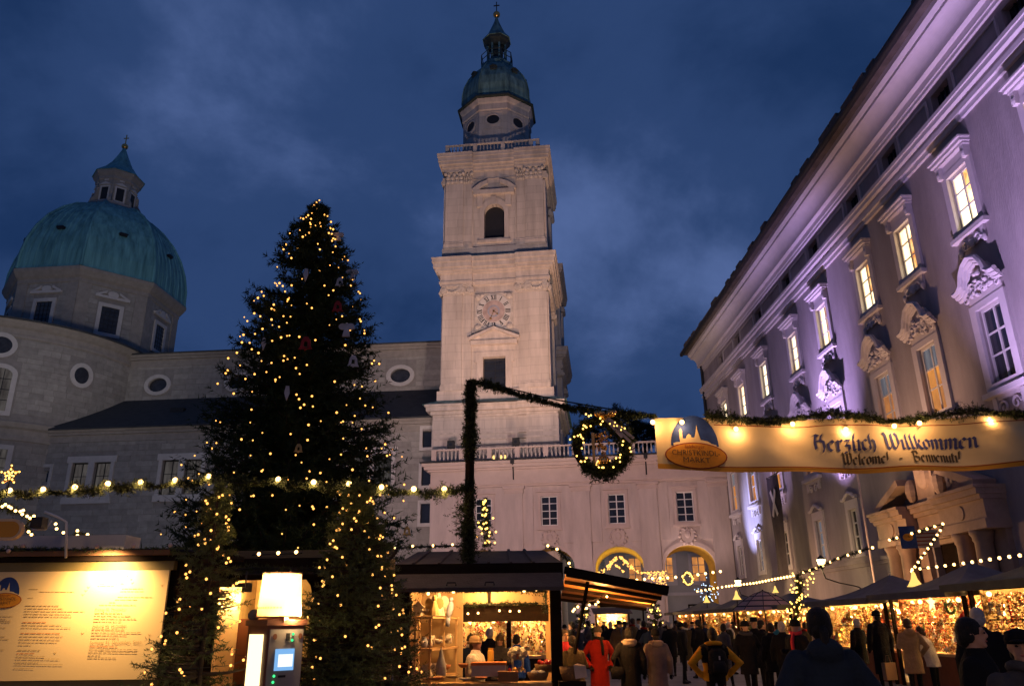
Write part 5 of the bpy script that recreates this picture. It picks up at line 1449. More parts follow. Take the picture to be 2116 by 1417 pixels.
# lit garland to the left of the post
lb = [(20, 1013), (89, 1011), (155, 1006), (223, 999), (291, 996), (362, 992), (431, 984), (575, 990), (648, 996), (721, 999), (788, 1006), (855, 1010), (918, 1010)]
lbw = [P(x, y, YG - 0.3) for x, y in lb]
lpath = [P(-70, 1022, YG - 0.3)] + [p + Vector((0, 0.02, -0.02)) for p in lbw] + [P(962, 1003, YG - 0.1)]
pth = []
for a, b in zip(lpath[:-1], lpath[1:]):
    for t in np.linspace(0, 1, 5)[:-1]:
        pth.append(a.lerp(b, t) + Vector((0, 0, -0.07 * math.sin(math.pi * t))))
pth.append(lpath[-1])
garland('fir_garland', 'fir garland with big bulbs strung from the left edge to the post', pth, 0.13, 260, 0.055, 0.014, 9, lbw, 0.045, BULB)
for b in lbw: point('garland_bulb_light', b + Vector((0, -0.07, -0.06)), 6.5, (1.0, 0.55, 0.24), 0.04)

# wreath with lantern
wc = P(1243, 921, YG - 0.05)
wr = empty('wreath', wc, 0, 'big fir wreath with fairy lights hanging left of the banner', 'wreath')
wp = [Vector((0.42 * math.cos(a), 0, 0.42 * math.sin(a) * 1.05)) for a in np.linspace(0, 2 * math.pi, 40)]
MB().tube(wp[:-1], 0.07, 6, closed=True).build('hoop', M['wood_dark'], wr)
link('greenery', garland_mesh(wp, 0.19, 620, 0.06, 0.016, 10, M['garland']), wr)
rg = np.random.default_rng(8); pts = []
for i in range(46):
    a = rg.uniform(0, 2 * math.pi); r = rg.uniform(0.30, 0.55); pts.append((r * math.cos(a), -0.17, r * 1.05 * math.sin(a)))
bulbs_on(wr, pts, 0.015, FAIRY_Y)
MB().tube([(0, 0, 0.5), (0.02, 0, 0.62)], 0.012, 5).build('hanger', M['iron'], wr)
M['foil'] = mat('gold_foil_ribbon', (0.72, 0.40, 0.14), 0.25, 0.3, 6, metal=0.8)
bw = MB()
for k, (a, l) in enumerate(((2.6, 0.2), (0.5, 0.22), (2.0, 0.15), (1.0, 0.16))):
    lp = [(0.06 + l * t * math.cos(a) + 0.06 * math.sin(t * math.pi) * (1 if k % 2 else -1), -0.16 - 0.03 * k, 0.46 + l * t * math.sin(a) * 0.5 + 0.03 * math.sin(t * math.pi)) for t in np.linspace(0, 1, 6)]
    bw.tube(lp, [0.02, 0.05, 0.06, 0.05, 0.03, 0.01], 6)
bw.ball((0.06, -0.18, 0.46), (0.05, 0.04, 0.05))
bw.build('bow', M['foil'], wr, True)
rb = MB()
for o_, e_ in ((0.0, (0.46, 0.02)), (0.03, (0.52, 0.08)), (-0.03, (0.33, 0.1))):
    a = Vector((0.08 + o_, -0.17, 0.44)); b = Vector((e_[0], -0.19, e_[1])); d = (b - a)
    rb.beam(a, b, 0.045, 0.004, up=(0, 1, 0.2))
rb.build('ribbon', mat('pale_gauze_ribbon', (0.6, 0.45, 0.36), 0.4, 0.2, 5), wr)
la = empty('wreath_lantern', P(1246, 920, YG - 0.06), 0, 'gold bead lantern hanging inside the big wreath', 'lantern')
o = MB(); o.beam((-0.16, 0, -0.36), (-0.16, 0, 0.22), 0.05, 0.02, up=(0, 1, 0)); o.build('gold_strip', M['foil'], la)
o = MB(); rg = np.random.default_rng(3)
for i in range(60):
    o.ball((rg.normal() * 0.06, rg.normal() * 0.05, rg.uniform(-0.22, 0.22)), rg.uniform(.012, .028), 6, 4)
tag(o.build('bead_cluster', M['foil'], la, True), kind='stuff')
o = MB(); o.lathe([(0.02, -0.36), (0.09, -0.33), (0.11, -0.25), (0.08, -0.2)], 12); o.build('bauble', M['foil'], la, True)
lp = MB(); lp.tube([(-0.13, -0.03, -0.34), (-0.1, -0.04, -0.27), (0, -0.05, -0.24), (0.1, -0.04, -0.27)], 0.012, 5); lp.build('lit_wire', FAIRY_Y, la)

# strings of bulbs over the right-hand stalls; (px, py, Y) knots
def knots(ks, n, sag=0.0):
    w_ = [P(x, y, Y) for x, y, Y in ks]
    p = lerp_path(w_, n)
    return [Vector(q) for q in p]
z2 = lambda x, y: (1160 + x / 4.232, 1120 + y / 4.232)
bl = [z2(*q) for q in ((527, 323), (595, 322), (660, 325), (728, 318), (797, 312), (863, 308), (930, 305), (1000, 300), (1064, 293), (1128, 285), (1194, 278), (1260, 268), (1326, 258), (1390, 250))]
string_of('light_string', 'row of bulbs crossing in front of the two arches', [P(x, y - 1, 45) for x, y in bl], [P(x, y + 1, 45) for x, y in bl], 0.075, BULB)
ks = knots([(1441, 1221, 40), (1500, 1211, 38), (1560, 1204, 35), (1600, 1196, 33), (1640, 1189, 31)], 30)
string_of('light_string', 'dense row of bulbs above the striped parasol', ks, ks, 0.048, BULB)
ks = knots([(1648, 1186, 30), (1690, 1172, 28), (1740, 1150, 26), (1803, 1131, 24.5)], 10)
garland('lit_garland', 'thin lit garland rising past the wall lantern', ks, 0.10, 60, 0.06, 0.018, 6, ks[1:], 0.042, BULB)
ks = knots([(1838, 1115, 24), (1890, 1100, 23.5), (1948, 1082, 23)], 8)
garland('lit_garland', 'short lit garland in front of the palace portal', ks, 0.09, 60, 0.06, 0.018, 6, ks, 0.040, BULB)
ks = knots([(1949, 1086, 23), (1930, 1115, 23), (1905, 1150, 23), (1884, 1180, 23)], 11)
garland('lit_garland', 'lit garland slanting down from the portal to the stalls', ks, 0.07, 50, 0.06, 0.018, 6, ks[1:], 0.038, BULB)
ks = knots([(1885, 1176, 22), (1940, 1170, 20.5), (2000, 1162, 19), (2060, 1153, 17.5), (2130, 1144, 16)], 14)
string_of('light_string', 'row of bulbs above the grey canopies on the right', ks, ks, 0.036, BULB)
# lit fir-wrapped pole between the stalls
pl_ = [P(1648 + 3 * math.sin(t * 5), 1190 + 105 * t, 30.5) for t in np.linspace(0, 1, 12)]
gp2 = garland('garland_pole', 'pole wrapped in lit garland beside the striped parasol', pl_, 0.26, 150, 0.09, 0.025, 7, cat='post')
rg = np.random.default_rng(13)
bulbs_on(gp2, [Vector((rg.normal() * 0.28, -0.2, 0)) + (pl_[int(i / 70 * 12)] - pl_[0]) + Vector((0.12 * math.sin(i), 0, rg.uniform(-.1, .1))) for i in range(70)], 0.03, FAIRY_Y)
# hanging lit cone garland right of the post
cg = [P(1000 + 6 * t, 1035 + 88 * t, 14.5) for t in np.linspace(0, 1, 10)]
g3 = empty('lit_cone_garland', cg[0], 0, 'hanging cone of fir and yellow lights right of the wrapped post', 'garland')
V, F = merge([needles(np.array([tuple(p - cg[0]) for p in cg]).repeat(26, 0) + NP.normal(size=(260, 3)) * 0.03, NP.normal(size=(260, 3)) * [1, 1, .6] + [0, 0, -.4], (0.04 + 0.10 * np.linspace(0, 1, 10)).repeat(26), 8, 0.05, 0.013)])
link('greenery', np_mesh('greenery', V, F, M['garland']), g3)
bulbs_on(g3, [cg[min(9, i // 3)] - cg[0] + Vector((rg.normal() * (0.03 + 0.05 * i / 30), -0.08, rg.normal() * 0.03)) for i in range(30)], 0.018, FAIRY_Y)
# tent-like curtain of fairy lights hung before the arcade
YC = 60.0
lc = empty('light_curtain', P(1278, 1145, YC), 0, 'peaked curtain of tiny fairy lights hung before the middle arch', 'light string')
o0 = Vector(lc.location); rg = np.random.default_rng(17); pts = []
def seg(a, b, n, th):
    for i in range(n):
        t = rg.uniform(); pts.append((a[0] + (b[0] - a[0]) * t + rg.normal() * th, a[1] + (b[1] - a[1]) * t + abs(rg.normal()) * th * 1.3))
seg((1277, 1148), (1243, 1180), 60, 2.2); seg((1243, 1180), (1212, 1184), 26, 1.6); seg((1281, 1148), (1320, 1182), 60, 2.2); seg((1272, 1165), (1290, 1180), 20, 1.5)
seg((1320, 1182), (1372, 1179), 30, 2.2)
for i in range(100): pts.append((rg.uniform(1338, 1378), rg.uniform(1180, 1222)))
me = MB().ball((0, 0, 0), 0.048, 6, 4).mesh('bulb', FAIRY, True)
for x, y in pts[:296]: link('bulb', me, lc, P(x, y, YC) - o0)
MB().tube([P(x, y, YC) - o0 for x, y in ((1212, 1184), (1243, 1180), (1279, 1146), (1320, 1181), (1376, 1178))], 0.02, 4).build('wire', M['iron'], lc)
# small lit wreath and blue light cluster
wc2 = P(1421, 1195, 44); w2 = empty('wreath', wc2, 0, 'small lit wreath hanging under the right-hand arch', 'wreath')
cp = [Vector((0.26 * math.cos(a), 0, 0.3 * math.sin(a))) for a in np.linspace(0, 2 * math.pi, 20)]
link('greenery', garland_mesh(cp, 0.10, 120, 0.08, 0.03, 6, M['garland']), w2)
bulbs_on(w2, [p * rg.uniform(.85, 1.15) + Vector((0, -0.1, 0)) for p in cp for _ in (0, 1)], 0.032, FAIRY_Y)
w3 = empty('light_cluster', P(1463, 1228, 50), 0, 'cluster of cold bluish lights behind the stalls', 'light string')
MB().tube([(0, 0, -1.2), (0, 0, 0.5)], 0.05, 6).build('stem', M['iron'], w3)
bulbs_on(w3, [(rg.normal() * .33, rg.normal() * .2, rg.normal() * .42) for i in range(40)], 0.03, FAIRY_B)
# gold light star at the far left
st = empty('light_star', P(22, 981, 12.5), 0, 'small golden star of lights above the left garland', 'star')
sp = [((0.15 if i % 2 == 0 else 0.065) * math.sin(i * math.pi / 5), (0.15 if i % 2 == 0 else 0.065) * math.cos(i * math.pi / 5)) for i in range(10)]
MB().tube([(x, 0, z) for x, z in sp], 0.012, 5, closed=True).build('frame', M['gold'], st)
MB().tube([(0, 0, -0.08), (0, 0, -0.35)], 0.012, 5).build('stick', M['iron'], st)
bulbs_on(st, [(x * q, -0.02, z * q) for x, z in sp for q in (1.0, 0.6)] + [(0, -0.02, 0)], 0.014, FAIRY_Y)
# ================================================================== MARKET: HUTS, STALLS, GOODS
def Z(py, Y, px=1000): return P(px, py, Y).z
def Xp(px, Y, py=1280): return P(px, py, Y).x

# ------------------------------------------------------------------ item prototypes (one mesh each, shared)
G = {}
def gm(name, col, **k):
    if name not in M: M[name] = mat(name, col, **k)
    return M[name]
STRAW = gm('straw', (0.62, 0.42, 0.16), rough=0.7); CERAM = gm('cream_ceramic', (0.62, 0.52, 0.40), rough=0.35); CERB = gm('blue_grey_ceramic', (0.36, 0.38, 0.46), rough=0.35)
TERRA = gm('terracotta', (0.42, 0.16, 0.06), rough=0.6); REDG = gm('red_glass_bauble', (0.50, 0.02, 0.015), rough=0.15, spec=0.8); GOLDG = gm('gold_bauble', (0.80, 0.48, 0.12), rough=0.2, metal=0.7)
WHITEW = gm('whitewashed_wood', (0.68, 0.60, 0.46), rough=0.6); BROWNW = gm('brown_wood', (0.30, 0.14, 0.05), rough=0.6); WOOL = gm('cream_wool', (0.66, 0.58, 0.42), rough=1.0, bump=0.8, bscale=60)
GREENT = gm('green_tinsel', (0.10, 0.16, 0.05), rough=0.6); SILVER = gm('silver_tinsel', (0.66, 0.62, 0.54), rough=0.3, metal=0.6); WICKER = gm('wicker', (0.34, 0.19, 0.08), rough=0.8, bump=0.9, bscale=90)
def star_mesh(m, r=0.5, t=0.06, n=5):
    pts = [((r if i % 2 == 0 else r * 0.42) * math.sin(i * math.pi / n), (r if i % 2 == 0 else r * 0.42) * math.cos(i * math.pi / n)) for i in range(2 * n)]
    b = MB(); k = len(pts); b.add([(x, 0, z) for x, z in pts] + [(0, -t, 0), (0, t, 0)], [(i, (i + 1) % k, k) for i in range(k)] + [((i + 1) % k, i, k + 1) for i in range(k)])
    return b.mesh('star', m)
def heart_mesh(m):
    pts = [(0.45 * 16 * math.sin(t) ** 3 / 16, 0.45 * (13 * math.cos(t) - 5 * math.cos(2 * t) - 2 * math.cos(3 * t) - math.cos(4 * t)) / 16) for t in np.linspace(0, 2 * math.pi, 22)[:-1]]
    return MB().prism(pts, -0.05, 0.05).mesh('heart', m)
def bauble_mesh(m): return MB().ball((0, 0, 0), 0.45, 10, 8).lathe([(0.1, 0.42), (0.1, 0.55)], 6).mesh('bauble', m, True)
def bell_mesh(m): return MB().lathe([(0.5, -0.5), (0.47, -0.45), (0.33, -0.1), (0.27, 0.25), (0.12, 0.42), (0.05, 0.5)], 12).mesh('bell', m, True)
def pyramid_mesh(m):
    b = MB()
    for s in (-1, 1): b.beam((s * .5, 0, -.5), (s * 0.03, 0, .5), .06, .06)
    b.beam((-.5, 0, -.5), (.5, 0, -.5), .08, .06)
    for x in (-.25, 0, .25): b.beam((x, 0, -.5), (0, 0, .45), .035, .03)
    b.ball((0, 0, -.3), (.1, .06, .14), 7, 5)
    return b.mesh('candle_arch', m)
def house_mesh(m): return MB().box(-.35, .35, -.2, .2, -.5, .05).prism([(-.45, .05), (.45, .05), (0, .5)], -.25, .25).mesh('wooden_house', m)
def wreath_mesh(m): return MB().tube([(0.36 * math.cos(a), 0, 0.36 * math.sin(a)) for a in np.linspace(0, 2 * math.pi, 17)[:-1]], 0.12, 6, closed=True).mesh('small_wreath', m, True)
def beads_mesh(m):
    b = MB()
    for i in range(7): b.ball((0, 0, .45 - i * .15), 0.075, 6, 4)
    return b.mesh('bead_string', m, True)
def angel_mesh(m): return MB().lathe([(.3, -.5), (.26, -.3), (.1, .12), (.04, .2)], 10).ball((0, 0, .3), .14, 8, 6).prism(oval(-.26, .05, .2, .26, 10), .02, .06).prism(oval(.26, .05, .2, .26, 10), .02, .06).mesh('angel_figure', m)
def jug_mesh(m): return MB().lathe([(.26, -.5), (.34, -.35), (.36, 0), (.26, .3), (.22, .42), (.26, .5)], 14).tube([(.3, 0, -.2), (.55, 0, -.1), (.55, 0, .25), (.25, 0, .35)], .045, 6).mesh('jug', m, True)
def bowl_mesh(m): return MB().lathe([(.2, -.3), (.42, -.1), (.5, .2), (.45, .2), (.3, -.05)], 16).mesh('bowl', m, True)
def mug_mesh(m): return MB().lathe([(.3, -.4), (.32, .4), (.27, .4), (.26, -.2)], 12).tube([(.3, 0, -.2), (.52, 0, -.1), (.52, 0, .15), (.3, 0, .25)], .05, 6).mesh('mug', m, True)
HANG = [('star_ornament', star_mesh(STRAW)), ('star_ornament', star_mesh(SILVER)), ('heart_ornament', heart_mesh(REDG)), ('heart_ornament', heart_mesh(WHITEW)), ('bauble', bauble_mesh(REDG)), ('bauble', bauble_mesh(GOLDG)), ('bell_ornament', bell_mesh(GOLDG)), ('bell_ornament', bell_mesh(TERRA)), ('candle_arch', pyramid_mesh(WHITEW)), ('candle_arch', pyramid_mesh(STRAW)), ('wooden_house', house_mesh(WHITEW)), ('small_wreath', wreath_mesh(GREENT)), ('small_wreath', wreath_mesh(STRAW)), ('bead_string', beads_mesh(REDG)), ('bead_string', beads_mesh(GOLDG)), ('angel_figure', angel_mesh(WHITEW)), ('angel_figure', angel_mesh(SILVER))]
CATS = {'star_ornament': 'star', 'heart_ornament': 'heart', 'bauble': 'bauble', 'bell_ornament': 'bell', 'candle_arch': 'candle arch', 'wooden_house': 'ornament', 'small_wreath': 'wreath', 'bead_string': 'beads', 'angel_figure': 'figurine'}

# ------------------------------------------------------------------ pottery stall in the centre
YS = 13.0
xl, xr = Xp(832, YS), Xp(1158, YS)
stall = empty('market_stall', ((xl + xr) / 2, YS, 0), 0, 'dark wooden pottery stall with lit interior at the centre', 'stall')
so = Vector(stall.location)
def sb(name, boxes, m, smooth=False):
    mb = MB()
    for (x0, x1, y0, y1, z0, z1) in boxes: mb.box(x0 - so.x, x1 - so.x, y0 - so.y, y1 - so.y, z0, z1)
    return mb.build(name, m, stall)
zc = 0.80
sb('counter_top', [(xl + .0, xr - .12, YS - .1, YS + .42, zc - .05, zc)], M['wood_pine'])
for i in range(9): sb('front_plank', [(xl + .02 + i * .28, xl + .29 + i * .28, YS - .04 - .004 * (i % 2), YS, 0.05, zc - .051)], M['wood_dark'])
sb('corner_post', [(Xp(1137, YS), Xp(1160, YS), YS - .1, YS + .06, 0, 2.25)], M['wood_dark'])
sb('corner_post', [(xl - .02, xl + .1, YS - .05, YS + .06, 0, 2.25)], M['wood_dark'])
for i, px in enumerate((816, 826, 836)): sb('side_board', [(Xp(px, YS) , Xp(px + 9.4, YS), YS + .08 + .01 * (i % 2), YS + .11, 0, 2.25)], gm('green_grey_board', (0.10, 0.085, 0.045)))
sb('corner_post', [(xr - .16, xr - .06, YS + 2.1, YS + 2.2, 0, 2.25)], M['wood_pine'])
sb('corner_post', [(xl, xl + .1, YS + 2.1, YS + 2.2, 0, 2.25)], M['wood_pine'])
sb('left_wall', [(xl + .02, xl + .06, YS + .1, YS + 2.1, 0, 2.2)], gm('cream_panel', (0.60, 0.42, 0.22)))
zb0, zb1 = Z(1284, 15.1), Z(1250, 15.1)
sb('back_panel', [(xl + .02, xl + .82, 15.0, 15.06, 0, zb1 + .3)], gm('cream_panel', (0.60, 0.42, 0.22)))
sb('back_beam', [(xl + .1, xr - .1, 15.08, 15.2, zb0, zb1)], M['wood_dark'])
sb('back_gable', [(xl + .05, xr - .05, 15.22, 15.26, zb1 - .02, 2.55)], gm('cream_panel', (0.60, 0.42, 0.22)))
sb('gable_strut', [(Xp(1010, 15.1) - .02, Xp(1010, 15.1) + .03, 15.1, 15.2, zb1, 2.5)], M['wood_dark'])
sb('ceiling', [(xl + .1, xr - .1, YS - .1, 15.2, 2.44, 2.47)], gm('cream_panel', (0.60, 0.42, 0.22)))
# roof: lifted shutter, fascia and upper roof with battens
ze = Z(1213, 12.25); xe0, xe1 = Xp(782, 12.25), Xp(1168, 12.25)
mb = MB()
zf = Z(1184, 12.75)
mb.add([(xe0, 12.25, ze), (xe1, 12.25, ze), (Xp(1163, 12.75), 12.75, zf), (Xp(800, 12.75), 12.75, zf), (xe0, 12.25, ze - .055), (xe1, 12.25, ze - .055), (Xp(1163, 12.75), 12.75, zf - .055), (Xp(800, 12.75), 12.75, zf - .055)], [(0, 1, 2, 3), (4, 5, 1, 0), (7, 6, 5, 4), (1, 5, 6, 2), (0, 3, 7, 4)])
mb.v = [(x - so.x, y - so.y, z) for x, y, z in mb.v]
sh_ = mb.build('lifted_shutter', M['wood_roof'], stall)
for px in (932, 1012):
    x = Xp(px, 12.3) - so.x
    h = MB(); h.tube([(x - .07, -.72, ze + .03), (x - .06, -.73, ze + .075), (x + .06, -.73, ze + .075), (x + .07, -.72, ze + .03)], .012, 6); h.build('handle', M['iron'], sh_)
sb('fascia', [(Xp(806, 12.9), Xp(1166, 12.9), 12.82, 12.9, zf - .1, Z(1164, 12.9))], M['wood_dark'])
zr0, zr1 = Z(1165, 12.85), Z(1138, 14.1)
mb = MB(); xa, xb, xc, xd = Xp(810, 12.85), Xp(1168, 12.85), Xp(1128, 14.1), Xp(860, 14.1)
mb.add([(xa, 12.85, zr0), (xb, 12.85, zr0), (xc, 14.1, zr1), (xd, 14.1, zr1), (xa, 15.5, zr0), (xb, 15.5, zr0)], [(0, 1, 2, 3), (1, 5, 2), (5, 4, 3, 2), (4, 0, 3)])
mb.v = [(x - so.x, y - so.y, z) for x, y, z in mb.v]; rf = mb.build('roof', M['wood_roof'], stall)
for px0, px1 in ((850, 885), (905, 932), (1010, 1012), (1057, 1052), (1105, 1085), (960, 970)):
    b = MB(); b.beam(Vector((Xp(px0, 12.87), 12.87, zr0 + .02)) - Vector((so.x, so.y, 0)), Vector((Xp(px1, 14.08), 14.08, zr1 + .015)) - Vector((so.x, so.y, 0)), .045, .03); b.build('batten', M['wood_roof'], rf)
point('stall_lamp', (Xp(1010, 14.9), 14.85, 2.28), 45, (1.0, 0.52, 0.16), 0.03)
point('stall_lamp', (Xp(955, 13.4), 13.4, 2.25), 60, (1.0, 0.52, 0.18), 0.05)
point('stall_lamp', (Xp(1075, 13.3), 13.35, 2.15), 48, (1.0, 0.52, 0.18), 0.05)
lf = empty('work_lamp', (Xp(1000, 14.7), 14.75, 2.3), 0, 'small clamp lamp glaring under the pottery stall roof', 'lamp')
MB().box(-.06, .06, -.04, .04, -.06, .02).build('housing', M['iron'], lf); MB().box(-.05, .05, .041, .05, -.05, .01).build('lens', GLOW, lf)
gpt = [P(x, y, 13.05) for x, y in ((838, 1222), (900, 1219), (980, 1221), (1060, 1219), (1132, 1222))]
garland('fir_garland', 'short fir garland under the front eave of the pottery stall', [Vector(p) for p in lerp_path(gpt, 20)], 0.06, 150, 0.035, 0.009, 7, [P(x, y, 13.0) for x, y in ((885, 1226), (1083, 1220), (1108, 1217), (937, 1222))], 0.024, BULB)
gpt = [P(x, y, 15.05) for x, y in ((930, 1252), (1000, 1248), (1060, 1247), (1112, 1246))]
garland('fir_garland', 'fir garland on the back beam of the pottery stall', [Vector(p) for p in lerp_path(gpt, 16)], 0.08, 150, 0.04, 0.011, 7, [P(x, y, 14.95) for x, y in ((967, 1267), (988, 1266), (1032, 1261), (1054, 1262), (1073, 1262))], 0.020, BULB)
gpt = [P(846 + 4 * math.sin(t * 9), 1230 + 170 * t, 12.98) for t in np.linspace(0, 1, 10)]
garland('fir_garland', 'upright fir garland on the left post of the pottery stall', gpt, 0.055, 170, 0.035, 0.009, 7)
gpt = [P(1128, 1222 + 45 * t, 13.3) for t in np.linspace(0, 1, 5)]
garland('fir_garland', 'small fir bunch on the right post of the pottery stall', gpt, 0.07, 200, 0.035, 0.009, 7)
# row of bulbs on the roof edge behind
tb_ = [P(x, y, 14.3) for x, y in ((815, 1132), (853, 1128), (895, 1127), (935, 1125), (1140, 1128), (1150, 1135), (1160, 1142))]
garland('lit_garland', 'lit garland along the ridge of the pottery stall', [P(x, y, 14.3) for x, y in ((800, 1134), (853, 1130), (935, 1127), (960, 1128))], 0.06, 120, 0.04, 0.011, 7, tb_[:4], 0.024, BULB)
gpt = [P(x, y, 13.4) for x, y in ((1128, 1128), (1152, 1136), (1168, 1150), (1178, 1166), (1182, 1178))]
garland('lit_garland', 'lit garland curling over the right roof corner of the pottery stall', [Vector(p) for p in lerp_path(gpt, 12)], 0.05, 150, 0.04, 0.011, 7, [P(x, y, 13.35) for x, y in ((1132, 1127), (1151, 1134), (1176, 1163), (1178, 1173))], 0.022, BULB)

def put(name, mesh, px, py, Y, size, label, cat, group=None, rz=0.0, sc=(1, 1, 1), lift=0.5):
    """stand an item whose base is at (px, py) at distance Y"""
    p = P(px, py, Y)
    o = link(name, mesh, None, (p.x, p.y, p.z + size * sc[2] * lift), (0, 0, rz), (size * sc[0], size * sc[1], size * sc[2]))
    return tag(o, label, cat, group)
# shelf on the left
sx0, sx1 = Xp(850, 13.35), Xp(938, 14.6)
shelf = empty('shelf_rack', (Xp(858, 13.4), 13.4, 0), 0, 'pine shelf rack with pottery on the left of the stall', 'shelf')
fx = Vector(shelf.location)
for zz_, w_, nm in ((Z(1272, 13.4), .55, 'shelf_board'), (Z(1338, 13.4), .55, 'shelf_board'), (Z(1398, 13.4), .6, 'shelf_board')):
    b = MB(); b.add([(-.02, -.12, zz_), (.30, -.12, zz_), (.62, 1.3, zz_), (.25, 1.3, zz_)] + [(-.02, -.12, zz_ - .03), (.30, -.12, zz_ - .03), (.62, 1.3, zz_ - .03), (.25, 1.3, zz_ - .03)], [(0, 1, 2, 3), (7, 6, 5, 4), (0, 4, 5, 1), (1, 5, 6, 2), (3, 2, 6, 7), (0, 3, 7, 4)]); b.build(nm, M['wood_pine'], shelf)
for q in (0.0, .5, 1.0):
    x, y = .27 + .32 * q, -.1 + 1.36 * q
    b = MB(); b.box(x - .03, x + .0, y, y + .05, .7, Z(1272, 13.4)); b.build('upright', M['wood_pine'], shelf)
    b = MB(); b.box(x - .27, x - .24, y, y + .05, .7, Z(1272, 13.4)); b.build('upright', M['wood_pine'], shelf)
JUG = [jug_mesh(CERAM), jug_mesh(CERB), mug_mesh(CERAM), bowl_mesh(TERRA), bowl_mesh(CERAM), angel_mesh(WHITEW), jug_mesh(WHITEW)]
put('jug', JUG[1], 877, 1337, 13.45, .155, 'blue grey jug on the middle shelf of the pottery rack', 'jug')
put('jug', JUG[0], 888, 1337, 13.5, .135, 'cream jug beside the blue grey one', 'jug')
put('bowl', JUG[4], 906, 1334, 13.7, .14, 'small cream bowl on the middle shelf of the rack', 'bowl')
put('mug', JUG[2], 862, 1337, 13.42, .075, 'tiny cream mug at the shelf edge', 'mug')
put('figurine', JUG[5], 886, 1398, 13.4, .22, 'pale clay figurine on the bottom shelf', 'figurine')
put('lantern', house_mesh(CERAM), 864, 1271, 13.4, .22, 'cream house lantern on the top shelf', 'lantern')
put('figurine', angel_mesh(STRAW), 897, 1271, 13.55, .34, 'straw coloured angel on the top shelf', 'figurine')
put('figurine', angel_mesh(WHITEW), 905, 1272, 13.9, .40, 'tall white angel at the back of the top shelf', 'figurine')
put('gnome_figure', MB().lathe([(.30, -.5), (.32, -.2), (.24, .0), (.16, .15), (.10, .35), (.0, .5)], 14).ball((0, -.12, -.05), (.1, .1, .1)).mesh('gnome_figure', gm('grey_felt', (0.36, 0.34, 0.31))), 911, 1395, 13.2, .42, 'grey pointed-hat felt gnome in front of the rack', 'figurine', sc=(.62, .62, 1))
hang_ = link('bird_ornament', MB().ball((0, 0, 0), (.1, .07, .26), 10, 8).ball((-.03, 0, .28), (.07, .06, .08), 8, 6).prism([(-.06, -.2), (.06, -.2), (.09, -.5), (-.03, -.5)], -.02, .02).mesh('bird_ornament', CERB, True), None, P(930, 1258, 13.9), (0, .2, 0), (.55, .55, .55))
tag(hang_, 'blue grey hanging bird at the shelf corner', 'ornament')
rg = np.random.default_rng(4)
for i in range(60):
    k = i % 3; t = rg.uniform()
    yy = 13.35 + 1.25 * t
    px = [868, 868, 866][k] + 62 * t; py = [1271, 1334, 1392][k] - 6 * t
    nm, me = [('jug', JUG[0]), ('mug', JUG[2]), ('bowl', JUG[3]), ('bowl', JUG[4]), ('figurine', JUG[5])][rg.integers(5)]
    put(nm, me, px, py, yy, rg.uniform(.09, .17), {'jug': 'small cream jug crowded on the pine rack', 'mug': 'small cream mug crowded on the pine rack', 'bowl': 'small bowl crowded on the pine rack', 'figurine': 'small pale figurine crowded on the pine rack'}[nm], nm, 'pottery crowded on the pine rack', rg.uniform(0, 6))
# on the counter
put('wooden_box', MB().box(-.5, .5, -.3, .3, -.3, .3).box(-.53, .53, -.32, .32, -.18, -.1).box(-.53, .53, -.325, .325, .0, .08).box(-.53, .53, -.32, .32, .2, .28).mesh('wooden_box', BROWNW), 1050, 1407, 13.0, .30, 'woven wooden box on the front of the counter', 'box', sc=(1, 1, .8), lift=.3)
cr = empty('white_crate', P(1010, 1396, 13.25), 0, 'large white crate with orange rim on the counter', 'crate')
MB().box(-.27, .27, -.1, .3, 0, .16).build('side', gm('white_crate_card', (0.55, 0.48, 0.40)), cr); MB().box(-.28, .28, -.11, .31, .16, .2).build('rim', gm('orange_rim', (0.55, 0.18, 0.05)), cr)
bas = empty('basket', P(1112, 1405, 13.05), 0, 'round wicker basket of pale eggs by the right post', 'basket')
MB().lathe([(.11, 0), (.15, .05), (.17, .12), (.155, .12), (.13, .06)], 16).build('wicker_bowl', WICKER, bas, True)
for i in range(7): MB().ball((.08 * math.cos(i * .9), .07 * math.sin(i * .9), .11 + .01 * (i % 2)), (.04, .04, .03), 8, 6).build('egg', CERAM, bas, True)
bas2 = empty('basket', P(1128, 1388, 13.25), 0, 'wicker basket of red apples behind the egg basket', 'basket')
MB().lathe([(.12, 0), (.16, .05), (.18, .12), (.165, .12), (.13, .06)], 16).build('wicker_bowl', WICKER, bas2, True)
for i in range(9): MB().ball((.1 * math.cos(i * .7), .09 * math.sin(i * .7), .13 + .012 * (i % 3)), .036, 8, 6).build('apple', REDG, bas2, True)
for i, (px, py, Y, s, me, nm, lb) in enumerate(((995, 1402, 12.98, .2, bowl_mesh(TERRA), 'bowl', 'long brown dish at the front of the counter'), (935, 1400, 13.0, .22, bowl_mesh(STRAW), 'bowl', 'flat straw plate left of the crate'), (900, 1404, 12.95, .24, bowl_mesh(TERRA), 'bowl', 'wide terracotta plate at the left end of the counter'), (960, 1404, 12.95, .2, bowl_mesh(CERAM), 'bowl', 'cream plate on the front edge of the counter'), (860, 1408, 12.92, .2, bowl_mesh(STRAW), 'bowl', 'straw plate at the far left of the counter'), (957, 1378, 13.5, .17, bowl_mesh(TERRA), 'bowl', 'red clay pot beside the crate'))):
    put(nm, me, px, py, Y, s, lb, 'dish', sc=(1, 1, .35 if i < 5 else .8), lift=.25)
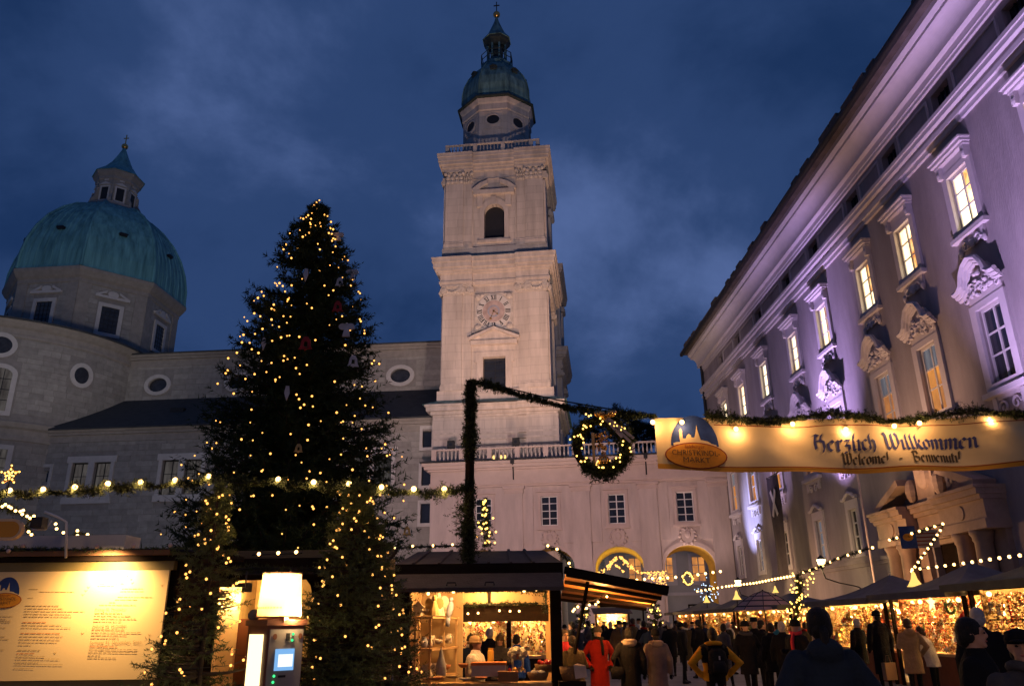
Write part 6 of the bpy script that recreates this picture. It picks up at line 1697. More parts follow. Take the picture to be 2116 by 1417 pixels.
for i in range(16):
    px = rg.uniform(1050, 1135); Y = rg.uniform(13.3, 13.55)
    me = [star_mesh(STRAW), bauble_mesh(GOLDG), angel_mesh(WHITEW), bauble_mesh(REDG)][i % 4] if i < 4 else me_l[i % 4]
    if i < 4: me_l = (me_l if i else []) + [me]
    put('trinket', me, px, 1390 - 4 * (Y - 13.3) * 10 * .5, Y, rg.uniform(.05, .085), 'tiny straw and glass trinket around the woolly lamb', 'trinket', 'trinkets around the woolly lamb', rg.uniform(0, 6))
# woolly toy lamb
lm = empty('toy_lamb', P(1070, 1377, 13.45), 0, 'white woolly toy lamb standing among the trinkets', 'toy')
b = MB(); rg2 = np.random.default_rng(2)
for i in range(46):
    u = rg2.normal(size=3); u /= np.linalg.norm(u); b.ball((u[0] * .13, u[1] * .075, .2 + u[2] * .075), .038, 6, 5)
b.ball((0, 0, .2), (.14, .085, .09), 12, 8); b.build('fleece', WOOL, lm, True)
b = MB(); b.ball((.15, -.01, .29), (.05, .04, .055), 10, 8); b.ball((.18, -.01, .265), (.035, .03, .03), 8, 6); b.build('head', WOOL, lm, True)
for s in (-1, 1):
    b = MB(); b.ball((.14, s * .045 - .01, .295), (.03, .015, .015), 6, 5); b.build('ear', TERRA, lm, True)
    for q in (-.08, .08): MB().tube([(q, s * .045, 0), (q, s * .045, .15)], [.016, .02], 7).build('leg', WOOL, lm, True)
MB().box(-.02, .02, -.1, -.085, .12, .2).build('tag', TERRA, lm)
jr = put('honey_jar', MB().lathe([(.3, -.5), (.34, -.4), (.34, .3), (.26, .38), (.28, .5)], 12).mesh('honey_jar', gm('amber_jar', (0.70, 0.35, 0.05), rough=0.2)), 1014, 1372, 14.2, .26, 'tall amber jar held up beside the vendor', 'jar', sc=(.6, .6, 1))
# basket on a trestle right of the stall
bt = empty('basket', P(1182, 1412, 12.7), 0, 'large wicker basket with cloth on a stand right of the stall', 'basket')
MB().lathe([(.13, 0.05), (.17, .15), (.18, .24), (.165, .24), (.14, .1)], 18).build('wicker_bowl', WICKER, bt, True)
MB().add([(0.02, -.2, .27), (.2, -.18, .26), (.22, -.17, .1), (.04, -.2, .08), (.1, .1, .28)], [(0, 1, 2, 3), (0, 1, 4)]).build('cloth', gm('linen_cloth', (0.62, 0.45, 0.32)), bt)
stn = empty('basket_stand', (P(1182, 1412, 12.7).x, 12.7, 0), 0, 'dark stand carrying the large wicker basket', 'stand')
MB().box(-.2, .2, -.15, .15, .74, P(1182, 1412, 12.7).z + .04).build('top', M['wood_dark'], stn)
for a in (-1, 1):
    for c in (-1, 1): MB().beam((a * .16, c * .11, 0), (a * .16, c * .11, .74), .04, .04).build('leg', M['wood_dark'], stn)

# ------------------------------------------------------------------ lifted plank awning to the right of the stall
aw0 = empty('plank_awning', (.8, 12.6, 2.2), 0, 'lifted plank awning with orange lit underside right of the stall', 'awning')
ao = Vector(aw0.location)
nl_, nr_, fr_, flf = P(1170, 1182, 12.5), P(1379, 1222, 12.5), P(1335, 1256, 18.5), P(1158, 1236, 18.5)
def awp(u, v): return (nl_.lerp(nr_, u)).lerp(flf.lerp(fr_, u), v) - ao
for i in range(6):
    v0, v1 = i / 6 + .004, (i + 1) / 6 - .004
    b = MB(); c = [awp(0, v0), awp(1, v0), awp(1, v1), awp(0, v1)]; up = Vector((0, 0, .03))
    b.add(c + [q + up for q in c], [(3, 2, 1, 0), (4, 5, 6, 7), (0, 1, 5, 4), (1, 2, 6, 5), (2, 3, 7, 6), (3, 0, 4, 7)]); b.build('plank', M['wood_orange'], aw0)
for v in (0.0, .22, .45, .70, 0.985):
    b = MB(); dn = Vector((0, 0, -.03)); b.beam(awp(0, v) + dn, awp(1, v) + dn, .07, .06); b.build('batten', M['wood_dark'], aw0)
b = MB(); b.beam(awp(-.02, 0) + Vector((0, -.03, .03)), awp(1.01, 0) + Vector((0, -.03, .03)), .05, .11); b.build('front_edge', M['wood_dark'], aw0)
b = MB(); b.beam(awp(.22, .05) + Vector((0, 0, -.05)), Vector((.12, .5, 1.2)) - Vector((0, 0, 2.2)), .04, .04); b.build('prop', M['wood_dark'], aw0)
hb_ = [P(x, y, 15) for x, y in ((1184, 1262), (1194, 1253), (1187, 1258), (1212, 1256), (1218, 1249), (1236, 1243), (1231, 1248), (1254, 1232))]
string_of('light_string', 'small bulbs hanging under the plank awning', [p + Vector((0, 0, .06)) for p in hb_], hb_, .022, BULB)
point('awning_lamp', P(1235, 1262, 14.6), 70, (1.0, 0.45, 0.12), .05)
point('awning_lamp', P(1330, 1268, 16.4), 45, (1.0, 0.45, 0.12), .05)

# ------------------------------------------------------------------ row of stalls along the palace
def canopy_stall(Y0, Y1, X0, label, zf, zp, mcan, wall, lampw, n_items, items_label, items_group, seed, depth=3.0, zback=None, px_shift=0, own=True, peakx=.45):
    """open-fronted stall facing the lane: canopy, posts, counter, back wall; goods hang inside"""
    rg = np.random.default_rng(seed)
    root = empty('market_stall', (X0, (Y0 + Y1) / 2, 0), 0, label, 'stall', 'stalls in front of the palace')
    L = (Y1 - Y0) / 2; D = depth
    c = [(-.55, -L - .25, zf), (-.55, L + .25, zf), (D, L + .25, zf + .1), (D, -L - .25, zf + .1)]
    pk = (D * peakx, 0, zp)
    mb = MB(); NN = 8
    for k in range(4):   # sagging panels from peak to edge
        a, b = Vector(c[k]), Vector(c[(k + 1) % 4]); p = Vector(pk); vs = []
        for i in range(NN + 1):
            for j in range(NN + 1):
                t = i / NN; e_ = a.lerp(b, j / NN); q = p.lerp(e_, t); sag = .16 * math.sin(math.pi * t) + .07 * math.sin(math.pi * j / NN) * t
                vs.append((q.x, q.y, q.z - sag))
        mb.add(vs, [(i * (NN + 1) + j, (i + 1) * (NN + 1) + j, (i + 1) * (NN + 1) + j + 1, i * (NN + 1) + j + 1) for i in range(NN) for j in range(NN)])
    mb.build('canopy', mcan, root, True)
    mb = MB()
    mb.add([c[0], c[1], (c[1][0], c[1][1], zf - .16), (c[0][0], c[0][1], zf - .16)], [(0, 1, 2, 3)]); mb.add([c[0], c[3], (c[3][0], c[3][1], zf - .06), (c[0][0], c[0][1], zf - .16)], [(0, 1, 2, 3)])
    mb.build('valance', mcan, root)
    for y in (-L, L):
        for x in (0, D - .2):
            MB().box(x - .04, x + .04, y - .04, y + .04, 0, zf).build('post', M['wood_dark'], root)
    MB().box(.1, .75, -L + .05, L - .05, .78, .84).build('counter', M['wood_pine'], root)
    MB().box(.12, .16, -L + .05, L - .05, 0, .78).build('counter_front', gm('red_brown_skirt', (0.22, 0.07, 0.03)), root)
    MB().box(1.75, 1.8, -L + .02, L - .02, .2, zf - .05).build('back_wall', wall, root)
    MB().box(.2, 1.75, L - .03, L, .8, zf - .05).build('side_wall', wall, root)
    for zz_ in (zf - .12, zf - .75): MB().beam((.3, -L, zz_), (.3, L, zz_), .03, .03).build('rail', M['wood_dark'], root)
    for zz_ in (1.1, 1.4, 1.7):
        MB().box(1.45, 1.75, -L + .05, L - .05, zz_, zz_ + .025).build('shelf', M['wood_pine'], root)
    nb = max(2, int(2 * L / .9))
    for i in range(nb):
        y = -L + (i + .5) * 2 * L / nb
        link('bulb', bpy.data.meshes.get('stall_bulb') or MB().ball((0, 0, 0), .055, 10, 7).mesh('stall_bulb', BULB, True), root, (.12 + .25 * (i % 2), y, zf - .22))
    for q in (-.5, .5):
        point('stall_lamp', (X0 + .95, (Y0 + Y1) / 2 + q * L, zf - .3), lampw * 1.3, (1.0, 0.58, 0.21), .06)
    ds = MB() ; dens = []
    for i in range(n_items):
        nm, me = HANG[rg.integers(len(HANG))]
        lay = rg.uniform()
        if lay < .6: x, z = .3 + rg.uniform(-.06, .06), rg.uniform(1.05, zf - .3)
        elif lay < .8: x, z = 1.5 + rg.uniform(-.1, .1), rg.uniform(.95, zf - .25)
        else: x, z = .3 + rg.uniform(0, .3), .92
        s = rg.uniform(.13, .36)
        y = rg.uniform(-L + .1, L - .1)
        o = link(nm, me, None, (X0 + x, (Y0 + Y1) / 2 + y, z), (0, 0, math.pi / 2 + rg.normal() * .5), (s, s, s))
        tag(o, '%s %s' % ({'star_ornament': 'small star', 'heart_ornament': 'small heart', 'bauble': 'shiny bauble', 'bell_ornament': 'little bell', 'candle_arch': 'wooden candle arch', 'wooden_house': 'little wooden house', 'small_wreath': 'small wreath', 'bead_string': 'string of beads', 'angel_figure': 'little angel'}[nm], items_label), CATS[nm], items_group)
    # dense background of trimmings too small to count
    V, F = [], []
    K = int(2 * L * 620)
    base = np.stack([rg.uniform(.25, 1.7, K), rg.uniform(-L + .05, L - .05, K), rg.uniform(.9, zf - .2, K)], 1); base[:, 0] = np.where(rg.uniform(size=K) < .55, .3 + rg.normal(size=K) * .05, base[:, 0])
    nv = needles(base, rg.normal(size=(K, 3)), .06, 4, .065, .035)
    half = len(nv[1]) // 3
    F_ = nv[1]
    me = np_mesh('trimmings', nv[0], F_, [STRAW, REDG, GOLDG, SILVER] if lampw > 0 else [STRAW])
    me.polygons.foreach_set('material_index', rg.choice([0, 0, 1, 2, 3] if 'red' not in items_label else [1, 0, 2, 0, 3], size=len(F_)).astype(np.int32))
    o = link('trimmings', me, root); o['kind'] = 'stuff'
    return root
CRM = gm('cream_back_cloth', (0.50, 0.34, 0.16), var=.35, scale=5.0); RDB = gm('red_back_cloth', (0.36, 0.13, 0.05), var=.5, scale=5.0)
canopy_stall(13.4, 18.4, 10.2, 'nearest ornament stall under a wide grey canopy at the right edge', 2.36, 3.1, M['canvas_green'], CRM, 190, 46, 'at the nearest right-hand stall', 'goods of the nearest right-hand stall', 1, peakx=.35)
canopy_stall(18.9, 22.6, 10.3, 'red ornament stall under a peaked grey canopy in front of the portal', 2.28, 3.0, M['canvas'], RDB, 230, 44, 'at the red stall before the portal', 'goods of the red stall', 2)
canopy_stall(23.0, 27.6, 10.3, 'straw star stall glowing yellow under a low grey canopy', 2.22, 2.95, M['canvas'], CRM, 260, 52, 'at the glowing straw star stall', 'goods of the straw star stall', 3)
canopy_stall(31.0, 38.4, 10.3, 'bright stall behind the striped parasol', 2.2, 2.75, M['canvas'], CRM, 300, 44, 'at the stall behind the striped parasol', 'goods of the stall behind the parasol', 4)
canopy_stall(39.0, 45.5, 10.3, 'far lit stall with red goods under a dark canopy', 2.2, 2.9, M['canvas'], CRM, 220, 22, 'at the far red goods stall', 'goods of the far stall', 5)
canopy_stall(46.2, 54.0, 10.3, 'farthest lit stall on the palace side', 2.2, 2.9, M['canvas'], RDB, 220, 14, 'at the farthest palace-side stall', 'goods of the farthest stall', 6)
# big lit star on the red stall
bs_ = link('big_star', star_mesh(emat('paper_star_lit', (1.0, 0.72, 0.30), 2.2), .24, .06), None, P(1925, 1245, 21.0), (0, 0, .5)); tag(bs_, 'big glowing paper star at the red stall', 'star')
# glowing bells on the canopy tops
for px, py, Y, s, lb in ((1889, 1196, 22.0, .42, 'glowing bell lantern on the canopy before the portal'), (1460, 1237, 44, .40, 'small glowing bell lantern left of the striped parasol'), (1522, 1229, 40, .45, 'glowing bell lantern behind the striped parasol'), (1602, 1217, 35, .30, 'tiny bell lantern above the striped parasol')):
    r = empty('bell_lantern', P(px, py, Y), 0, lb, 'lantern', 'bell lanterns on the canopies')
    MB().lathe([(.5 * s, -.45 * s), (.42 * s, -.38 * s), (.2 * s, .0), (.12 * s, .35 * s), (.03 * s, .5 * s)], 12).build('bell', bpy.data.materials.get('bell_lit') or emat('bell_lit', (1.0, 0.58, 0.14), 1.3), r, True)
    MB().tube([(0, 0, -.45 * s), (0, 0, -1.1 * s)], .02, 5).build('stick', M['iron'], r)
# striped parasol
ps = empty('parasol', (P(1578, 1240, 32.5).x, 32.5, 0), 0, 'round parasol with dark stripes over the middle stalls', 'parasol')
zt, zb_ = Z(1221, 32.5, 1578), Z(1260, 32.5, 1578); rp = 1.27
NSEG = 10
M['par_cloth'] = mat('rose_brown_parasol', (0.52, 0.32, 0.26), .85, .1, 2); M['par_stripe'] = mat('parasol_stripe', (0.035, 0.03, 0.035), .85, .1, 2)
def pr(t): return rp * t, zt - (zt - zb_) * (t ** 1.55)
for k in range(NSEG):
    mb = MB()
    for i in range(18):
        t0, t1 = i / 18, (i + 1) / 18
        m = 1 if (i % 4) == 3 else 0
        pts = []
        for t, aa in ((t0, k), (t1, k), (t1, k + 1), (t0, k + 1)):
            r_, z_ = pr(t); a = 2 * math.pi * aa / NSEG; pts.append((r_ * math.cos(a), r_ * math.sin(a), z_))
        mb.add(pts, [(0, 1, 2, 3)], m)
    mb.build('canopy_panel', [M['par_cloth'], M['par_stripe']], ps)
    a = 2 * math.pi * k / NSEG
    MB().tube([(pr(t)[0] * math.cos(a), pr(t)[0] * math.sin(a), pr(t)[1] + .01) for t in (0.03, .3, .6, .85, 1)], .016, 5).build('rib', M['iron'], ps)
MB().tube([(0, 0, 0), (0, 0, zt + .06)], .03, 7).build('pole', M['wood_dark'], ps)
point('parasol_lamp', (ps.location.x, 31.9, 1.7), 20, WARM, .05)
# lit stall far behind the centre stall, seen through it
def back_stall(x0, x1, Y, label, seed, lampw):
    rg = np.random.default_rng(seed)
    root = empty('market_stall', ((x0 + x1) / 2, Y, 0), 0, label, 'stall', 'stalls seen through the pottery stall')
    L = (x1 - x0) / 2
    MB().box(-L, L, .9, .95, 0, 2.3).build('back_wall', CRM, root); MB().box(-L, L, 0, .5, .75, .82).build('counter', M['wood_pine'], root); MB().box(-L, L, .0, .03, 0, .75).build('counter_front', M['wood_dark'], root)
    mb = MB(); mb.add([(-L - .2, -.4, 2.15), (L + .2, -.4, 2.15), (L + .2, 1.2, 2.55), (-L - .2, 1.2, 2.55)], [(0, 1, 2, 3)]); mb.build('canopy', M['wood_roof'], root)
    for x in (-L, L): MB().box(x - .05, x + .05, 0, .1, 0, 2.2).build('post', M['wood_dark'], root)
    K = int(2 * L * 230); base = np.stack([rg.uniform(-L, L, K), rg.uniform(.1, .85, K), rg.uniform(.9, 2.05, K)], 1)
    nv = needles(base, rg.normal(size=(K, 3)), .06, 5, .09, .04); me = np_mesh('trimmings', nv[0], nv[1], [STRAW, REDG, GOLDG, SILVER])
    me.polygons.foreach_set('material_index', rg.integers(0, 4, len(nv[1])).astype(np.int32)); o = link('trimmings', me, root); o['kind'] = 'stuff'
    for i in range(6): link('bulb', bpy.data.meshes['stall_bulb'], root, (rg.uniform(-L, L), .0, rg.uniform(1.7, 2.05)))
    point('stall_lamp', ((x0 + x1) / 2, Y + .3, 1.95), lampw * 1.3, (1.0, 0.58, 0.21), .06)
back_stall(Xp(950, 24), Xp(1050, 24), 24, 'lit stall with red goods seen through the left of the pottery stall', 31, 130)
back_stall(Xp(1052, 23), Xp(1136, 23), 23, 'lit bauble stall seen through the right of the pottery stall', 32, 130)
back_stall(Xp(1232, 52), Xp(1300, 52), 52, 'distant lit stall with strings of bulbs under the awning', 33, 420)
# small lit fir by the arcade
def small_fir(px, py_top, Y, h, r, lb, seed, nb=60):
    p = P(px, py_top, Y)
    spruce('fir_tree', lb, (p.x, Y, p.z - h), h, lambda z: r * max(0, (h - z) / h) ** .9 + .04, nb, 4, .14, .04, 8, M['needle'], .3, .2, .05, seed=seed, group='small firs before the arcade')
    rr = empty('tree_light_string', (p.x, Y, p.z - h), 0, 'lights on the ' + lb, 'light string')
    rg = np.random.default_rng(seed); bulbs_on(rr, [(r * (h - z) / h * math.cos(a), -r * (h - z) / h * abs(math.sin(a)) - .05, z) for z, a in zip(rg.uniform(.4, h, 26), rg.uniform(0, 6.28, 26))], .045, FAIRY_Y)
small_fir(1349, 1222, 48, 3.6, 1.0, 'small fir left of the far stalls', 61)
small_fir(1206, 1250, 40, 2.9, 1.2, 'small fir under the plank awning', 62)

# ------------------------------------------------------------------ notice board hut on the left
YB = 8.0
bx0, bx1 = Xp(-160, YB, 1290), P(340, 1290, YB).x
zb0, zb1 = 1.20, 2.185
nbd = empty('notice_hut', ((bx0 + bx1) / 2, YB, 0), 0, 'dark wooden hut carrying the yellow notice board on the left', 'hut')
no = Vector(nbd.location)
def nb_(name, x0, x1, y0, y1, z0, z1, m): return MB().box(x0 - no.x, x1 - no.x, y0 - no.y, y1 - no.y, z0, z1).build(name, m, nbd)
nb_('hut_wall', bx0, P(352, 1290, YB).x, YB + .06, YB + 1.8, 0, 2.3, M['wood_dark'])
OLIVE = gm('olive_painted_board', (0.17, 0.13, 0.05), rough=.6)
nb_('lower_board', bx0, bx1 + .01, YB - .02, YB + .05, .9, zb0 - .004, OLIVE)
nb_('header_board', bx0, bx1 + .03, YB - .03, YB + .05, zb1 + .004, Z(1160, YB, 200), OLIVE)
zh = Z(1160, YB, 200)
nb_('dark_fascia', bx0, P(470, 1290, YB).x, YB - .06, YB + .3, zh + .002, zh + .05, M['wood_dark'])
nb_('roof_edge', bx0, P(340, 1290, YB).x, YB - .1, YB + .3, zh + .052, zh + .10, gm('brown_painted_board', (0.20, 0.10, 0.05)))
nb_('roof_flashing', bx0, P(230, 1290, YB).x, YB + .02, YB + .35, zh + .10, zh + .26, gm('pale_sheet_metal', (0.55, 0.52, 0.46), rough=.4))
board = empty('notice_board', (bx1 - .85, YB - .05, zb0), 0, 'big yellow printed programme board lit by a lamp', 'notice board')
bo2 = Vector(board.location)
M['board'] = mat('yellow_programme_print', (0.80, 0.58, 0.28), .5, .04, 1.0)
MB().box(bx0 - bo2.x, bx1 - bo2.x, 0, .03, 0, zb1 - zb0).build('sheet', M['board'], board)
def on_board(nm, polys, m, off=.003):
    q = MB()
    for k, pl in enumerate(polys): q.add([(x, -off - .0002 * (k % 20), z) for x, z in pl], [list(range(len(pl)))])
    return q.build(nm, m, board)
def bpx(px, py):
    p = P(px, py, YB - .05); return (p.x - bo2.x, p.z - bo2.z)
M['ink'] = mat('grey_brown_ink', (0.36, 0.25, 0.11), .7, .1, 3); M['ink_red'] = mat('red_ink', (0.58, 0.20, 0.06), .7, .1, 3); M['ink_pale'] = mat('pale_ink', (0.56, 0.39, 0.16), .7, .1, 3)
zq = lambda x, y: (x / 5.514, 1160 + y / 5.514)
def head(txt, x, y, w, m):
    pl = font_polys(txt, 1.0, 'LEFT', 1.0, .15); mx = max(p[0] for q in pl for p in q)
    a = bpx(*zq(x, y)); b = bpx(*zq(x + w, y)); k = (b[0] - a[0]) / mx
    on_board('heading', [[(a[0] + p[0] * k, a[1] + p[1] * k) for p in q] for q in pl], m, .004)
head('Freitag 05. Dezember', 1080, 556, 360, M['ink']); head('Samstag 06. Dezember', 1050, 745, 395, M['ink']); head('Samstag 21. Dezember, Sonn', 1020, 937, 590, M['ink'])
rg = np.random.default_rng(77)
def textline(x, y, w, m):
    """illegible small print: a row of word-length dashes"""
    xx = x; polys = []
    while xx < x + w:
        ww = rg.uniform(18, 70); e_ = min(xx + ww, x + w)
        a, b = bpx(*zq(xx, y + 6)), bpx(*zq(e_, y + 6)); h = .0065
        polys.append([(a[0], a[1]), (b[0], b[1]), (b[0] + .002, b[1] + h), (a[0] + .002, a[1] + h)]); xx = e_ + 9
    on_board('small_print', polys, m)
for x, y, w, k in ((1075, 585, 315, 1), (1070, 615, 420, 0), (1065, 648, 490, 0), (1060, 680, 320, 0), (1045, 772, 370, 1), (1040, 805, 560, 0), (1035, 836, 410, 0), (1030, 868, 320, 0), (1020, 965, 315, 1), (1010, 998, 560, 0), (1005, 1030, 560, 0), (1000, 1062, 140, 0), (995, 1092, 330, 0),
                   (290, 500, 380, 0), (285, 530, 440, 2), (280, 560, 690, 2), (275, 592, 540, 2), (270, 622, 550, 2), (255, 688, 270, 1), (250, 718, 455, 2), (245, 750, 560, 2), (235, 812, 450, 1), (228, 845, 490, 2), (220, 878, 470, 2), (215, 910, 440, 2), (210, 945, 150, 2), (200, 1005, 260, 0), (190, 1042, 200, 1), (185, 1075, 335, 2), (178, 1103, 510, 2), (170, 1140, 270, 2), (165, 1168, 550, 2), (155, 1212, 230, 2),
                   (330, 310, 110, 2), (450, 340, 400, 2), (320, 410, 60, 2), (1130, 245, 290, 2), (1110, 275, 200, 2), (1390, 305, 240, 2), (1370, 335, 260, 2), (1340, 400, 390, 2), (1310, 430, 250, 2), (1240, 460, 70, 2), (1130, 490, 410, 2), (0, 620, 150, 2), (0, 650, 80, 2), (0, 670, 125, 2), (0, 690, 120, 2), (0, 750, 75, 2), (0, 850, 60, 2), (0, 880, 100, 2), (0, 1000, 55, 2)):
    textline(x, y, w, [M['ink'], M['ink_red'], M['ink_pale']][k])
for x, y in ((1390, 175), (1450, 160), (1490, 200), (1505, 240), (1845, 268), (1700, 830), (940, 812), (628, 1035), (1010, 290), (980, 330), (945, 375)):
    a = bpx(*zq(x, y)); on_board('leaf_mark', [[(a[0] - .016, a[1] + .012), (a[0], a[1] - .012), (a[0] + .02, a[1] + .012), (a[0] + .002, a[1])]], M['ink_pale'])
be = bpx(*zq(70, 375))
def place_n(nm, polys, m, off): on_board(nm, [[(be[0] + x, be[1] + z) for x, z in pl] for pl in polys], m, off * .4)
emblem(place_n, board, 1, 0, 0, .315)
sc_ = .315
for pl_, dy in ((F_CH, -.165), (F_MK, -.285)): place_n('emblem_name', [[(x * sc_, (y + dy) * sc_) for x, y in p] for p in pl_], M['print_dark'], .04)
place_n('emblem_script', [[(x * sc_, (y - .045) * sc_) for x, y in p] for p in F_SZ], M['print_red'], .04)
# garland and bulbs on the hut edge
gpt = [P(x, y, YB - .08) for x, y in ((-40, 1140), (60, 1135), (140, 1137), (230, 1138), (330, 1135), (420, 1140))]
garland('fir_garland', 'fir garland with dull baubles along the edge above the notice board', [Vector(p) for p in lerp_path(gpt, 30)], .05, 260, .03, .007, 8, m=M['needle_near'])
for i, (px, py) in enumerate(((48, 1127), (200, 1128), (276, 1127), (352, 1126), (18, 1138))):
    p = P(px, py, YB - .12); o = link('bauble', MB().ball((0, 0, 0), .022, 10, 7).mesh('bauble', gm('frosted_bauble', (0.55, 0.42, 0.36), rough=.3), True), None, p); tag(o, 'dull round bauble in the garland above the notice board', 'bauble', 'baubles above the notice board')
cl_ = [(5, 1046), (11, 1042), (18, 1046), (23, 1049), (32, 1055), (42, 1056), (48, 1054), (46, 1062), (56, 1066), (70, 1066), (62, 1070), (67, 1073), (48, 1086), (59, 1098), (65, 1104), (72, 1112), (80, 1117), (115, 1082), (117, 1092), (131, 1100), (124, 1122), (160, 1096), (160, 1106), (181, 1104), (188, 1112)]
cp = [P(x, y, 10.0) for x, y in cl_]
garland('lit_garland', 'lit garland looping above the notice board hut', [P(x, y, 10.05) for x, y in ((-20, 1040), (30, 1056), (70, 1072), (50, 1086), (75, 1114), (125, 1120), (165, 1100), (200, 1116), (240, 1126))], .07, 130, .04, .011, 7, cp, .018, BULB)
# floodlight on its white bracket
fl2 = empty('floodlight', P(135, 1150, YB - .25), 0, 'black floodlight on a white bent bracket above the notice board', 'floodlight')
f0 = Vector(fl2.location)
pa = [P(x, y, YB - .3) - f0 for x, y in ((136, 1152), (137, 1078), (120, 1068), (92, 1057))]
MB().tube(pa, .012, 8).build('bent_pole', gm('white_tube', (0.7, 0.66, 0.58), rough=.4), fl2, True)
MB().tube([P(x, y, YB - .32) - f0 for x, y in ((66, 1094), (94, 1094), (107, 1075))], .008, 7).build('bracket', M['white_tube'] if 'white_tube' in M else gm('white_tube', (0.7, 0.66, 0.58)), fl2, True)
hp = P(81, 1080, YB - .38) - f0
MB().box(hp.x - .055, hp.x + .055, hp.y - .05, hp.y + .05, hp.z - .05, hp.z + .05).build('housing', M['iron'], fl2)
spot('board_lamp', P(215, 1140, YB - .30), P(215, 1270, YB), 150, (1.0, 0.62, 0.26), 150, 1.0, .03)
# oval amber sign at the left edge
os_ = empty('oval_sign', P(8, 1093, 7.4), 0, 'rounded amber sign with pale rim at the left edge', 'sign')
def pill(w_, h_, n=12): return [(w_ + h_ * math.cos(a), h_ * math.sin(a)) for a in np.linspace(-math.pi / 2, math.pi / 2, n)] + [(-w_ + h_ * math.cos(a), h_ * math.sin(a)) for a in np.linspace(math.pi / 2, 3 * math.pi / 2, n)]
MB().prism(pill(.07, .095), 0, .05).build('rim', gm('pale_rim', (0.62, 0.45, 0.28)), os_); MB().prism(pill(.07, .072), -.006, .04).build('face', gm('amber_face', (0.55, 0.24, 0.02), rough=.4), os_)
MB().tube([(-.1, .03, -.1), (-.1, .03, -.55)], .015, 6).build('post', M['iron'], os_)

# ------------------------------------------------------------------ dark hut with arched opening behind the ticket machine
YH = 9.9
hx0, hx1 = Xp(345, YH), Xp(768, YH)
hut = empty('timber_hut', ((hx0 + hx1) / 2, YH, 0), 0, 'dark timber hut with arched yellow interior behind the ticket machine', 'hut')
ho = Vector(hut.location); hw = (hx1 - hx0) / 2
zt0, zt1 = Z(1180, YH, 560), Z(1140, YH + .3, 560)
cxo = Xp(540, YH) - ho.x; rw = (Xp(640, YH) - Xp(440, YH)) / 2
ol = [(-hw, 0), (cxo - rw, 0)] + [(cxo - rw * math.cos(math.pi * i / 12), zt0 - .25 + .30 * math.sin(math.pi * i / 12)) for i in range(13)] + [(cxo + rw, 0), (hw, 0), (hw, zt1 - .1), (-hw, zt1 - .1)]
MB().panel(ol, [], 0, .08).build('front_wall', M['wood_dark'], hut)
mb = MB(); mb.add([(-hw - .2, -.45, zt1 - .32), (hw + .1, -.45, zt1 - .32), (hw + .1, 1.2, zt1 + .1), (-hw - .2, 1.2, zt1 + .1), (-hw - .2, -.45, zt1 - .38), (hw + .1, -.45, zt1 - .38), (hw + .1, 1.2, zt1 + .04), (-hw - .2, 1.2, zt1 + .04)], [(0, 1, 2, 3), (4, 5, 1, 0), (7, 6, 5, 4), (1, 5, 6, 2)]); mb.build('roof', M['wood_dark'], hut)
MB().box(-hw, hw, 1.7, 1.75, 0, zt1).build('back_wall', CRM, hut)
MB().box(cxo - rw - .1, cxo - rw - .05, .1, 1.7, 0, zt1 - .2).build('side_wall', CRM, hut)
MB().box(hw - .05, hw, .08, 1.7, 0, zt1 - .2).build('end_wall', M['wood_dark'], hut)
MB().box(cxo - rw, cxo - .1, .9, .95, 0, 1.75).build('brown_screen', gm('brown_screen_board', (0.13, 0.04, 0.02)), hut)
point('hut_lamp', (Xp(500, YH + .8), YH + .8, 2.1), 55, (1.0, 0.58, 0.18), .05)
gpt = [P(x, y, YH - .5) for x, y in ((440, 1200), (470, 1180), (520, 1173), (580, 1174), (640, 1178), (700, 1172))]
garland('fir_garland', 'dark fir garland drooping along the arched hut opening', [Vector(p) for p in lerp_path(gpt, 20)], .06, 200, .035, .009, 7)
string_of('light_string', 'three bulbs on the roof of the dark timber hut', [P(520, 1146, YH - .4), P(625, 1142, YH - .4)], [P(x, y, YH - .4) for x, y in ((535, 1144), (575, 1142), (612, 1140))], .022, BULB)
sl = empty('small_spotlight', P(507, 1212, 8.6), 0, 'small black spotlight hanging in the hut opening', 'spotlight')
MB().box(-.055, .055, -.05, .05, -.05, .04).build('housing', M['iron'], sl); MB().tube([(0, 0, .04), (-.02, .05, .16)], .01, 5).build('bracket', M['iron'], sl)
# lamp shade
tr_ = bpy.data.materials.new('translucent_shade'); tr_.use_nodes = True
t = tr_.node_tree; t.nodes.clear(); o_ = t.nodes.new('ShaderNodeOutputMaterial'); a_ = t.nodes.new('ShaderNodeBsdfTranslucent'); d_ = t.nodes.new('ShaderNodeBsdfDiffuse'); m_ = t.nodes.new('ShaderNodeMixShader')
a_.inputs[0].default_value = (0.95, 0.62, 0.28, 1); d_.inputs[0].default_value = (0.8, 0.5, 0.25, 1); m_.inputs[0].default_value = .35
t.links.new(a_.outputs[0], m_.inputs[1]); t.links.new(d_.outputs[0], m_.inputs[2]); t.links.new(m_.outputs[0], o_.inputs[0])
TRP = tr_
# lit advertising column left of the machine
ad = empty('lit_column', (P(468, 1300, 8.1).x, 8.1, 0), 0, 'tall pale yellow lit column left of the ticket machine', 'sign')
mb = MB(); mb.add([(r_ * math.cos(2 * math.pi * i / 24), r_ * math.sin(2 * math.pi * i / 24), z_) for r_, z_ in ((.10, .3), (.105, 2.02)) for i in range(24)], [(i, (i + 1) % 24, (i + 1) % 24 + 24, i + 24) for i in range(24)]); mb.build('shade', TRP, ad, True)
for zz_, pw in ((1.9, 13),): point('column_tube', (ad.location.x, 8.1, zz_), pw, (1.0, 0.66, 0.28), .03)
MB(); MB().lathe([(.14, 0), (.14, .3)], 16).build('base', M['iron'], ad); MB().lathe([(.14, 2.02), (.14, 2.05)], 16).build('cap', M['iron'], ad)

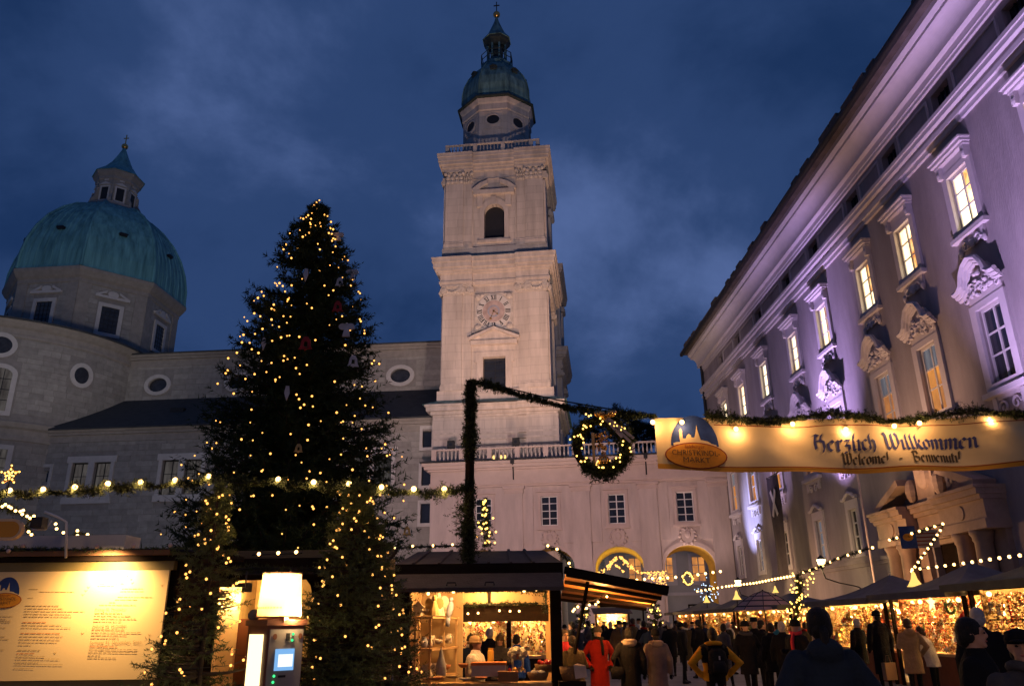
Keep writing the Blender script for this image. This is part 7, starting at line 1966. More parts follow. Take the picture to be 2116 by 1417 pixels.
# ------------------------------------------------------------------ ticket machine with glowing drum lamp
kp = P(553, 1300, 7.3)
kt = Z(1292, 7.3, 553)
km = empty('ticket_machine', (kp.x, 7.3, 0), rad(45), 'brown ticket machine with screen and bright lit side panel', 'ticket machine')
s = .36  # local: corner at origin, faces along +x (right face) and +y (left face)
KB = gm('machine_brown', (0.20, 0.08, 0.045), rough=.4); KG = gm('machine_grey', (0.30, 0.26, 0.23), rough=.4)
MB().box(0, s, 0, s, 0, kt).build('cabinet', KB, km)
MB().box(-.02, s + .02, -.02, s + .02, kt + .001, kt + .05).build('cap', KB, km)
MB().box(.02, s - .01, -.012, -.001, .2, kt - .03).build('front_plate', KG, km)
sz0, sz1 = Z(1387, 7.2, 577), Z(1341, 7.2, 577)
scn = MB().box(.085, .27, -.02, -.0125, sz0, sz1).build('screen', emat('blue_white_screen', (0.25, 0.55, 1.0), .75), km)
MB().box(.115, .255, -.024, -.0205, sz0 + .03, sz1 - .045).build('screen_window', emat('white_screen', (0.9, 0.95, 1.0), 1.1), scn)
MB().box(.18, .215, -.018, -.0125, Z(1324, 7.2, 577), Z(1308, 7.2, 577)).build('card_slot', M['iron'], km)
for z_, x_ in ((Z(1310, 7.2, 577), .245), (Z(1323, 7.2, 577), .24), (Z(1398, 7.2, 577), .09), (Z(1411, 7.2, 577), .085)):
    MB().ball((x_, -.016, z_), .011, 8, 6).build('green_light', bpy.data.materials.get('green_led') or emat('green_led', (0.05, 1.0, 0.25), 1.6), km)
for x_ in (.07, .32): MB().prism(oval(x_, Z(1315, 7.2, 577), .02, .026, 14), -.016, -.011).build('speaker_disc', KB, km)
MB().box(.13, .2, -.018, -.0125, Z(1402, 7.2, 577), Z(1397, 7.2, 577)).build('receipt_slot', M['iron'], km)
MB().box(-.012, -.001, .06, .30, .3, Z(1310, 7.4, 520)).build('lit_panel', emat('lit_ad_panel', (1.0, 0.74, 0.34), 2.4), km)
dl = P(580, 1232, 7.45)
dr = empty('drum_lamp', (dl.x, 7.45, kt + .05), 0, 'glowing drum shade lamp on top of the ticket machine', 'lamp')
zl0, zl1 = Z(1274, 7.45, 580) - kt - .05, Z(1184, 7.45, 580) - kt - .05
mb = MB(); n_ = 28; R0, R1 = .195, .172
vs = [(R0 * math.cos(2 * math.pi * i / n_), R0 * math.sin(2 * math.pi * i / n_), zl0) for i in range(n_)] + [(R1 * math.cos(2 * math.pi * i / n_), R1 * math.sin(2 * math.pi * i / n_), zl1 + .012 * math.sin(i * 1.9)) for i in range(n_)]
mb.add(vs, [(i, (i + 1) % n_, (i + 1) % n_ + n_, i + n_) for i in range(n_)]); mb.build('shade', tr_, dr, True)
for rr_, zz_ in ((R0 + .002, zl0), (R1 + .002, zl1)): MB().tube([(rr_ * math.cos(a), rr_ * math.sin(a), zz_) for a in np.linspace(0, 2 * math.pi, 29)[:-1]], .006, 5, closed=True).build('rim', KB, dr)
mb = MB()
for i in range(11):
    a = -math.pi * .86 + i * .14; r_ = R0 + .0; mb.add([((r_ + .001) * math.cos(a), (r_ + .001) * math.sin(a), zl0 + .07), ((r_ + .001) * math.cos(a + .1), (r_ + .001) * math.sin(a + .1), zl0 + .07), ((r_ - .001) * math.cos(a + .1), (r_ - .001) * math.sin(a + .1), zl0 + .085), ((r_ - .001) * math.cos(a), (r_ - .001) * math.sin(a), zl0 + .085)], [(0, 1, 2, 3)])
mb.build('small_print', M['ink'], dr)
MB().tube([(0, 0, -.01), (0, 0, zl0 + .12)], .03, 8).build('stem', KB, dr); MB().box(-.09, .07, -.07, .05, -.02, .03).build('foot', gm('pink_card', (0.6, 0.3, 0.2)), dr)
point('drum_light', (dl.x, 7.40, kt + .05 + zl0 + .27), 26, (1.0, 0.56, 0.20), .03)
point('drum_light', (dl.x + .13, 7.44, kt + .075), 22.0, (1.0, 0.66, 0.30), .03)  # added second light below the shade, spilling sideways onto the fir
wb = link('wire_ball', MB().ball((0, 0, 0), .055, 10, 7).mesh('wire_ball', gm('grey_wire', (0.16, 0.15, 0.13)), True), None, (P(524, 1276, 7.55).x, 7.55, kt + .09)); tag(wb, 'small dark wire ball on top of the ticket machine', 'ornament')

# ------------------------------------------------------------------ palace street furniture
for px, py, s_, Y_, lb in ((1697, 1160, 25.6, 0, 'glowing wall lantern on a curved bracket by the straw star stall'), (1525, 1202, 5.8, 0, 'glowing wall lantern beside the downpipe corner')):
    yy = -3.2
    x, z = RF.loc(px, py, yy); base = RF.world(x, yy, z)
    r = empty('wall_lantern', base, RF.a, lb, 'lantern', 'wall lanterns of the palace')
    MB().lathe([(.14, -.28), (.24, .12), (.0, .13)], 6).build('glass', GLOW, r); MB().lathe([(.27, .13), (.14, .26), (.05, .34), (.0, .4)], 6).build('cap', M['iron'], r)
    MB().lathe([(.05, -.42), (.14, -.28)], 6).build('foot', M['iron'], r)
    pts = [Vector((0, .0, -.4)), Vector((.0, .1, -.9)), Vector((-.1, .9, -1.15)), Vector((-.1, 1.9, -1.35)), Vector((0, 2.5, -1.8)), Vector((0, 3.1, -2.5))]
    MB().tube([Vector(q) for q in lerp_path(pts, 16)], .035, 6).build('bracket', M['iron'], r)
    point('lantern_light', base + Vector((0, 0, -.1)) + RF.b * (-.45), 380, (1.0, 0.66, 0.30), .1)
fp = RF.loc(1597, 1000, -1.6)
fg = empty('hanging_flag', RF.world(fp[0], -1.6, 4.6), RF.a, 'long dark flag with a pale X hanging on the palace', 'flag')
fxw = 1.15
nfl = 14; mb = MB(); vs = [(-fxw + 2 * fxw * i / 6, .05 * math.sin(i * 1.7 + j * .4), 6.9 * j / nfl) for j in range(nfl + 1) for i in range(7)]
mb.add(vs, [(j * 7 + i, j * 7 + i + 1, j * 7 + i + 8, j * 7 + i + 7) for j in range(nfl) for i in range(6)]); mb.build('cloth', mat('dark_flag_cloth', (0.055, 0.045, 0.05), .9), fg, True)
mb = MB()
for a, b in (((-.5, 4.1), (.5, 5.9)), ((.5, 4.1), (-.5, 5.9))): mb.beam((a[0], -.09, a[1]), (b[0], -.095, b[1]), .34, .012, up=(0, 1, 0))
mb.build('pale_cross', M['wood_white'], fg); MB().tube([(-fxw - .1, 0, 6.95), (fxw + .1, 0, 6.95)], .04, 6).build('rod', M['iron'], fg); MB().tube([(0, 0, 6.95), (0, 1.5, 7.8)], .04, 6).build('bracket', M['iron'], fg)
po = RF.loc(1848, 1200, -1.6)
fpole = empty('flagpole', RF.world(po[0], -2.6, 0), RF.a, 'slim white flagpole left of the palace portal', 'flagpole')
MB().tube([(0, 0, 0), (0, 0, 9.8)], [.06, .05], 8).build('pole', gm('white_pole', (0.62, 0.56, 0.52), rough=.4), fpole); MB().lathe([(.12, 0), (.12, .3)], 8).build('base', M['iron'], fpole); MB().ball((0, 0, 9.85), .09).build('knob', M['gold'], fpole)
bpn = P(1876, 1108, 23.6); pn = empty('small_pennant', bpn, rad(-20), 'small blue pennant with yellow oval hanging from the garland', 'pennant')
MB().box(-.22, .22, 0, .01, -.34, .30).build('cloth', M['print_sky'], pn); MB().prism(oval(0, -.02, .14, .11, 18), -.006, .0).build('oval_mark', M['print_orange'], pn)
bpn = P(1908, 1113, 24.5); pn2 = empty('pale_cloth_sign', bpn, rad(-20), 'pale cloth sign with rows of print beside the blue pennant', 'sign')
MB().box(-.42, .42, 0, .01, -.26, .26).build('cloth', gm('pale_cloth', (0.5, 0.36, 0.26)), pn2)
for k in range(4): MB().box(-.36, .34 - .08 * (k % 2), -.006, .0, .14 - k * .11, .18 - k * .11).build('print_line', M['print_red'], pn2)
# ================================================================== PEOPLE
SKIN = mat('skin', (0.50, 0.27, 0.18), .55, .1, 8, spec=.3)
HAIRS = {'black': mat('black_hair', (0.012, 0.010, 0.009), .6, .4, 30, .6, 60, stretch=(3, 3, .4)), 'brown': mat('brown_hair', (0.05, 0.028, 0.016), .6, .4, 30, .6, 60, stretch=(3, 3, .4)), 'grey': mat('grey_hair', (0.36, 0.33, 0.31), .6, .15, 30), 'white': mat('white_hair', (0.5, 0.47, 0.43), .6, .1, 30)}
def cloth(name, col): return M.get(name) or M.setdefault(name, mat(name, col, .92, .18, 6, .35, 26, spec=.12))
FABR = {'black': cloth('black_cloth', (0.010, 0.010, 0.012)), 'navy': cloth('navy_cloth', (0.018, 0.026, 0.050)), 'blue': cloth('blue_jacket_cloth', (0.022, 0.032, 0.046)), 'grey': cloth('grey_cloth', (0.07, 0.065, 0.065)), 'brown': cloth('brown_cloth', (0.10, 0.062, 0.038)), 'beige': cloth('beige_cloth', (0.24, 0.19, 0.15)), 'red': cloth('red_cloth', (0.21, 0.011, 0.008)), 'pink': cloth('pinkred_cloth', (0.55, 0.04, 0.05)), 'yellow': cloth('amber_cloth', (0.50, 0.24, 0.015)), 'olive': cloth('olive_cloth', (0.075, 0.055, 0.028)), 'white': cloth('white_cloth', (0.62, 0.54, 0.44)), 'tan': cloth('tan_cloth', (0.30, 0.19, 0.10)), 'royal': cloth('royal_blue_cloth', (0.012, 0.05, 0.30)), 'fur': cloth('pale_fur', (0.34, 0.26, 0.20)), 'denim': cloth('dark_denim', (0.022, 0.024, 0.034)), 'teal': cloth('teal_cloth', (0.03, 0.22, 0.26))}
SHOE = mat('black_shoe', (0.010, 0.009, 0.009), .45)
EYE_ = mat('dark_eye', (0.01, 0.008, 0.007), .2); LIP = mat('lip', (0.36, 0.11, 0.09), .5)
PENDING = []
def ell(mb, rings, n=14):
    """horizontal elliptical rings (cx, cy, z, rx, ry) lofted and capped"""
    vs = []; k = len(rings)
    for cx, cy_, z, rx, ry in rings:
        for j in range(n):
            a = 2 * math.pi * j / n; vs.append((cx + rx * math.cos(a), cy_ + ry * math.sin(a), z))
    fs = [(i * n + j, i * n + (j + 1) % n, (i + 1) * n + (j + 1) % n, (i + 1) * n + j) for i in range(k - 1) for j in range(n)]
    fs.append(list(range(n))[::-1]); fs.append([(k - 1) * n + j for j in range(n)]); mb.add(vs, fs)
def limb(mb, pts, rs, n=10):
    """tapered tube with rounded ends"""
    mb.tube(pts, rs, n); mb.ball(pts[0], rs[0], 8, 6); mb.ball(pts[-1], rs[-1], 8, 6)
ARMS = {'down': ((.265, .03, 1.15), (.275, -.03, .90)), 'pocket': ((.325, .07, 1.17), (.225, -.10, .98)), 'hold': ((.255, .02, 1.17), (.10, -.29, 1.20)), 'akimbo': ((.43, .08, 1.17), (.24, -.05, .98)), 'reach': ((.26, -.10, 1.22), (.20, -.36, 1.30)), 'behind': ((.27, .10, 1.18), (.10, .17, .98)), 'phone': ((.26, .0, 1.18), (.14, -.12, 1.45))}
def person(label, pos, h=1.72, face=0.0, coat='black', length='mid', legs='black', hair='brown', hat=None, arms=('down', 'down'), collar=None, walk=0.0, sit=False, vox=.022, long_hair=None, scarf=None, puff=1.0, lean=0.0, group=None, hood=None, sleeve=None, glove=True, headturn=0.0, detail=False, belt=None):
    """one figure: body (continuous mesh), coat, hair or hat and small clothing as children; faces -y, turned by 'face' degrees"""
    k = h / 1.75
    root = empty('person', pos, rad(face), label, 'person', group)
    root.scale = (k, k, k)
    dz = -.43 if sit else 0.0
    b = MB()
    # legs
    for s in (-1, 1):
        st = walk * s
        if sit: ch = [(s * .09, 0, .52), (s * .11, -.40, .52), (s * .11, -.42, .10)]
        else: ch = [(s * .095, 0, .90), (s * .10, -.02 + st * .10, .49), (s * .10, st * .22, .09)]
        limb(b, ch, [.085, .058, .042])
        fx, fy = ch[2][0], ch[2][1]
        b.tube([(fx, fy + .05, .05), (fx, fy - .06, .05), (fx, fy - .16, .035)], [.045, .048, .032], 8)
    ell(b, [(0, 0, .86 + dz, .15, .105), (0, 0, .95 + dz, .165, .115), (0, 0, 1.08 + dz, .145, .10), (0, 0, 1.25 + dz, .17, .115), (0, .0, 1.38 + dz, .175, .105), (0, .005, 1.45 + dz, .11, .08), (0, .01, 1.49 + dz, .06, .06), (0, .005, 1.57 + dz, .052, .056)])
    hands = []
    for s, nm in ((-1, arms[0]), (1, arms[1])):
        e_, w_ = ARMS[nm]; sh = (s * .185, 0, 1.41 + dz); el = (s * e_[0], e_[1], e_[2] + dz); wr_ = (s * w_[0], w_[1], w_[2] + dz)
        limb(b, [sh, el, wr_], [.055, .042, .03])
        d = (Vector(wr_) - Vector(el)).normalized(); pc = Vector(wr_) + d * .045
        b.ball(tuple(pc), (.03, .035, .042), 8, 6); hands.append((s, Vector(wr_), d, pc))
    # head: cranium, jaw, nose, brow, ears
    hz = 1.635 + dz; t_ = rad(headturn)
    hb = MB()
    hb.ball((0, .012, .015), (.074, .092, .098), 14, 10); hb.ball((0, -.025, -.045), (.055, .062, .068), 12, 8); hb.ball((0, -.092, -.012), (.014, .022, .026), 8, 6); hb.ball((0, -.072, .03), (.05, .022, .012), 8, 6); hb.ball((0, -.072, -.085), (.026, .022, .02), 8, 6)
    for s in (-1, 1): hb.ball((s * .075, .012, -.005), (.012, .02, .03), 7, 6)
    def ht(p): return (p[0] * math.cos(t_) - p[1] * math.sin(t_), p[0] * math.sin(t_) + p[1] * math.cos(t_), p[2] + hz)
    hb.v = [ht(p) for p in hb.v]; b.add(hb.v, hb.f)
    # coat
    hem = {'short': .80, 'mid': .62, 'long': .38, 'hip': .88}[length] + (dz if not sit else 0)
    if sit: hem = .46
    c = MB(); p_ = puff
    zs = [(hem, .215, .165), (.70 + dz, .205, .16), (.88 + dz, .20, .155), (1.06 + dz, .18 * p_, .14 * p_), (1.24 + dz, .205 * p_, .15 * p_), (1.38 + dz, .208 * p_, .135 * p_), (1.45 + dz, .15, .11), (1.50 + dz, .085, .082), (1.535 + dz, .078, .078)]
    zs = [zs[0]] + [q for q in zs[1:] if q[0] > hem + .05]
    ell(c, [(0, 0, z, rx, ry) for z, rx, ry in zs], 16)
    for s, nm in ((-1, arms[0]), (1, arms[1])):
        e_, w_ = ARMS[nm]; el = (s * e_[0], e_[1], e_[2] + dz); wr_ = Vector((s * w_[0], w_[1], w_[2] + dz))
        limb(c, [(s * .175, 0, 1.40 + dz), el, tuple(wr_)], [.078 * p_, .068 * p_, .052 * p_])
    if hood: c.ball((0, .10, 1.47 + dz), (.13, .075, .09), 12, 8)
    if lean:
        def ln(p): 
            z0_ = .9 + dz; t2 = max(0, p[2] - z0_); return (p[0], p[1] - t2 * math.tan(rad(lean)), p[2] - t2 * (1 - math.cos(rad(lean))))
        b.v = [ln(p) for p in b.v]; c.v = [ln(p) for p in c.v]
    else: ln = lambda p: p
    bo_ = b.build('body', [SKIN], root); co = c.build('coat', [FABR[coat]], root)
    PENDING.append((bo_, vox * .8, dict(kind='body', legs=FABR[legs], neck=1.50 + dz, hands=[tuple(Vector(ln(tuple(q[3])))) for q in hands], head=Vector(ln(ht((0, 0, 0)))), hz=hz, knee=.12, glove=glove, fingers=[(q[0], Vector(ln(tuple(q[3]))), q[2]) for q in hands] if detail or vox < .02 else None, sit=sit)))
    PENDING.append((co, vox, dict(kind='coat', sleeve=FABR[sleeve] if sleeve else None, dz=dz)))
    def child(mb, nm, m, smooth=True):
        mb.v = [ln(p) for p in mb.v]; return mb.build(nm, m, root, smooth)
    H = MB(); hm = HAIRS.get(hair)
    if hat is None and hair != 'bald':
        H.ball((0, .022, .03), (.084, .098, .10), 14, 10); H.ball((0, .06, -.03), (.075, .06, .075), 12, 8)
        for s in (-1, 1): H.ball((s * .065, .03, -.01), (.022, .05, .06), 8, 6)
        if long_hair == 'pony':
            H.tube([(0, .09, .0), (0, .125, -.05), (.005, .135, -.14), (.012, .13, -.24)], [.026, .032, .03, .008], 8)
        if long_hair == 'long':
            for q in (-.05, 0, .05): H.tube([(q, .07, .0), (q * 1.3, .095, -.12), (q * 1.5, .105, -.26)], [.05, .055, .02], 8)
            for s in (-1, 1): H.tube([(s * .075, .0, .02), (s * .088, .005, -.1), (s * .095, .0, -.22)], [.03, .034, .012], 8)
        H.v = [ht(p) for p in H.v]; child(H, 'hair', hm)
    elif hat:
        kind, hc = hat
        if kind == 'beanie':
            H.lathe([(.088, -.0), (.095, .03), (.088, .075), (.06, .115), (.0, .135)], 16, (0, .012, .0), sy=1.16); H.lathe([(.098, -.005), (.1, .035), (.09, .04)], 16, (0, .012, .0), sy=1.14)
            if detail: H.ball((0, .02, .145), .022, 8, 6)
        elif kind == 'brim':
            H.lathe([(.165, .035), (.165, .042), (.09, .045), (.088, .12), (.07, .14), (.0, .135)], 20, (0, .012, .01), sy=1.12)
        elif kind == 'cap':
            H.lathe([(.09, .02), (.094, .05), (.08, .10), (.0, .125)], 16, (0, .012, .0), sy=1.14); H.ball((0, -.13, .04), (.07, .06, .012), 10, 6)
        elif kind == 'hoodup':
            H.ball((0, .03, .0), (.115, .125, .145), 14, 10)
        H.v = [ht(p) for p in H.v]; child(H, 'hat' if kind != 'hoodup' else 'hood', FABR.get(hc) or M[hc])
        if hm and kind != 'hoodup':
            q = MB(); q.ball((0, .055, -.04), (.076, .055, .075), 12, 8)
            if long_hair == 'long':
                for s in (-1, 1): q.tube([(s * .07, .01, .0), (s * .085, .005, -.12), (s * .09, -.01, -.22)], [.025, .032, .012], 8)
            q.v = [ht(p) for p in q.v]; child(q, 'hair', hm)
    if collar:
        q = MB(); R0_ = .118
        q.tube([(R0_ * 1.05 * math.cos(a), R0_ * math.sin(a) + .02, 1.485 + dz + .02 * math.sin(a)) for a in np.linspace(0, 2 * math.pi, 17)[:-1]], .038, 8, closed=True)
        if collar == 'fur': q.ball((0, .10, 1.46 + dz), (.14, .07, .075), 12, 8)
        child(q, 'collar', FABR[collar])
    if scarf:
        q = MB(); q.tube([(.088 * math.cos(a), .086 * math.sin(a), 1.51 + dz + .012 * math.sin(2 * a)) for a in np.linspace(0, 2 * math.pi, 15)[:-1]], .034, 8, closed=True)
        q.tube([(.03, -.11, 1.5 + dz), (.04, -.165, 1.36 + dz), (.045, -.17, 1.18 + dz)], [.03, .035, .03], 8); child(q, 'scarf', FABR[scarf])
    if detail:
        for s in (-1, 1):
            q = MB(); q.ball((s * .030, -.087, .008), (.0125, .008, .0075), 8, 6); q.v = [ht(p) for p in q.v]; child(q, 'eye', EYE_)
            q = MB(); q.ball((s * .031, -.09, .034), (.02, .007, .005), 8, 5); q.v = [ht(p) for p in q.v]; child(q, 'eyebrow', HAIRS['black'])
        q = MB(); q.ball((0, -.088, -.052), (.022, .009, .007), 8, 5); q.v = [ht(p) for p in q.v]; child(q, 'mouth', LIP)
    return root
def at_person(px, py_top, Y):
    p = P(px, py_top, Y); return (p.x, Y, 0), p.z
def who(label, px, top, Y, **k):
    pos, h = at_person(px, top, Y)
    hatx = {'beanie': .03, 'brim': .05, 'cap': .02}.get((k.get('hat') or ('', ''))[0], .0)
    return person(label, pos, min(1.95, max(1.45, h - hatx)), **k)

# foreground
who('person in dark blue jacket with ponytail seen from behind, nearest on the right', 1686, 1256, 5.8, face=174, coat='blue', length='short', legs='denim', hair='black', long_hair='pony', arms=('pocket', 'pocket'), vox=.016, hood=True, puff=1.08, detail=False)
who('smiling person in black coat with smooth dark hair looking right in the foreground', 2002, 1277, 6.2, face=48, coat='black', length='mid', hair='black', arms=('down', 'down'), vox=.016, detail=True, headturn=12)
who('person in dark cap cut off by the right edge', 2100, 1292, 5.2, face=-28, coat='grey', length='mid', hair='black', hat=('cap', 'black'), arms=('hold', 'down'), vox=.018, detail=True, scarf='grey')
who('bald grey-haired person in black coat behind the smiling one', 2016, 1256, 10.5, face=150, coat='black', length='mid', hair='grey', arms=('down', 'down'), puff=1.1)
who('person with black backpack and amber jacket, elbows out', 1470, 1297, 13.2, face=180, coat='black', length='hip', legs='black', hair='black', arms=('akimbo', 'akimbo'), collar='yellow', sleeve='yellow', vox=.018, puff=1.12)
who('person in long red coat and grey knit hat facing the camera', 1235, 1290, 16.2, face=8, coat='red', length='long', hair='grey', hat=('beanie', 'grey'), arms=('pocket', 'pocket'), scarf='black', vox=.018, detail=True)
who('person in beige coat with pale fur collar seen from behind', 1353, 1296, 15.4, face=180, coat='beige', length='mid', hair='black', hat=('beanie', 'black'), arms=('down', 'down'), collar='fur', vox=.018, puff=1.08)
who('person in black coat with fur-trimmed hood, carrying a handbag', 1298, 1296, 15.0, face=178, coat='black', length='mid', hair='black', arms=('down', 'pocket'), collar='fur', vox=.02, puff=1.06)
who('person in olive jacket bending by the wicker basket', 1187, 1312, 14.2, face=200, coat='olive', length='short', hair='black', arms=('hold', 'hold'), lean=10)
who('person with bright red jacket half hidden by the stall post', 1167, 1300, 14.5, face=15, coat='pink', length='short', hair='brown', arms=('hold', 'hold'), detail=True)
who('person in black coat with grey collar and flat hat walking towards the camera', 1538, 1279, 18.0, face=5, coat='black', length='mid', hair='black', hat=('beanie', 'black'), arms=('down', 'pocket'), collar='grey', walk=.8, vox=.02, detail=True)
who('tall person in brimmed black hat behind the walking one', 1556, 1273, 20.0, face=-25, coat='black', length='mid', hair='grey', hat=('brim', 'black'), arms=('down', 'down'))
who('slim dark-haired person in black coat beside the bright stall', 1573, 1281, 21.0, face=80, coat='black', length='mid', hair='black', arms=('hold', 'hold'))
who('dark short person right of the slim one at the bright stall', 1590, 1287, 19.0, face=190, coat='black', length='mid', hair='black', arms=('down', 'down'))
who('person in black hat and red scarf beside the lit pole', 1640, 1276, 15.0, face=-60, coat='black', length='mid', hair='grey', hat=('beanie', 'black'), arms=('hold', 'down'), scarf='pink', detail=True)
who('person in black jacket leaning toward the stall by the lit pole', 1614, 1284, 18.0, face=150, coat='black', length='short', hair='grey', arms=('hold', 'down'))
who('grey-haired person in black jacket browsing the straw star stall', 1768, 1278, 21.5, face=205, coat='black', length='mid', hair='grey', arms=('hold', 'down'), vox=.02)
who('tall person in long black coat at the straw star stall', 1808, 1258, 20.5, face=190, coat='black', length='long', hair='black', hat=('beanie', 'black'), arms=('down', 'down'), vox=.02, puff=1.06)
who('person in tan coat with hood down browsing ornaments', 1872, 1278, 17.6, face=178, coat='tan', length='mid', hair='brown', arms=('pocket', 'hold'), hood=True, vox=.02, walk=.3)
who('person in white puffy jacket leaning over the counter', 1915, 1292, 18.0, face=225, coat='white', length='short', hair='brown', arms=('reach', 'reach'), lean=14, puff=1.12, vox=.02)
# vendor and customers at the pottery stall
vp = P(983, 1311, 13.75)
person('vendor in white jacket and knit hat seated in the pottery stall', (vp.x, 13.75, .17), 1.72, face=68, coat='white', length='short', hair='brown', hat=('beanie', 'tan'), arms=('hold', 'hold'), sit=True, vox=.018, detail=True, puff=1.1)
who('long-haired customer in grey coat behind the pottery stall', 1033, 1308, 15.9, face=-5, coat='grey', length='short', hair='brown', hat=('beanie', 'brown'), long_hair='long', arms=('hold', 'hold'), detail=True)
who('customer in royal blue jacket behind the toy lamb', 1068, 1318, 16.4, face=160, coat='royal', length='short', hair='black', arms=('down', 'down'))
who('customer in dark hat and white scarf behind the vendor', 973, 1308, 16.0, face=10, coat='navy', length='short', hair='black', hat=('beanie', 'olive'), arms=('down', 'down'), scarf='white', detail=True)
who('grey-haired customer in black jacket at the back of the stall', 1012, 1298, 18.0, face=180, coat='black', length='short', hair='grey', arms=('down', 'down'))
# crowd in the lane
rg = np.random.default_rng(99)
taken = []
protos = []
CR = [('black', 'black', None), ('navy', 'brown', ('beanie', 'grey')), ('grey', 'black', None), ('black', 'grey', None), ('brown', 'brown', ('beanie', 'black')), ('black', 'black', ('beanie', 'black')), ('olive', 'brown', None), ('black', 'white', ('brim', 'black'))]
for i, (ct, hr, htt) in enumerate(CR):
    pass
spots = [(1180, 1284, 24), (1196, 1288, 27), (1212, 1282, 32), (1262, 1284, 30), (1277, 1279, 26), (1288, 1282, 35), (1303, 1277, 31), (1318, 1276, 40), (1330, 1282, 28), (1342, 1285, 24), (1366, 1283, 34), (1384, 1284, 27), (1396, 1280, 36), (1407, 1283, 24), (1418, 1285, 30), (1430, 1283, 40), (1441, 1280, 26), (1455, 1283, 33), (1490, 1288, 22), (1502, 1284, 28), (1513, 1282, 35), (1602, 1283, 26), (1660, 1285, 24), (1225, 1286, 44), (1248, 1283, 50), (1296, 1284, 47), (1355, 1281, 50), (1375, 1282, 45), (1168, 1288, 30), (1272, 1287, 42)]
CL = ['dark-coated shopper just right of the stall post', 'knit-hatted shopper in navy behind the olive jacket', 'grey-coated shopper far behind the red-coated person', 'grey-haired shopper in black between red coat and fur hood', 'brown-coated shopper in black hat left above the fur hood',
 'black-hatted shopper in the distance right above the fur hood', 'olive-coated shopper in mid-distance left of the beige coat', '', 'black-coated shopper behind the left shoulder of the beige coat', 'navy-coated shopper in grey knit hat behind the beige coat', 'grey-coated shopper a little right of the beige coat, far back',
 'grey-haired shopper in black midway between beige coat and backpack', 'distant brown-coated shopper before the far red stall', 'nearer black-hatted shopper left of the backpack wearer', 'olive-coated shopper half hidden left of the backpack', 'white-haired shopper in brimmed hat, far off left of the backpack',
 'black-coated shopper left of the backpack wearer\'s head', 'navy-coated shopper beside the backpack wearer\'s head', 'near grey-coated shopper right of the backpack', 'grey-haired shopper in black far right of the backpack', 'brown-coated shopper left of the walker with grey collar', '',
 'olive-coated shopper right of the lit pole', 'tiny far shopper in brimmed hat above the red coat', 'tiny black-coated shopper right of the red-coated person\'s head', 'tiny navy-coated shopper below the middle arch', 'tiny grey-coated shopper before the small fir', 'tiny grey-haired shopper right of the small fir', 'brown-coated shopper in hat under the plank awning', 'black-hatted shopper far back between red coat and fur hood']
for i, (px, top, Y) in enumerate(spots):
    ct, hr, htt = CR[i % len(CR)]
    if i in (7,): lb, ct = 'shopper in white top in the distant crowd below the middle arch', 'white'
    elif i in (21,): lb, ct = 'shopper in teal jacket at the bright stall', 'teal'
    else: lb = CL[i]
    who(lb, px + rg.normal() * 1.5, top, Y, face=float(rg.choice([0, 180, 170, 200, 90, -90, 20])) + rg.normal() * 20, coat=ct, length=['mid', 'short', 'long', 'mid'][i % 4], hair=hr, hat=htt, arms=[('down', 'down'), ('pocket', 'pocket'), ('hold', 'down'), ('phone', 'down'), ('down', 'reach')][int(rg.integers(5))], headturn=float(rg.normal() * 25), lean=float(max(0, rg.normal() * 4)), scarf=[None, 'grey', 'red', None, 'white', None][int(rg.integers(6))], vox=.03, walk=rg.uniform(-.6, .6), puff=rg.uniform(.98, 1.12), group='crowd in the lane')

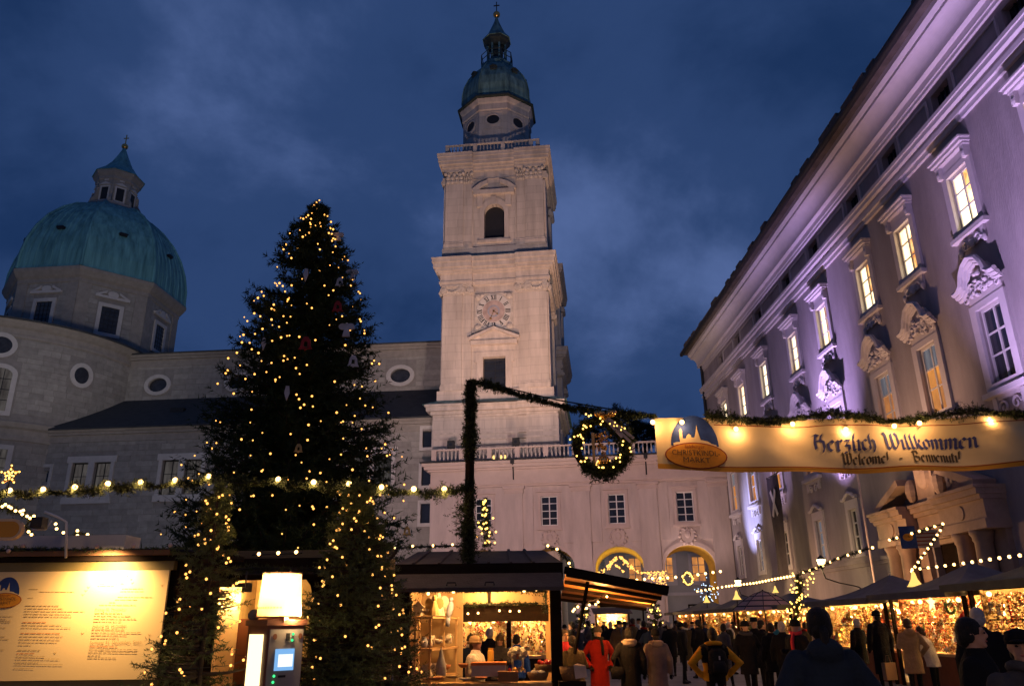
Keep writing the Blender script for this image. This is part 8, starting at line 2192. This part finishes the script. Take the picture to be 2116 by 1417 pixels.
# one evaluation turns every figure into a single continuous skin
for o, vx, info in PENDING:
    r = o.modifiers.new('r', 'REMESH'); r.mode = 'VOXEL'; r.voxel_size = vx; r.use_smooth_shade = True
    s_ = o.modifiers.new('s', 'SMOOTH'); s_.factor = .5; s_.iterations = 3 if info['kind'] == 'coat' else 2
dg = bpy.context.evaluated_depsgraph_get()
for o, vx, info in PENDING:
    me = bpy.data.meshes.new_from_object(o.evaluated_get(dg))
    o.modifiers.clear(); old = o.data; me.name = old.name
    n = len(me.polygons); cen = np.zeros(n * 3); me.polygons.foreach_get('center', cen); cen = cen.reshape(-1, 3)
    idx = np.zeros(n, np.int32)
    if info['kind'] == 'body':
        me.materials.clear()
        for m in (SKIN, info['legs'], SHOE, FABR['black']): me.materials.append(m)
        idx[cen[:, 2] < info['neck'] - .02] = 1
        idx[cen[:, 2] < info['knee']] = 2
        for hnd in info['hands']:
            near = np.linalg.norm(cen - np.array(hnd), axis=1) < .07
            idx[near] = 3 if info['glove'] else 0
        hd = np.array(info['head']); idx[np.linalg.norm(cen - hd, axis=1) < .15] = 0
        if info['fingers']:   # five fingers on each hand, joined into the same mesh
            import bmesh
            fm = MB()
            for s, pc, d in info['fingers']:
                side = d.cross(Vector((0, 1, 0)));
                if side.length < .2: side = d.cross(Vector((1, 0, 0)))
                side.normalize(); nn = side.cross(d)
                for q, ln_ in zip((-.024, -.008, .008, .024), (.055, .068, .064, .05)):
                    a = pc + side * q + d * .02; fm.tube([a, a + d * ln_ * .6 + nn * .008, a + d * ln_ + nn * .026], [.0095, .009, .0065], 6)
                a = pc + side * -.028; fm.tube([a, a + side * -.022 + d * .02, a + side * -.026 + d * .05 + nn * .01], [.011, .0105, .007], 6)
            bm = bmesh.new(); bm.from_mesh(me)
            vsn = [bm.verts.new(v) for v in fm.v]
            for f in fm.f:
                try: fc = bm.faces.new([vsn[i] for i in f]); fc.smooth = True
                except ValueError: pass
            bm.to_mesh(me); bm.free()
            idx = np.concatenate([idx, np.full(len(me.polygons) - n, 3 if info['glove'] else 0, np.int32)])
    else:
        me.materials.clear(); me.materials.append(old.materials[0])
        if info['sleeve'] is not None:
            me.materials.append(info['sleeve']); idx[(np.abs(cen[:, 0]) > .235) | ((cen[:, 2] < 1.18) & (np.abs(cen[:, 0]) > .15))] = 1
    me.polygons.foreach_set('material_index', idx); me.polygons.foreach_set('use_smooth', np.ones(len(me.polygons), bool)); me.update()
    o.data = me; bpy.data.meshes.remove(old)

# things people carry
bpk = next(o for o in bpy.data.objects if o.get('label', '').startswith('person with black backpack'))
bk = empty('backpack', bpk.location + Vector((0, -.2, 0)), 0, 'black backpack worn over the amber jacket', 'backpack'); kz = bpk.scale[2]
mb = MB(); ell(mb, [(0, 0, .98 * kz, .12, .06), (0, -.02, 1.06 * kz, .155, .095), (0, -.03, 1.2 * kz, .155, .1), (0, -.01, 1.36 * kz, .13, .075), (0, .03, 1.42 * kz, .07, .03)], 14); mb.build('pack', FABR['black'], bk, True)
mb = MB(); ell(mb, [(0, -.1, 1.04 * kz, .1, .04), (0, -.11, 1.14 * kz, .105, .045), (0, -.1, 1.22 * kz, .09, .03)], 12); mb.build('front_pocket', cloth('black_nylon', (0.016, 0.016, 0.02)), bk, True)
MB().box(-.008, .008, -.165, -.14, 1.24 * kz, 1.3 * kz).build('zip_tag', gm('zip_silver', (0.4, 0.4, 0.42)), bk)
for s in (-1, 1): MB().tube([(s * .11, .03, 1.40 * kz), (s * .14, .14, 1.47 * kz), (s * .15, .3, 1.42 * kz)], .022, 6).build('strap', FABR['black'], bk)
hbp = P(1277, 1388, 14.9); hd = empty('handbag', hbp, 0, 'black handbag hanging from the fur-hooded person', 'bag')
mb = MB(); ell(mb, [(0, 0, -.11, .12, .05), (0, 0, 0, .13, .055), (0, 0, .09, .10, .035)], 12); mb.build('pouch', FABR['black'], hd, True)
MB().tube([(-.07, 0, .07), (-.03, 0, .24), (.03, 0, .24), (.07, 0, .07)], .012, 6).build('handle', FABR['black'], hd)
sgp = P(1838, 1385, 20.2); sg = empty('shopping_bag', sgp, rad(20), 'brown paper shopping bag held by the tall person in long coat', 'bag')
mb = MB(); mb.box(-.16, .16, -.06, .06, -.2, .18); mb.build('paper_bag', gm('kraft_paper', (0.36, 0.2, 0.1)), sg); MB().tube([(-.07, 0, .18), (-.04, 0, .34), (.04, 0, .34), (.07, 0, .18)], .008, 5).build('handle', gm('kraft_paper', (0.36, 0.2, 0.1)), sg)
